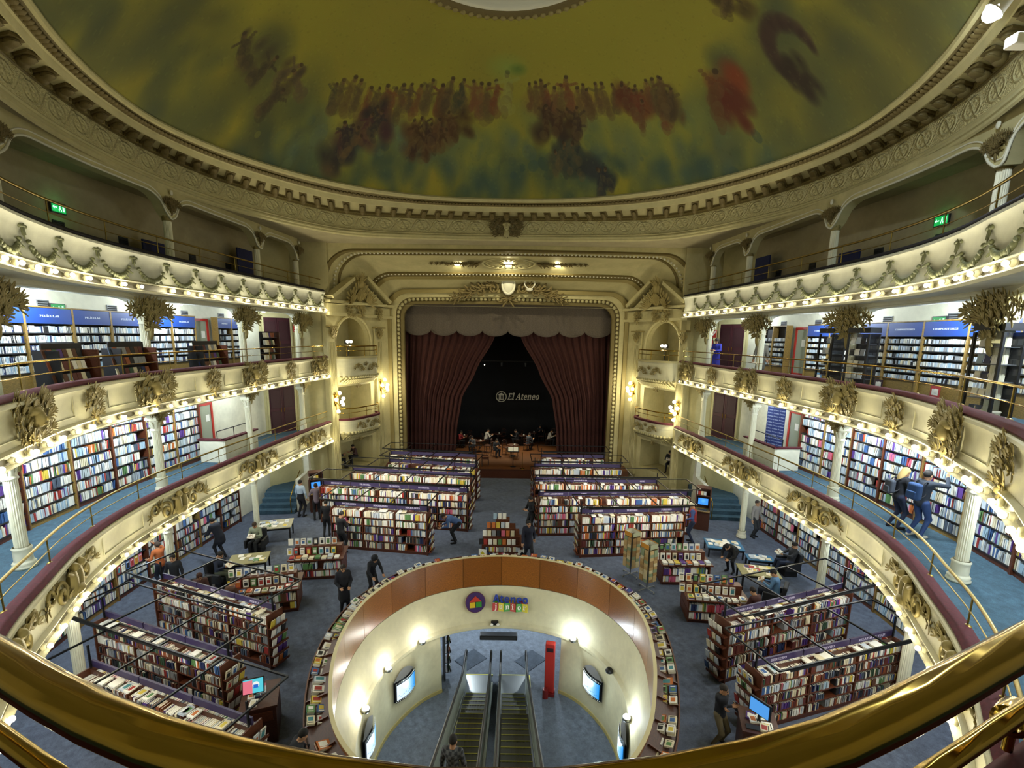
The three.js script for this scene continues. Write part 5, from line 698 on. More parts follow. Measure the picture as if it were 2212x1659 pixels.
function spinner(label, p, h) {
  const t = thing('postcard_spinner', label, 'postcard rack', p, .5, 'postcard spinners'); part('cross_foot', [bar([-.32, .06, 0], [.32, .06, 0], .014), bar([0, .06, -.32], [0, .06, .32], .014), ...[[-.32, 0], [.32, 0], [0, -.32], [0, .32]].map(([x, z]) => sph(.03, x, .03, z))], M.steel, t); part('pole', cyl(.02, .02, h, 0, .05, 0), M.steel, t); part('crown', [lathe([[.19, h - .02], [.24, h + .1], [.23, h + .1], [.18, h - .02]], 4).rotateY(.78)], mat('#b9b49c', .6), t);
  const cards = ['#9c7a45', '#a88b58', '#8a6a40', '#b39a6a', '#7d8a6a', '#c2b48c'], r = rng(Math.round(p[0] * 100));
  for (let f = 0; f < 4; f++) { part('wire_face', [0, 1, 2].map((i) => bar([-.16 + i * .16, .32, .19], [-.16 + i * .16, h, .19], .006, 5)), M.steel, t).rotation.y = f * Math.PI / 2; for (let i = 0; i < 10; i++) for (const x of [-.085, .085]) { const y = .36 + i * (h - .45) / 10, m = part('postcard_pocket', bx(.15, .115, .03, x, y + .06, .2, 0, -.15), mats(cards[Math.floor(r() * 6)]), t); m.rotation.y = f * Math.PI / 2; } part('header_card', bx(.32, .14, .012, 0, h + .04, .2), mats(f % 2 ? '#c98a2a' : '#a9ab8c'), t).rotation.y = f * Math.PI / 2; }
}
spinner('tall postcard spinner behind the other, nearer the travel bookcase', [4.55, 0, -15.25], 1.5); spinner('postcard spinner with a yellow header standing in front of the other', [4.85, 0, -14.3], 1.5);
function table(label, p, turn, w, d, h, top, group) { const t = thing('table', label, 'table', p, turn, group); part('table_top', new RoundedBoxGeometry(w, .04, d, 2, .012).translate(0, h - .02, 0), top, t); part('apron', [bx(w - .12, .08, .02, 0, h - .08, d / 2 - .06), bx(w - .12, .08, .02, 0, h - .08, -d / 2 + .06), bx(.02, .08, d - .12, w / 2 - .06, h - .08, 0), bx(.02, .08, d - .12, -w / 2 + .06, h - .08, 0)], M.black, t); for (const [x, z] of [[-1, -1], [1, -1], [-1, 1], [1, 1]]) part('leg', bx(.05, h - .05, .05, x * (w / 2 - .06), (h - .05) / 2, z * (d / 2 - .06)), M.black, t); t.updateMatrixWorld(true); return t; }
function strew(t, w, d, h, n, where, mix = 'bright') { for (let i = 0; i < n; i++) { const bw = .13 + rB() * .05; addBook(t.matrixWorld, [-w / 2 + .05 + rB() * (w - .3), h + .002 + rB() * .002, -d / 2 + .25 + rB() * (d - .3)], [.02 + rB() * .03, bw, .2], [0, (rB() - .5) * .5, -Math.PI / 2], pick(mix), { noun: 'book lying', flat: 1, where, k: i, w: .9 }); } }
strew(table('low black table covered with pale books under the left gallery, by the steps', [-8.8, 0, -17.8], .3, 1.25, .95, .62, mats('#a9a58c'), 'reading tables'), 1.25, .95, .62, 26, 'on the book table by the left steps');
strew(table('reading table with books in front of the seated readers, left', [-8.25, 0, -14.85], .3, 1.2, .8, .62, mats('#8f8a60'), 'reading tables'), 1.2, .8, .62, 9, 'on the left reading table');
strew(table('reading table heaped with books before the seated readers, right', [8.5, 0, -14.5], -.2, 1.2, .8, .62, mats('#8f8a60'), 'reading tables'), 1.2, .8, .62, 16, 'on the right reading table');
strew(table('low table strewn with white books under the right gallery, by the steps', [8.5, 0, -17.0], -.2, 1.3, .9, .4, mats('#3f6f95', .9), 'reading tables'), 1.3, .9, .4, 24, 'on the low table by the right steps', 'white');
strew(table('small low table with white papers beside the right reading table', [9.35, 0, -16.0], -.2, .9, .5, .35, mats('#3f6f95', .9), 'reading tables'), .9, .5, .35, 10, 'on the small right table', 'white');
function chair(name, label, p, turn, group, seatM, sc = 1) { const t = thing(name, label, 'chair', p, turn, group); t.scale.setScalar(sc); for (const [x, z] of [[-.19, .18], [.19, .18]]) part('leg', cyl(.016, .018, .44, x, 0, z, 8), M.black, t); for (const x of [-.18, .18]) part('leg', tube([[x, 0, -.2], [x, .44, -.17], [x, .66, -.2], [x, .88, -.23]], .017, 12, 6), M.black, t); part('seat', new RoundedBoxGeometry(.44, .05, .42, 2, .02).translate(0, .455, 0), seatM, t); part('backrest', [tube([[-.18, .87, -.23], [0, .93, -.25], [.18, .87, -.23]], .02, 10, 6), bx(.34, .05, .015, 0, .66, -.2), bar([-.06, .66, -.2], [-.06, .9, -.24], .009), bar([.06, .66, -.2], [.06, .9, -.24], .009)], seatM, t); part('stretcher', [bar([-.19, .2, .18], [-.18, .2, -.19], .008), bar([.19, .2, .18], [.18, .2, -.19], .008)], M.black, t); return t; }
function armchair(label, p, turn, sc = .9) { const t = thing('armchair', label, 'armchair', p, turn, 'black reading armchairs'), m = mats('#17191f', .7); t.scale.setScalar(sc); part('seat', new RoundedBoxGeometry(.56, .18, .56, 3, .05).translate(0, .36, 0), m, t); part('backrest', new RoundedBoxGeometry(.6, .55, .14, 3, .05).rotateX(-.14).translate(0, .64, -.3), m, t); for (const x of [-.33, .33]) part('armrest', new RoundedBoxGeometry(.1, .34, .58, 3, .03).translate(x, .44, 0), m, t); part('base', [bx(.5, .27, .46, 0, .135, 0)], M.black, t); return t; }
// ---------------------------------------------------------------- till, kiosks, steps
function kiosk(label, p, turn) { const t = thing('search_kiosk', label, 'kiosk', p, turn, 'search kiosks'); part('cabinet', [bx(.6, .85, .42, 0, .425, -.05), bx(.6, 1.0, .04, 0, 1.35, -.24), bx(.04, 1.0, .4, -.28, 1.35, -.06), bx(.04, 1.0, .4, .28, 1.35, -.06), bx(.6, .04, .42, 0, 1.84, -.05), bx(.54, .025, .36, 0, 1.5, -.06)], M.woodDark, t); part('desk', bx(.6, .03, .55, 0, .87, .02), M.woodYellow, t); part('monitor', new RoundedBoxGeometry(.44, .34, .05, 2, .01).translate(0, 1.2, -.1), M.black, t); part('lit_screen', bx(.39, .28, .008, 0, 1.2, -.07), mat('#000', .4, { emissive: new THREE.Color(.05, .3, .95), emissiveIntensity: 1.1 }), t); part('keyboard', bx(.36, .02, .13, 0, .9, .1), M.darkGrey, t); point(t, [0, 1.2, .02], new THREE.Color(.2, .5, 1), .25, 5); t.updateMatrixWorld(true); for (let i = 0; i < 4; i++) addBook(t.matrixWorld, [-.22 + i * .11, 1.52, .05], [.02, .16, .1], [0, Math.PI / 2, 0], pick('bright'), { noun: 'leaflet', face: 1, where: `on the shelf of the ${p[0] < 0 ? 'left' : 'right'} search kiosk`, k: i, w: .6 }); }
kiosk('wooden search kiosk with blue screen left, by two standing customers', [-8.4, 0, -20.9], .5); kiosk('wooden search kiosk with blue screen right, by the red-vested man', [8.6, 0, -19.4], -.45);
{ const t = thing('till_counter', 'dark wooden till counter at the end of the nearest left bookcase', 'counter', [-4.6, 0, -8.5], .36); part('body', bx(.62, .8, .75, 0, .4, 0), M.woodDark, t); part('top_board', bx(.68, .04, .8, 0, .82, 0), M.woodDark, t); part('monitor', new RoundedBoxGeometry(.4, .3, .04, 2, .01).rotateX(-.35).translate(-.1, 1.12, .06), M.black, t); part('lit_screen', new THREE.PlaneGeometry(.36, .26).rotateX(-.35).translate(-.1, 1.128, .085), mat('#000', .4, { emissive: '#ffffff', emissiveMap: textTex(128, 96, '#5ad0e0', (g) => { g.fillStyle = '#e8788a'; g.fillRect(0, 8, 60, 88); g.fillStyle = '#f4f6f2'; g.beginPath(); g.arc(82, 42, 22, 0, 7); g.fill(); g.fillStyle = '#2a6fd0'; g.fillRect(66, 40, 30, 24); }), emissiveIntensity: .9 }), t); part('monitor_stand', bar([-.1, .84, -.02], [-.1, 1.05, 0], .03), M.black, t); part('drawer', [bx(.5, .2, .02, 0, .62, .38)], M.woodRed, t); t.updateMatrixWorld(true); strew(t, .62, .75, .85, 6, 'on the left till counter', 'general');
  const u = thing('till_desk', 'dark till desk with blue-lit screen at the law bookcase end', 'counter', [5.15, 0, -8.0], -.3); part('body', bx(.6, .8, .62, 0, .4, 0), M.woodDark, u); part('top_board', bx(.66, .04, .68, 0, .82, 0), M.woodDark, u); part('monitor', new RoundedBoxGeometry(.42, .32, .04, 2, .01).rotateY(-.7).translate(0, 1.14, 0), M.black, u); part('lit_screen', bx(.36, .26, .008).rotateY(-.7).translate(-.02, 1.14, .026), mat('#000', .4, { emissive: new THREE.Color(.1, .4, .95), emissiveIntensity: .8 }), u); part('monitor_stand', bar([0, .84, 0], [0, 1.0, 0], .03), M.black, u); part('keyboard', bx(.34, .02, .12, -.08, .85, .2), M.darkGrey, u); u.updateMatrixWorld(true); strew(u, .6, .62, .85, 5, 'on the right till desk'); }
for (const s of [-1, 1]) { // carpeted steps up to the box passage
  const t = struct('stairs'); t.position.set(s * 10.1 + .05, 0, -20.35); t.rotation.y = s * -.1; for (let i = 0; i < 4; i++) part('step', bx(1.6, .17 * (i + 1), .34, 0, .085 * (i + 1), -.17 - .32 * i), M.carpetTier, t); part('passage_floor', bx(1.8, .68, 2.0, 0, .34, -2.35), M.carpetTier, t);
  part('side_wall', [bx(.16, 1.5, 1.9, s * -.9, .75, -1.3), bx(.2, 2.7, .3, s * -.9, 1.35, -1.9)], M.plasterWhite, t);
  part('brass_handrail', tube([[s * -.72, .1, .1], [s * -.72, .75, .12], [s * -.72, 1.0, -.15], [s * -.72, 1.5, -1.0], [s * -.72, 1.65, -1.3]], .022, 30, 8), M.brass, t);
  // white parapet round the stair well on the lower gallery
  const g = F.at(F.find(18.1, s), 1.9), w = struct('stair_parapet'); w.position.set(g.x, T[0].yf, g.z); w.rotation.y = F.inward(F.find(18.1, s)); part('low_wall', [bx(2.1, .82, .12, 0, .41, .55), bx(.12, .82, .9, s * 1.0, .41, .1)], M.plasterWhite, w); part('velvet_cap', [bx(2.16, .06, .18, 0, .85, .55), bx(.18, .06, 1.0, s * 1.0, .85, .1)], M.velvet, w); part('iron_rail', [bar([-1.0, 1.15, .3], [1.0, 1.15, .3], .018), bar([0, .8, .3], [0, 1.15, .3], .014), bar([-1, .8, .3], [-1, 1.15, .3], .014), bar([1, .8, .3], [1, 1.15, .3], .014)], M.blackMetal, w);
}

// ---------------------------------------------------------------- doors, lamps and fittings
const along = (d, s, off) => { const q = F.find(d, s), a = F.at(q, off); return { p: [a.x, a.z], turn: F.inward(q), q }; };
let doorN = 1;
for (const s of [-1, 1]) for (const k of [0, 1]) { // dark red double doors in the slanted ends
  const d = slant[s], o = new THREE.Group(); o.name = `door_${doorN++}`; o.userData.kind = 'structure'; scene.add(o); o.position.set(d.x, T[k].yf, d.z); o.rotation.y = d.turn;
  part('door_frame', [bx(.08, 2.3, .1, -.66, 1.15, .03), bx(.08, 2.3, .1, .66, 1.15, .03), bx(1.4, .08, .1, 0, 2.3, .03)], M.plaster, o);
  for (const x of [-.31, .31]) { const l = part('door_leaf', bx(.61, 2.25, .05, x, 1.125, .03), M.doorRed, o); for (const y of [.6, 1.65]) part('door_panel', [bx(.42, .85, .02, x, y, .06), ...[-.22, .22].map((q) => bx(.02, .9, .03, x + q, y, .06)), ...[-.44, .44].map((q) => bx(.46, .02, .03, x, y + q, .06))], M.doorTrim, l); part('handle', bar([x - Math.sign(x) * .24, 1.0, .09], [x - Math.sign(x) * .24, 1.2, .09], .014), M.brass, l); }
}
function gallLamp(d, s, off, y, cd, where, n, glow = M.lampCool, col = COOL) { const a = along(d, s, off), t = thing('ceiling_lamp', `lit white ceiling lamp ${where}`, 'ceiling lamp', [a.p[0], y, a.p[1]], a.turn, 'gallery ceiling lamps'); part('housing', [lathe([[.0, 0], [.1, 0], [.11, -.05], [.07, -.09], [.0, -.09]], 16)], M.white, t); part('lens', sph(.075, 0, -.115, 0, 1, .75, 1, 12, 8), glow, t).castShadow = false; point(t, [0, -.13, 0], col, cd, 4); }
for (const s of [-1, 1]) {
  const sw = sideWord(s); [8.6, 11.6, 16.1, 20.9].forEach((d, i) => gallLamp(d, s, 1.75, T[2].yb - .08, LUM.tier2 * (i === 3 ? .5 : 1), `on the ${sw} middle gallery, ${ORD[3 - i]} from the stage`));
  [6.6, 8.9, 11.2, 13.6, 15.9, 19.3].forEach((d, i) => gallLamp(d, s, 1.55, T[1].yb - .08, LUM.tier1 * (i === 5 ? .5 : 1), `on the ${sw} lower gallery, ${ORD[5 - i]} from the stage`));
  [7.4, 10.4, 13.4, 16.4, 20.2].forEach((d, i) => gallLamp(d, s, 1.5, T[0].yb - .08, LUM.ground * (i === 4 ? .7 : 1), `under the ${sw} lower gallery, ${ORD[4 - i]} from the stage`));
  // wall vents and exit signs
  [9.2, 12.6, 14.6, 17.6, 19.6].forEach((d, i) => { for (const [k, y] of [[1, 8.62], [2, 10.7]]) { const a = along(d + (k === 2 ? .7 : 0), s, 2.74), t = thing('wall_vent', `small grey wall vent, ${ORD[4 - i]} from the stage on the ${sw} ${k === 2 ? 'top' : 'middle'} gallery`, 'vent', [a.p[0], y, a.p[1]], a.turn, 'gallery wall vents'); part('frame', bx(.34, .26, .03), k === 2 ? M.darkGrey : M.grey, t); for (let j = 0; j < 4; j++) part('slat', bx(.3, .03, .02, 0, -.08 + j * .055, .02, 0, .5), M.darkGrey, t); } });
  for (const [d, k, y] of [[13.3, 2, 11.15], [12.9, 1, 8.55]]) { const a = along(d, s, 2.7), t = thing('exit_sign', `glowing green exit sign on the ${sw} ${k === 2 ? 'top' : 'middle'} gallery wall`, 'exit sign', [a.p[0], y, a.p[1]], a.turn, 'green exit signs'); part('box', bx(.44, .26, .05), M.darkGrey, t); const tx = textTex(128, 72, '#0a8a3c', (g) => { g.fillStyle = '#b8ffd0'; g.fillRect(14, 30, 34, 10); g.beginPath(); g.moveTo(4, 35); g.lineTo(24, 18); g.lineTo(24, 52); g.fill(); g.beginPath(); g.arc(74, 20, 7, 0, 7); g.fill(); g.fillRect(66, 28, 16, 18); g.fillRect(60, 46, 9, 16); g.fillRect(80, 44, 9, 18); g.fillRect(98, 12, 18, 48); }); part('lit_panel', signGeo(.4, .22), mat('#000', .5, { emissive: '#ffffff', emissiveMap: tex1(tx), emissiveIntensity: k === 2 ? 1.6 : 1.2 }), t).position.z = .03; point(t, [0, 0, .14], new THREE.Color(.1, 1, .35), .12, 4); }
  // red-framed openings beside the shelves
  for (const [k, d] of [[1, 18.3], [0, 18.1]]) { const a = along(d, s, 2.68), t = thing('notice_board', `red-framed ${k ? 'notice panel on the ' + sw + ' middle' : 'poster panel on the ' + sw + ' lower'} gallery wall`, 'notice board', [a.p[0], T[k].yf + .25, a.p[1]], a.turn); part('frame', [bx(.09, 1.75, .06, -.36, .88, 0), bx(.09, 1.75, .06, .36, .88, 0), bx(.81, .09, .06, 0, 1.75, 0), bx(.81, .09, .06, 0, .02, 0)], M.red, t); part('panel', bx(.66, 1.66, .02, 0, .88, -.01), mats('#9aa08c'), t); part('notice', bx(.2, .26, .01, .1, 1.2, .01), M.white, t); }
  // fire extinguisher by the door
  { const d = slant[s], a = new THREE.Vector3(s < 0 ? .86 : -.86, 1.35, .34).applyAxisAngle(new THREE.Vector3(0, 1, 0), d.turn); const t = thing('fire_extinguisher', `red fire extinguisher under a striped plate beside the ${sw} middle gallery door`, 'fire extinguisher', [d.x + a.x, T[1].yf + a.y - .35, d.z + a.z + .1], d.turn, 'fire extinguishers'); part('cylinder', lathe([[0, 0], [.08, .01], [.085, .05], [.085, .42], [.06, .49], [.025, .52], [.025, .56]], 16), M.red, t); part('valve', [bx(.05, .05, .1, 0, .58, .02), bar([0, .6, 0], [.06, .64, .08], .012)], M.black, t); part('hose', tube([[.03, .57, .05], [.12, .45, .06], [.1, .2, .08]], .012, 12, 6), M.black, t); part('plate', [bx(.3, .36, .015, 0, .8, -.08)], M.red, t); part('plate_stripe', [bx(.4, .05, .016, 0, .78, -.078, 0, 0, .7), bx(.2, .05, .016, .06, .88, -.078, 0, 0, .7)].map((g) => { g.scale(.7, 1, 1); return g; }), M.white, t); }
  // blue panels standing in the dark top gallery
  [[10.6, 1.7], [15.8, .9], [20.6, 1.0]].forEach(([d, w], i) => { const a = along(d, s, 2.2), t = thing('stored_panel', `dark blue stored panel, ${ORD[2 - i]} from the stage in the ${sw} top gallery`, 'panel', [a.p[0], T[2].yf, a.p[1]], a.turn, 'stored blue panels'); part('board', new RoundedBoxGeometry(w, i === 2 ? 1.9 : 1.3, .06, 1, .01).translate(0, i === 2 ? .95 : .65, 0), mats('#1d2350', .8), t); part('foot', [bx(.06, .06, .4, -w / 3, .03, 0), bx(.06, .06, .4, w / 3, .03, 0)], M.black, t); });
}
function tex1(t) { return t; }
{ // spotlight on the cornice, upper corner of the room on the right
  const p = ground(2150, 22, 12.75), t = thing('spotlight', 'bright white spotlight on an arm under the cornice, upper corner of the hall', 'spotlight', p, 0); part('arm', [bar([.04, .06, 0], [.5, .35, .2], .03), bx(.5, .12, .12, .75, .4, .3, -.4)], M.white, t); const dir = new THREE.Vector3(-.6, -.75, -.4); part('housing', lathe([[.0, -.2], [.08, -.18], [.12, -.02], [.14, .02]], 16).applyQuaternion(new THREE.Quaternion().setFromUnitVectors(new THREE.Vector3(0, 1, 0), dir.clone().normalize())), M.white, t); part('lamp_lens', sph(.12, -.03, -.03, .0, 1, 1, 1, 14, 10), M.lampCool, t).castShadow = false; point(t, [-.03, -.03, 0], COOL, LUM.spot, 3); part('flood_head', [new RoundedBoxGeometry(.3, .16, .2, 2, .03).translate(.35, -.45, .1)], M.white, t);
}
{ // coupling on the lower rail beside the viewer
  const p = ground(2190, 1548, 7.52), t = thing('rail_coupling', 'brass coupling gripping the lower rail in front of the viewer', 'rail fitting', p, .6); part('sleeve', [(() => { const g = lathe([[.012, -.03], [.019, -.026], [.019, .026], [.012, .03]], 16); g.rotateZ(Math.PI / 2 - .2); return g; })()], M.brass, t); part('pin', bar([0, 0, 0], [.0, -.05, .0], .006), M.brass, t);
}
// black tiered film racks on the left middle gallery, glass cabinets on the right one
[[152, 800], [284, 790], [453, 782]].forEach(([px, py], i) => { const s = nearS(F, 1.0, 6.95, px, py), a = F.at(s, 1.0), t = thing('film_rack', `black tiered film rack, ${['nearest', 'middle', 'farthest'][i]} of three behind the left middle gallery rail`, 'rack', [a.x, T[1].yf, a.z], F.inward(s), 'film racks'); t.updateMatrixWorld(true); const w = 1.25; part('end_board', bx(.04, 1.1, .5, -w / 2, .55, 0), M.shelfBlack, t); part('end_board', bx(.04, 1.1, .5, w / 2, .55, 0), M.woodRed, t); part('back_panel', bx(w - .04, 1.25, .03, 0, .63, -.1), M.shelfBlack, t); for (let r = 0; r < 4; r++) { const y = .12 + r * .27, z = .22 - r * .07; part('tray', bx(w - .05, .02, .16, 0, y, z - .06), M.shelfBlack, t); for (let x = -w / 2 + .1, k = 0; x < w / 2 - .1; x += .145, k++) addBook(t.matrixWorld, [x - .06, y + .012, z], [.02, .19, .13], [-.2, Math.PI / 2, 0], pick('dark'), { noun: 'film case', disc: 1, face: 1, where: `${ORD[3 - r]} tray of the ${['nearest', 'middle', 'farthest'][i]} film rack`, k, w: .9 }); } });
{ const s = nearS(F, 1.0, 7.2, 588, 765), a = F.at(s, 1.1), t = thing('disc_tower', 'tall rack of white and black disc cases beside the left gallery door', 'rack', [a.x, T[1].yf, a.z], F.inward(s)); t.updateMatrixWorld(true); part('upright', bx(.9, 1.6, .04, 0, .8, -.12), M.shelfBlack, t); part('end_board', bx(.04, 1.6, .4, .46, .8, 0), M.woodDark, t); for (let r = 0; r < 5; r++) { part('tray', bx(.86, .02, .25, 0, .15 + r * .3, 0), M.shelfBlack, t); for (let x = -.38, k = 0; x < .38; x += .135, k++) addBook(t.matrixWorld, [x - .02, .165 + r * .3, .08], [.02, .19, .12], [-.15, Math.PI / 2, 0], x < 0 ? pick('white') : pick('dark'), { noun: 'disc case', disc: 1, face: 1, where: `${ORD[4 - r]} tray of the disc tower`, k, w: .8 }); } }
[[1793, 775], [1858, 792], [2142, 815]].forEach(([px, py], i) => { const s = nearS(F, 1.15, 7.35, px, py), a = F.at(s, 1.15), t = thing('glass_cabinet', `black glass display cabinet, ${['farthest', 'middle', 'nearest'][i]} of three on the right middle gallery`, 'cabinet', [a.x, T[1].yf, a.z], F.inward(s) + (i ? .3 : 0), 'glass cabinets'); const w = .62, h = 1.85, d = .42; part('base', bx(w, .12, d, 0, .06, 0), M.black, t); part('top', bx(w, .14, d, 0, h, 0), M.black, t); for (const [x, z] of [[-1, -1], [1, -1], [-1, 1], [1, 1]]) part('corner_post', bx(.045, h - .2, .045, x * (w / 2 - .025), h / 2, z * (d / 2 - .025)), M.black, t); part('back_panel', bx(w - .1, h - .2, .015, 0, h / 2, -d / 2 + .03), mats('#2a2c33'), t); for (const [g, x, z, r] of [['glass_pane', 0, d / 2 - .01, 0], ['glass_pane', -w / 2 + .01, 0, Math.PI / 2], ['glass_pane', w / 2 - .01, 0, Math.PI / 2]]) { const m = part(g, new THREE.PlaneGeometry(r ? d - .1 : w - .1, h - .22), M.glass, t); m.position.set(x, h / 2, z); m.rotation.y = r; } for (let j = 0; j < 5; j++) { part('shelf', bx(w - .1, .012, d - .1, 0, .2 + j * .32, 0), mats('#4c4f55', .3), t); } t.updateMatrixWorld(true); for (let j = 0; j < 5; j++) for (let q = 0; q < 3; q++) addBook(t.matrixWorld, [-.2 + q * .15, .207 + j * .32, .04], [.02, .17, .12], [-.1, Math.PI / 2, 0], pick('film'), { noun: 'disc case', disc: 1, face: 1, where: `${ORD[4 - j]} shelf of the ${['farthest', 'middle', 'nearest'][i]} glass cabinet`, k: q, w: .5 }); });
{ // blue banner on the right lower gallery
  const s = nearS(F, 2.1, 4.5, 1667, 950), a = F.at(s, 2.1), t = thing('roll_up_banner', 'tall blue banner printed with rows of the shop name, right lower gallery', 'banner', [a.x, T[0].yf + .02, a.z], F.inward(s) + .35); part('cloth', bx(.78, 2.3, .015, 0, 1.2, 0), mats('#1c2f6e'), t); const l = part('print', signGeo(.76, 2.28), mat('#fff', .6, { map: textTex(256, 768, '#1c2f6e', (g) => { g.fillStyle = '#c9d2ea'; g.font = 'italic bold 21px serif'; for (let r = 0; r < 18; r++) for (let c = 0; c < 3; c++) g.fillText('El Ateneo', 4 + c * 86, 36 + r * 41, 76); }) }), t); l.position.set(0, 1.2, .01); part('foot', bx(.82, .06, .2, 0, .03, 0), M.steel, t);
}
// posters on the low wooden fronts under the disc shelves
[[-1, 8.2, '#3a5f8a', 'blue film poster'], [-1, 9.3, '#2a2a2c', 'black and white film poster'], [-1, 13.2, '#8a8a86', 'grey film poster'], [-1, 14.6, '#8a3030', 'red film poster'], [1, 12.4, '#a03030', 'red concert poster'], [1, 10.9, '#2c2440', 'dark concert poster'], [1, 9.2, '#b04a3a', 'bright red concert poster'], [1, 14.2, '#3a1f22', 'brown concert poster'], [1, 16.8, '#5a90b8', 'pale blue concert poster']].forEach(([s, d, c, w]) => { const a = along(d, s, 2.4), t = thing('poster', `small ${w} on the wooden shelf base, ${sideWord(s)} middle gallery`, 'poster', [a.p[0], T[1].yf + .25, a.p[1]], a.turn, 'shelf base posters'); part('sheet', bx(.3, .38, .012), mats(c), t); part('picture', [bx(.2, .16, .01, 0, .04, .006), sph(.06, .02, .06, .008, 1, 1.2, .15)], mats('#d8d0c0'), t); part('title_line', bx(.22, .03, .01, 0, -.12, .006), M.white, t); });

// ---------------------------------------------------------------- cafe on the stage
const cafe = [[1000, 962], [1035, 975], [1075, 958], [1108, 985], [1150, 955], [1190, 958], [1128, 962]];
const guestAt = [[992, 966], [1022, 978], [1050, 962], [1070, 985], [1118, 962], [1140, 972], [1165, 950], [1186, 962]].map(([a, b]) => ground(a, b, .5));
cafe.forEach(([px, py], i) => { const p = ground(px, py, .5), t = thing('cafe_table', `small round cafe table on the stage, ${ORD[i]} from the left curtain by its cloth`, 'table', p, 0, 'cafe tables'); t.userData.label = 'small round cafe table on the lit stage floor'; part('table_top', cyl(.36, .36, .03, 0, .7, 0, 20), M.woodDark, t); part('stem', cyl(.03, .03, .68, 0, .02, 0), M.black, t); part('foot', lathe([[0, .04], [.2, .02], [.22, 0]], 14), M.black, t);
  const cp = thing('cup', 'white cup with saucer on a stage cafe table', 'cup', [p[0] + .1, 1.23, p[2] + .05], 0, 'cafe cups'); part('bowl', lathe([[0, .02], [.03, .02], [.045, .08], [.04, .08]], 12), M.white, cp); part('saucer', lathe([[0, 0], [.07, .012], [.07, .02], [0, .012]], 14), M.white, cp);
  for (let k = 0; k < 2; k++) { const an = i * 1.3 + k * 2.6; if (guestAt.some((q) => Math.hypot(q[0] - p[0] - Math.sin(an) * .62, q[2] - p[2] - Math.cos(an) * .62) < .6)) continue; chair('cafe_chair', 'dark bentwood cafe chair at a stage table', [p[0] + Math.sin(an) * .62, .5, p[2] + Math.cos(an) * .62], an + Math.PI, 'cafe chairs', M.woodDark); } });
{ const p = ground(1048, 1006, .5), q = chair('cafe_chair', 'bentwood cafe chair standing alone at the front edge of the stage', p, Math.PI, 'cafe chairs', M.woodDark); const m = ground(1108, 1008, .5), t = thing('menu_stand', 'open white menu card on a black stand at the stage edge', 'menu stand', m, 0); part('post', cyl(.02, .02, 1.0, 0, 0, 0), M.black, t); part('foot', lathe([[0, .03], [.18, .01], [.18, 0]], 14), M.black, t); part('holder', bx(.66, .03, .42, 0, 1.02, 0, 0, .5), M.black, t); for (const x of [-.15, .15]) part('page', bx(.27, .012, .36, x, 1.05, .0, 0, .5), M.paper, t); const r = thing('rope_post', 'slim brass post on the stage edge right of the menu stand', 'post', ground(1128, 1012, .5)); part('pole', cyl(.02, .02, .9, 0, 0, 0), M.brass, r); part('knob', sph(.04, 0, .92, 0), M.brass, r); part('foot', lathe([[0, .03], [.14, .015], [.14, 0]], 14), M.brass, r); }

// ---------------------------------------------------------------- people: smooth bodies meshed from distance fields
function surfaceNet(lo, hi, cell, f) {
  const n = [0, 1, 2].map((i) => Math.ceil((hi[i] - lo[i]) / cell) + 1), V = new Float32Array(n[0] * n[1] * n[2]), id = (i, j, k) => (k * n[1] + j) * n[0] + i;
  for (let k = 0; k < n[2]; k++) for (let j = 0; j < n[1]; j++) for (let i = 0; i < n[0]; i++) V[id(i, j, k)] = f(lo[0] + i * cell, lo[1] + j * cell, lo[2] + k * cell);
  const pos = [], idx = new Int32Array(V.length).fill(-1), ix = [];
  for (let k = 0; k < n[2] - 1; k++) for (let j = 0; j < n[1] - 1; j++) for (let i = 0; i < n[0] - 1; i++) {
    let c = 0, x = 0, y = 0, z = 0; const e = (a, b, A, B) => { const va = V[a], vb = V[b]; if ((va < 0) !== (vb < 0)) { const t = va / (va - vb); c++; x += A[0] + (B[0] - A[0]) * t; y += A[1] + (B[1] - A[1]) * t; z += A[2] + (B[2] - A[2]) * t; } };
    const C = []; for (let q = 0; q < 8; q++) C.push([q & 1, q >> 1 & 1, q >> 2]); const I = C.map(([a, b, d]) => id(i + a, j + b, k + d)); let m = 0; for (let q = 0; q < 8; q++) if (V[I[q]] < 0) m++; if (m === 0 || m === 8) continue;
    for (const [a, b] of [[0, 1], [2, 3], [4, 5], [6, 7], [0, 2], [1, 3], [4, 6], [5, 7], [0, 4], [1, 5], [2, 6], [3, 7]]) e(I[a], I[b], C[a], C[b]);
    idx[id(i, j, k)] = pos.length / 3; pos.push(lo[0] + (i + x / c) * cell, lo[1] + (j + y / c) * cell, lo[2] + (k + z / c) * cell);
  }
  const quad = (a, b, c, d, fl) => { if (a < 0 || b < 0 || c < 0 || d < 0) return; fl ? ix.push(a, b, c, a, c, d) : ix.push(a, c, b, a, d, c); };
  for (let k = 1; k < n[2] - 1; k++) for (let j = 1; j < n[1] - 1; j++) for (let i = 1; i < n[0] - 1; i++) {
    const v = V[id(i, j, k)] < 0; if (v !== V[id(i + 1, j, k)] < 0) quad(idx[id(i, j - 1, k - 1)], idx[id(i, j, k - 1)], idx[id(i, j, k)], idx[id(i, j - 1, k)], v); if (v !== V[id(i, j + 1, k)] < 0) quad(idx[id(i - 1, j, k - 1)], idx[id(i - 1, j, k)], idx[id(i, j, k)], idx[id(i, j, k - 1)], v); if (v !== V[id(i, j, k + 1)] < 0) quad(idx[id(i - 1, j - 1, k)], idx[id(i, j - 1, k)], idx[id(i, j, k)], idx[id(i - 1, j, k)], v);
  }
  return { pos, ix };
}
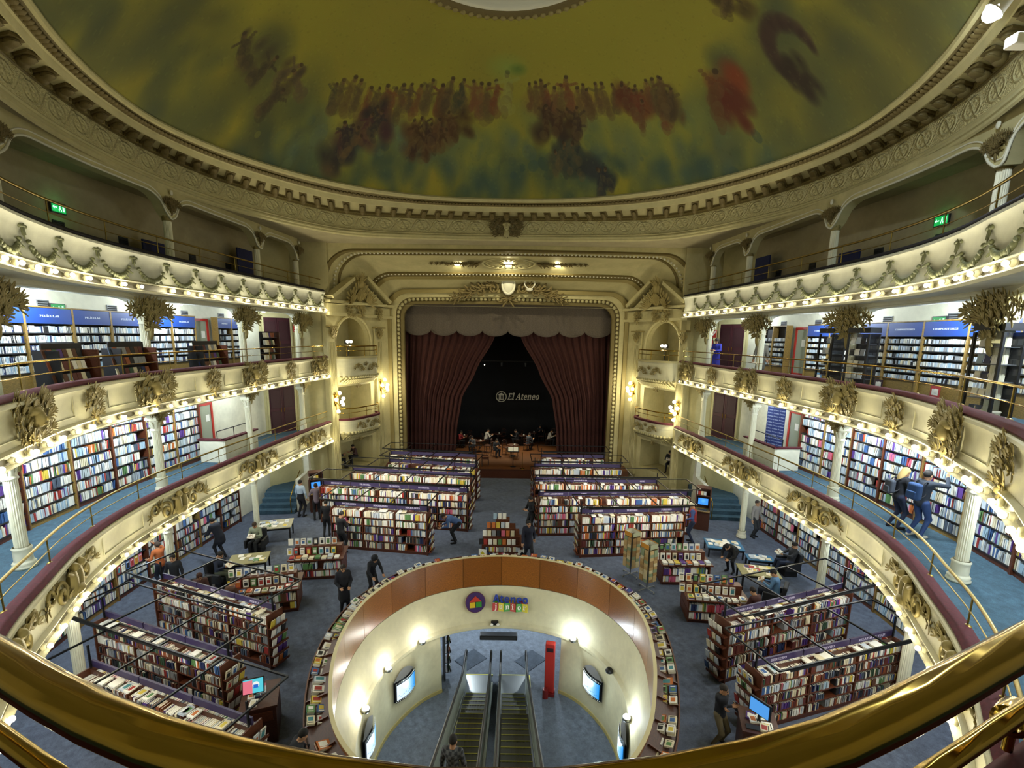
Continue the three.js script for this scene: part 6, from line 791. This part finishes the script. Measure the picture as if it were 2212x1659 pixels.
const smin = (a, b, k) => { const h = Math.max(k - Math.abs(a - b), 0) / k; return Math.min(a, b) - h * h * k / 4; };
function capD(x, y, z, c) { const [ax, ay, az] = c.a, dx = c.d[0], dy = c.d[1], dz = c.d[2], px = x - ax, py = y - ay, pz = z - az, t = Math.max(0, Math.min(1, (px * dx + py * dy + pz * dz) / c.l2)), qx = px - dx * t, qy = py - dy * t, qz = pz - dz * t; return Math.sqrt(qx * qx + qy * qy * 1 + qz * qz) - (c.ra + (c.rb - c.ra) * t); }
const cap = (a, b, ra, rb, tag) => { const d = [b[0] - a[0], b[1] - a[1], b[2] - a[2]]; return { a, b, d, l2: d[0] ** 2 + d[1] ** 2 + d[2] ** 2 + 1e-9, ra, rb, tag }; };
const ell = (x, y, z, cx, cy, cz, rx, ry, rz) => { const a = (x - cx) / rx, b = (y - cy) / ry, c = (z - cz) / rz, q = Math.sqrt(a * a + b * b + c * c); return (q - 1) * Math.min(rx, ry, rz); };
const NOSE = cap([0, .062, .088], [0, .03, .112], .009, .014), NECK = cap([0, -.07, -.02], [0, .02, -.015], .05, .05);
// head, 0.235 tall, origin at the base of the skull, face towards +z
const headNet = surfaceNet([-.1, -.07, -.12], [.1, .2, .135], .0085, (x, y, z) => { let d = ell(x, y, z, 0, .095, -.01, .076, .092, .097); d = smin(d, ell(x, y, z, 0, .01, .028, .053, .062, .062), .05); d = smin(d, ell(x, y, z, 0, -.03, .058, .026, .022, .026), .03); d = smin(d, capD(x, y, z, NOSE), .018); for (const s of [-1, 1]) { d = smin(d, ell(x, y, z, s * .077, .055, -.012, .01, .03, .02), .01); d = Math.max(d, -ell(x, y, z, s * .031, .068, .097, .016, .011, .016)); } d = smin(d, ell(x, y, z, 0, .003, .083, .024, .009, .012), .012); return smin(d, capD(x, y, z, NECK), .03); });
// right hand, wrist at origin, fingers along -y, palm towards +z, thumb to +x; gently curled
const FING = [[-.03, .07, .0075], [-.01, .082, .0085], [.011, .086, .0085], [.031, .078, .008]].flatMap(([x, l, r]) => { const a = [x * .9, -.085, 0], b = [x * 1.05, -.085 - l * .45, .012], c = [x * 1.05, -.085 - l * .78, .034], d = [x * 1.02, -.085 - l * .92, .056]; return [cap(a, b, r, r), cap(b, c, r, r * .9), cap(c, d, r * .9, r * .75)]; }).concat([cap([.03, -.03, .006], [.056, -.062, .022], .013, .0105), cap([.056, -.062, .022], [.06, -.095, .04], .0105, .0085)]);
const WRIST = cap([0, .02, 0], [0, -.02, 0], .026, .027);
const handNet = surfaceNet([-.06, -.19, -.035], [.085, .03, .09], .0065, (x, y, z) => { let d = 9; for (const c of FING) d = Math.min(d, capD(x, y, z, c)); const q = Math.max(Math.abs(x) - .036, Math.abs(y + .05) - .042, Math.abs(z) - .011); const px = Math.max(Math.abs(x) - .026, 0), py = Math.max(Math.abs(y + .05) - .034, 0), pz = Math.max(Math.abs(z) - .004, 0); d = smin(d, Math.sqrt(px * px + py * py + pz * pz) - .013, .012); return smin(d, capD(x, y, z, WRIST), .02); });
const V3 = (a) => new THREE.Vector3(...a), add = (a, b, k = 1) => [a[0] + b[0] * k, a[1] + b[1] * k, a[2] + b[2] * k];
function ik(S, W, l1, l2, hint) { const s = V3(S), w = V3(W), d = w.clone().sub(s); let L = d.length(); const mx = (l1 + l2) * .995; if (L > mx) { d.multiplyScalar(mx / L); w.copy(s).add(d); L = mx; } const a = (l1 * l1 - l2 * l2 + L * L) / (2 * L), h = Math.sqrt(Math.max(0, l1 * l1 - a * a)), u = d.clone().normalize(), p = V3(hint).addScaledVector(u, -V3(hint).dot(u)).normalize(); return [s.clone().addScaledVector(u, a).addScaledVector(p, h).toArray(), w.toArray()]; }
const POSE = { // hip, forward lean (rad), head nod, hands [left, right] and feet in body space (facing +z), all for a 1.72 m figure
  stand: { hip: [0, .93, 0], lean: .02, nod: .1, hands: [[-.27, .82, .08], [.27, .82, .1]], feet: [[-.1, 0, .02], [.11, 0, -.03]] },
  walk: { hip: [0, .91, 0], lean: .08, nod: .05, hands: [[-.28, .85, .22], [.28, .84, -.14]], feet: [[-.08, 0, -.22], [.1, 0, .28]] },
  crossed: { hip: [0, .92, 0], lean: .03, nod: .2, hands: [[.14, 1.16, .2], [-.12, 1.2, .21]], feet: [[-.13, 0, .02], [.15, 0, .05]] },
  read: { hip: [0, .92, 0], lean: .07, nod: .5, hands: [[-.1, 1.12, .34], [.1, 1.12, .34]], feet: [[-.1, 0, .04], [.12, 0, -.04]] },
  reach: { hip: [0, .92, 0], lean: .1, nod: -.1, hands: [[-.14, 1.52, .46], [.2, 1.05, .3]], feet: [[-.1, 0, .02], [.12, 0, -.06]] },
  bend: { hip: [0, .86, -.2], lean: 1.15, nod: -.1, hands: [[-.12, .72, .46], [.14, .7, .48]], feet: [[-.12, 0, -.06], [.12, 0, -.02]] },
  lean: { hip: [0, .9, -.1], lean: .5, nod: .3, hands: [[-.2, .9, .42], [.2, .9, .42]], feet: [[-.12, 0, -.12], [.12, 0, -.04]] },
  sit: { hip: [0, .5, -.05], lean: .12, nod: .55, hands: [[-.1, .78, .32], [.1, .78, .32]], feet: [[-.12, 0, .42], [.12, 0, .46]], sit: 1 },
  sitBack: { hip: [0, .48, -.05], lean: -.25, nod: .6, hands: [[-.1, .82, .3], [.12, .8, .3]], feet: [[-.1, 0, .55], [.13, 0, .6]], sit: 1 },
  sitTable: { hip: [0, .5, -.05], lean: .3, nod: .35, hands: [[-.16, .76, .4], [.14, .76, .42]], feet: [[-.12, 0, .3], [.12, 0, .36]], sit: 1 },
};
const bodyMat = new THREE.MeshStandardMaterial({ vertexColors: true, roughness: .85 }), linC = (h) => { const c = new THREE.Color(h); return [c.r, c.g, c.b]; };
const hairShort = (() => { const g = new THREE.SphereGeometry(1, 18, 12), p = g.attributes.position; for (let i = 0; i < p.count; i++) { let x = p.getX(i) * .084, y = p.getY(i) * .1 + .1, z = p.getZ(i) * .103 - .018; if (y < .085 && z > .02) { z = .0 + (z - .02) * .25; } if (y < .03) y = .03 + (y - .03) * .3; p.setXYZ(i, x, y, z); } g.computeVertexNormals(); return g; })();
const hairLong = (() => { const g = new THREE.SphereGeometry(1, 20, 16), p = g.attributes.position; for (let i = 0; i < p.count; i++) { let x = p.getX(i) * .092, y = p.getY(i) * .105 + .1, z = p.getZ(i) * .108 - .025; if (y < .09 && z > .0) z *= .25; if (y < .08) { const k = (.08 - y) / .085; y = .08 - k * .28; x *= 1 + .25 * k; z -= .02 * k; } p.setXYZ(i, x, y, z); } g.computeVertexNormals(); return g; })();
function person(label, pos, face, o) {
  const P = { ...POSE[o.pose], ...(o.p ?? {}) }, hip = P.hip, sn = Math.sin(P.lean), cs = Math.cos(P.lean), up = (l, x = 0, z = 0) => [hip[0] + x, hip[1] + cs * l - sn * z, hip[2] + sn * l + cs * z];
  const waist = up(.16), chest = up(.38), neck = up(.52), shY = .47, sh = [-1, 1].map((s) => up(shY, s * .165)), sk = linC(o.skin ?? '#b58a6a'), tc = linC(o.top), bc = linC(o.bottom), sc = linC(o.shoes ?? '#17161a'), C = [];
  const thick = o.coat ? .03 : .0, hands = P.hands.map((w) => w);
  C.push(cap(add(hip, [0, -.02, 0]), waist, .135 + thick, .125 + thick, 'b0'), cap(waist, chest, .125 + thick, .15 + thick, 't'), cap(up(.43, -.1), up(.43, .1), .095 + thick * .5, .095 + thick * .5, 't'), cap(up(.48), neck, .06, .052, o.hood ? 't' : 's'));
  const arms = [0, 1].map((i) => { const s = i ? 1 : -1, [el, wr] = ik(sh[i], hands[i], .29, .265, [s * .5, -.6, -.6]); C.push(cap(sh[i], el, .062 + thick * .4, .048 + thick * .4, 't'), cap(el, wr, .046 + thick * .4, .034 + thick * .3, 't')); return { el, wr }; });
  [0, 1].forEach((i) => { const s = i ? 1 : -1, h = add(hip, [s * .085, -.04, 0]), an = add(P.feet[i], [0, .085, -.03]), [kn, a2] = ik(h, an, .44, .43, P.sit ? [0, .6, 1] : [0, 0, 1]); C.push(cap(h, kn, .095, .064, 'l'), cap(kn, a2, .062, .043, 'l'), cap(add(a2, [0, -.045, -.02]), add(a2, [s * .02, -.05, .17]), .042, .035, 'f')); });
  if (o.coat && !P.sit) { C.push(cap(hip, add(hip, [0, -o.coat, .0]), .155, .19, 't')); C[0].tag = 't'; } else C[0].tag = o.tuck ? 'l' : 't';
  if (o.skirt) C.push(cap(hip, add(hip, [0, -o.skirt, 0]), .14, .2, 'l'));
  const lo = [9, 9, 9], hi = [-9, -9, -9]; for (const c of C) for (const q of [c.a, c.b]) for (let i = 0; i < 3; i++) { lo[i] = Math.min(lo[i], q[i] - .24); hi[i] = Math.max(hi[i], q[i] + .24); }
  const net = surfaceNet(lo, hi, o.cell ?? .021, (x, y, z) => { let d = 9; for (const c of C) d = smin(d, capD(x, y, z, c), .035); return Math.max(d, -y); });
  const pos3 = net.pos.slice(), ix = net.ix.slice(), col = []; const cl = { t: tc, l: bc, f: sc, s: sk };
  for (let i = 0; i < pos3.length; i += 3) { let b = 9, t = 't'; for (const c of C) { const d = capD(pos3[i], pos3[i + 1], pos3[i + 2], c); if (d < b) { b = d; t = c.tag; } } let q = cl[t]; if (o.plaid && t === 't') q = (Math.floor(pos3[i] * 16 + 40) + Math.floor(pos3[i + 1] * 16 + 40)) % 2 ? q : linC(o.plaid); if (o.vest && t === 't' && Math.abs(pos3[i] - hip[0]) < .12) q = linC(o.vest); col.push(...q); }
  const addNet = (n, m, paint) => { const b = pos3.length / 3, v = new THREE.Vector3(); for (let i = 0; i < n.pos.length; i += 3) { v.set(n.pos[i], n.pos[i + 1], n.pos[i + 2]); col.push(...paint(v.x, v.y, v.z)); v.applyMatrix4(m); pos3.push(v.x, v.y, v.z); } const fl = m.determinant() < 0; for (let i = 0; i < n.ix.length; i += 3) fl ? ix.push(n.ix[i] + b, n.ix[i + 2] + b, n.ix[i + 1] + b) : ix.push(n.ix[i] + b, n.ix[i + 1] + b, n.ix[i + 2] + b); };
  const hm = new THREE.Matrix4().compose(V3(up(.58, 0, .015)), new THREE.Quaternion().setFromEuler(new THREE.Euler(P.lean * (o.pose === 'bend' ? .9 : .5) + P.nod, o.look ?? 0, 0, 'YXZ')), new THREE.Vector3(1.02, 1.02, 1.02)), eye = linC('#221a16'), lip = linC('#8a5048');
  addNet(headNet, hm, (x, y, z) => z > .075 && Math.abs(y - .068) < .012 && Math.abs(Math.abs(x) - .031) < .017 ? eye : z > .08 && Math.abs(y - .003) < .009 && Math.abs(x) < .024 ? lip : z > .07 && Math.abs(y - .09) < .006 && Math.abs(Math.abs(x) - .032) < .022 ? eye : sk);
  [0, 1].forEach((i) => { const a = arms[i], dir = V3(a.wr).sub(V3(a.el)).normalize().negate(), q = new THREE.Quaternion().setFromUnitVectors(new THREE.Vector3(0, 1, 0), dir), m = new THREE.Matrix4().compose(V3(a.wr), q, new THREE.Vector3(i ? -1 : 1, 1, 1)); addNet(handNet, m, () => sk); });
  const g = new THREE.BufferGeometry(); g.setAttribute('position', new THREE.Float32BufferAttribute(pos3, 3)); g.setAttribute('color', new THREE.Float32BufferAttribute(col, 3)); g.setIndex(ix); g.computeVertexNormals();
  const m = shade(new THREE.Mesh(g, bodyMat)); m.name = numbered('person'); m.userData = { label, category: 'person' }; m.position.set(...pos); m.rotation.y = face; m.scale.setScalar((o.h ?? 1.72) / 1.72); scene.add(m); m.updateMatrixWorld(true);
  if (o.hood) { const q = part('hood', sph(.125, 0, .09, -.03, .95, 1.1, .95, 16, 12), mats(o.top, .9), m); q.geometry = q.geometry.clone().applyMatrix4(hm); const pp = q.geometry; pp.computeVertexNormals(); } else part('hair', (o.long ? hairLong : hairShort).clone().applyMatrix4(hm), mats(o.hair ?? '#1c1512', .8), m);
  m.userData.hands = undefined; delete m.userData.hands;
  if (o.book) { const w = arms[0].wr, x = arms[1].wr, c = [(w[0] + x[0]) / 2, (w[1] + x[1]) / 2 + .03, (w[2] + x[2]) / 2 + .09], b = new THREE.Group(); b.name = numbered('open_book'); b.userData = { label: o.book, category: 'book' }; scene.add(b); b.position.copy(V3(c).applyMatrix4(m.matrixWorld)); b.rotation.set(0, face, 0); b.scale.copy(m.scale); for (const s of [-1, 1]) { const pg = part('page_block', bx(.14, .018, .2, s * .068, .012, 0, 0, 0, s * .2).rotateX(.6), M.paper, b); part('cover', bx(.15, .005, .21, s * .07, .0, 0, 0, 0, s * .2).rotateX(.6), mats(o.bookCol ?? '#7a3a30'), pg); } }
  return m;
}
const gp = (px, py, y = 0) => ground(px, py, y), toCam = (p) => Math.atan2(EYE.x - p[0], EYE.z - p[2]);
function backpack(label, m, col, sc = 1) { const t = thing('backpack', label, 'backpack', [0, 0, 0], m.rotation.y); t.position.copy(new THREE.Vector3(0, 1.18, -.26).applyMatrix4(m.matrixWorld)); t.scale.setScalar(sc); part('bag', new RoundedBoxGeometry(.32, .44, .18, 4, .07), mats(col, .9), t); part('front_pocket', new RoundedBoxGeometry(.24, .2, .06, 3, .03).translate(0, -.08, -.11), mats(col, .9), t); for (const x of [-.11, .11]) part('strap', tube([[x, .18, .08], [x, .26, .16], [x, .16, .3], [x, -.1, .2], [x, -.16, .08]], .018, 16, 6), mats('#16181f'), t); }
{
  let p;
  // ground floor, right half
  p = gp(1548, 1607); person('man with crossed arms in a dark jacket standing by the law bookcase', p, .55, { pose: 'crossed', h: 1.38, top: '#14161f', bottom: '#6b6048', skin: '#a87c5c', hair: '#2a2320', cell: .016, look: .3 });
  p = gp(1493, 1172); person('grey-haired man in a red vest and blue shirt beside the travel bookcase', p, -2.0, { pose: 'read', h: 1.7, top: '#3a4f86', vest: '#8e2b2b', bottom: '#1f2a44', hair: '#b9b39c', p: { hands: [[-.14, 1.05, .3], [.2, 1.0, .25]] } });
  p = gp(1148, 1150); person('man in black with head lowered standing in the aisle by the art bookcase', p, -.9, { pose: 'read', h: 1.62, top: '#121318', bottom: '#14151a', hair: '#15110f' });
  p = gp(1140, 1212); person('man in a dark parka walking towards the oval parapet', p, .2, { pose: 'walk', h: 1.6, top: '#15172a', bottom: '#15151c', coat: .22, hair: '#1a1614' });
  p = gp(1283, 1166); person('fair-haired woman in a yellow top between the art and travel bookcases', [p[0], 0, -17.75], 1.2, { pose: 'stand', h: 1.6, top: '#a89a5a', bottom: '#2a2c38', hair: '#7d5f38', long: 1 });
  p = gp(1576, 1236); person('person in black bending over the books near the right reading table', p, -.9, { pose: 'bend', h: 1.6, top: '#0f1117', bottom: '#10131c', hair: '#120f0e' });
  p = gp(1700, 1240); person('reader in a dark jacket leaning back with legs stretched, right', [p[0], .02, p[2]], -1.6, { pose: 'sitBack', h: 1.62, top: '#2b2d33', bottom: '#1d2740', hair: '#15110f', book: 'open book held by the reader stretching his legs', bookCol: '#c9c2a4' });
  armchair('black armchair under the reader with stretched legs, right', [p[0], 0, p[2]], -1.6);
  p = gp(1668, 1310); person('reader in a light blue pullover seated in the right armchair', [p[0], .02, p[2]], -2.2, { pose: 'sit', h: 1.6, top: '#5a82b0', bottom: '#1c2030', hair: '#14110f', book: 'open book held by the reader in the light blue pullover', bookCol: '#d8d6cc' });
  armchair('black armchair under the reader in light blue', [p[0], 0, p[2]], -2.2);
  p = [7.1, 0, -11.85]; person('person in a maroon jacket seen from behind at the right display table', p, -2.7, { pose: 'lean', h: 1.5, top: '#3a1714', bottom: '#1a1a22', hair: '#1c1210' });
  p = gp(1627, 1160); person('dim standing customer beside the right gallery column', p, .4, { pose: 'stand', h: 1.6, top: '#8f8a86', bottom: '#2a2c30', hair: '#3a302a' });
  // ground floor, left half
  p = gp(980, 1172); person('man in a blue jacket bending down at the philosophy bookcase end', p, -1.35, { pose: 'bend', h: 1.7, top: '#46608f', bottom: '#10121a', hair: '#2a2018' });
  p = gp(738, 1196); person('man in black reading at the front of the sociology bookcase', p, 2.7, { pose: 'read', h: 1.65, top: '#15161b', bottom: '#121318', hair: '#14110f' });
  p = gp(652, 1116); person('customer in a pale blue shirt at the left search kiosk', p, 2.9, { pose: 'stand', h: 1.7, top: '#a9bdd4', bottom: '#14161f', tuck: 1, hair: '#1a1512' });
  p = gp(686, 1122); person('customer in a mauve checked shirt at the left search kiosk', p, -2.7, { pose: 'reach', h: 1.66, top: '#6f6472', bottom: '#15161c', hair: '#1a1512', p: { hands: [[-.16, 1.3, .4], [.2, 1.2, .34]] } });
  person('person in dark clothes reading between the sociology and philosophy bookcases', [-6.9, 0, -18.1], -2.9, { pose: 'read', h: 1.5, top: '#1a1b22', bottom: '#14151a', hair: '#14110f' });
  p = gp(745, 1322); person('woman in a long black coat standing at the left of the parapet', p, .5, { pose: 'stand', h: 1.52, top: '#11121c', bottom: '#101118', coat: .38, hair: '#241a16', p: { hands: [[-.14, 1.02, .26], [.14, 1.0, .26]], nod: .35 } });
  p = gp(806, 1285); person('hooded person in dark clothes leaning over the parapet books', p, .75, { pose: 'lean', h: 1.5, top: '#14161e', bottom: '#121318', hood: 1 });
  p = gp(700, 1700); person('dark-haired person bent over the parapet books beneath the rail', [-3.3, 0, -7.05], 2.2, { pose: 'lean', h: 1.42, top: '#12131c', bottom: '#14151c', hair: '#15110f' });
  p = gp(353, 1268); person('person in an orange pullover reaching up to the left wall shelf', p, -1.9, { pose: 'reach', h: 1.55, top: '#a85a2c', bottom: '#151a2c', hair: '#3a2a20' });
  p = gp(384, 1300); person('man in a black jacket standing near the left gallery column', p, .3, { pose: 'stand', h: 1.55, top: '#1b1d25', bottom: '#16171d', hair: '#1c1816' });
  p = gp(475, 1205); person('person in a dark coat stooping in front of the left wall shelf', p, -1.9, { pose: 'lean', h: 1.6, top: '#161a28', bottom: '#14151c', hair: '#1a1512', coat: .15 });
  p = gp(478, 1266); person('reader in a dark blue jacket holding a white book, left armchair', [p[0], .02, p[2]], 1.4, { pose: 'sit', h: 1.6, top: '#222b40', bottom: '#3a3f30', hair: '#14110f', book: 'open white book held by the reader in the left armchair', bookCol: '#e4e0d4' });
  armchair('black armchair under the reader with the white book', [p[0], 0, p[2]], 1.4);
  p = gp(438, 1312); person('woman with long brown hair seated behind the poetry bookcase', [p[0], .02, p[2]], .5, { pose: 'sit', h: 1.5, top: '#4a2f2c', bottom: '#1a1a22', hair: '#3a1d14', long: 1, look: .2 });
  armchair('black armchair under the woman with long brown hair', [p[0], 0, p[2]], .5);
  p = gp(556, 1192); person('reader in a pale green cardigan seated by the left column', [p[0], .02, p[2]], .1, { pose: 'sit', h: 1.6, top: '#8c9682', bottom: '#1c1f24', hair: '#3a2c20', book: 'open book held by the reader in the pale green cardigan' });
  armchair('black armchair under the reader in the pale green cardigan', [p[0], 0, p[2]], .1);
  p = [-7.25, 0, -11.95]; person('person in a brown leather jacket seen from behind at the left display table', p, 2.7, { pose: 'lean', h: 1.5, top: '#4a2f22', bottom: '#2a2c3a', hair: '#1a1512' });
  // escalator, galleries and boxes
  p = [-.6, -.42, -7.3]; person('man in a grey plaid jacket riding the left escalator', p, 3.0, { pose: 'stand', h: 1.5, cell: .016, top: '#5c5f64', plaid: '#2f3238', bottom: '#1a1c24', hair: '#15110f', p: { nod: .3 } });
  p = gp(1930, 1140, T[0].yf); let m = person('woman with long fair hair and dark jacket on the right lower gallery', p, 1.5, { pose: 'read', h: 1.64, top: '#1d1f26', bottom: '#1f2740', hair: '#b59a62', long: 1 }); backpack('grey backpack worn by the fair-haired woman', m, '#3f4550', .8);
  p = gp(1978, 1160, T[0].yf); m = person('man reaching to the shelf with a backpack on the right lower gallery', p, 1.75, { pose: 'reach', h: 1.74, top: '#232b38', bottom: '#29406e', hair: '#1a1412', shoes: '#b9b4a4' }); backpack('blue backpack worn by the man on the right lower gallery', m, '#27436e', .95);
  { const a = along(21.7, 1, 1.15); person('woman in a royal blue dress at the rail of the right middle gallery', [a.p[0], T[1].yf, a.p[1]], -.9, { pose: 'read', h: 1.62, top: '#2a2f9a', bottom: '#23288a', skirt: .5, hair: '#241812', long: 1 }); const b = along(18.9, 1, 1.5); person('dim grey figure behind a column of the right middle gallery', [b.p[0], T[1].yf, b.p[1]], -.6, { pose: 'stand', h: 1.6, top: '#6f6a60', bottom: '#55514a', coat: .4, hair: '#3a322c' }); }
  const inBox = (s, u, y, z) => new THREE.Vector3(spl[s].U(u), y, z).applyMatrix4(spl[s].w.matrixWorld).toArray();
  person('person in a dark blue jacket sitting in the alcove left of the stage', inBox(-1, 1.1, .9, -.75), 1.9, { pose: 'sit', h: 1.6, top: '#1a1d3a', bottom: '#15161c', hair: '#15110f', cell: .026 }); person('person in a brown top leaning on the alcove table left of the stage', inBox(-1, 2.4, .9, -.7), -.6, { pose: 'sitTable', h: 1.5, top: '#4a3434', bottom: '#1c1c24', hair: '#15110f', cell: .026 }); person('man in black reading in the alcove right of the stage', inBox(1, 1.5, .9, -.75), -.5, { pose: 'sit', h: 1.6, top: '#131419', bottom: '#15161c', hair: '#15110f', book: 'book held by the reader in the right alcove', cell: .026 });
  // guests at the cafe tables
  [[992, 966, '#8e2a30', 1.2, 'red jumper at the table by the left curtain'], [1022, 978, '#5a5a5e', -.4, 'grey jumper at the second cafe table'], [1050, 962, '#c8c6c0', 2.0, 'white shirt in the middle of the cafe'], [1070, 985, '#2a2a30', .6, 'black shirt in front of the cafe'], [1118, 962, '#1d1f26', -1.4, 'navy shirt right of the cafe centre'], [1140, 972, '#3a3f4a', 2.4, 'slate jacket behind the menu stand'], [1165, 950, '#22242c', .2, 'dark jacket at the rear cafe table'], [1186, 962, '#d2ccbe', 1.4, 'cream shirt beside the right curtain']].forEach(([px, py, c, f, w]) => { const q = gp(px, py, .5); person(`cafe guest in a ${w}`, q, f, { pose: 'sitTable', h: 1.6, top: c, bottom: '#191a22', hair: '#1c1512', cell: .03 }); chair('cafe_chair', 'dark bentwood cafe chair under a seated stage guest', [q[0] - Math.sin(f) * .06, .5, q[2] - Math.cos(f) * .06], f, 'occupied cafe chairs', M.woodDark, .93); });
}

// ---------------------------------------------------------------- books: the 300 that show largest one by one, the rest as one mass (discs likewise)
{
  const coverM = {}, pageM = M.paper, colM = (c) => coverM[c] ??= mat(COLS[c], .6), white = mat('#ffffff', .65);
  for (const disc of [false, true]) {
    const L = bookList.filter((b) => !!b.info.disc === disc).sort((a, b) => b.size - a.size), own = L.slice(0, 300), rest = L.slice(300), seen = {};
    own.forEach((b) => {
      const m = shade(new THREE.Mesh(disc ? caseGeo : coverGeo, colM(b.col))); m.name = numbered(disc ? 'disc_case' : 'book'); b.m.decompose(m.position, m.quaternion, m.scale);
      let label = b.info.text ? `${b.col} ${b.info.text}` : `${b.col} ${b.info.noun}, ${ordinal(b.info.k)} ${b.info.where.startsWith('in ') || b.info.where.startsWith('on ') || b.info.where.startsWith('within') || b.info.where.startsWith('standing') ? '' : 'on the '}${b.info.where}`.replace(/\s+/g, ' '); const n = seen[label] = (seen[label] ?? -1) + 1; if (n) label = `${['lower', 'third', 'fourth', 'fifth'][n - 1] ?? ordinal(n)} ${label}`;
      m.userData = { label, category: disc ? 'disc case' : 'book', group: disc ? 'shelved disc cases' : 'books on the shelves and counters' }; scene.add(m);
      if (!disc) part('pages', pagesGeo, pageM, m); else { part('spine_label', bx(.6, .5, .02, 0, .6, .005), colM(b.col === 'white' ? 'grey' : 'white'), m); }
      if (!disc && (b.info.flat || b.info.face)) { const s = b.info.face && b.info.where.includes('end rack') ? 1 : 1; const alt = ['red', 'blue', 'yellow', 'black', 'teal', 'orange', 'green', 'white'][Math.floor(rB() * 8)]; for (const x of [-.505, .505]) part('cover_picture', bx(.02, .42 + rB() * .2, .6, x, .42, -.5), colM(alt === b.col ? 'cream' : alt), m); part('cover_title', bx(1.03, .1, .66, 0, .82, -.5), colM(b.col === 'white' || b.col === 'cream' ? 'black' : 'white'), m); }
    });
    const g = new THREE.Group(); g.name = disc ? 'packed_disc_cases' : 'packed_books'; g.userData = { kind: 'stuff', label: disc ? 'mass of pale disc and film cases filling the gallery shelves' : 'mass of books filling the remaining shelves', category: disc ? 'disc cases' : 'books' }; scene.add(g);
    const I = new THREE.InstancedMesh(disc ? caseGeo : coverGeo, white, rest.length); I.name = disc ? 'case_mass' : 'cover_mass'; rest.forEach((b, i) => { I.setMatrixAt(i, b.m); I.setColorAt(i, new THREE.Color(COLS[b.col])); }); shade(I); g.add(I);
    if (!disc) { const J = new THREE.InstancedMesh(pagesGeo, pageM, rest.length); J.name = 'page_mass'; rest.forEach((b, i) => J.setMatrixAt(i, b.m)); shade(J); g.add(J); }
    console.log(disc ? 'discs' : 'books', L.length);
  }
}
scene.traverse((o) => { if (o.isMesh && !o.material.emissiveMap && !(o.material.emissiveIntensity > 1.5 && o.material.emissive.r > .5)) { o.castShadow = true; o.receiveShadow = true; } });
renderer.render(scene, camera);
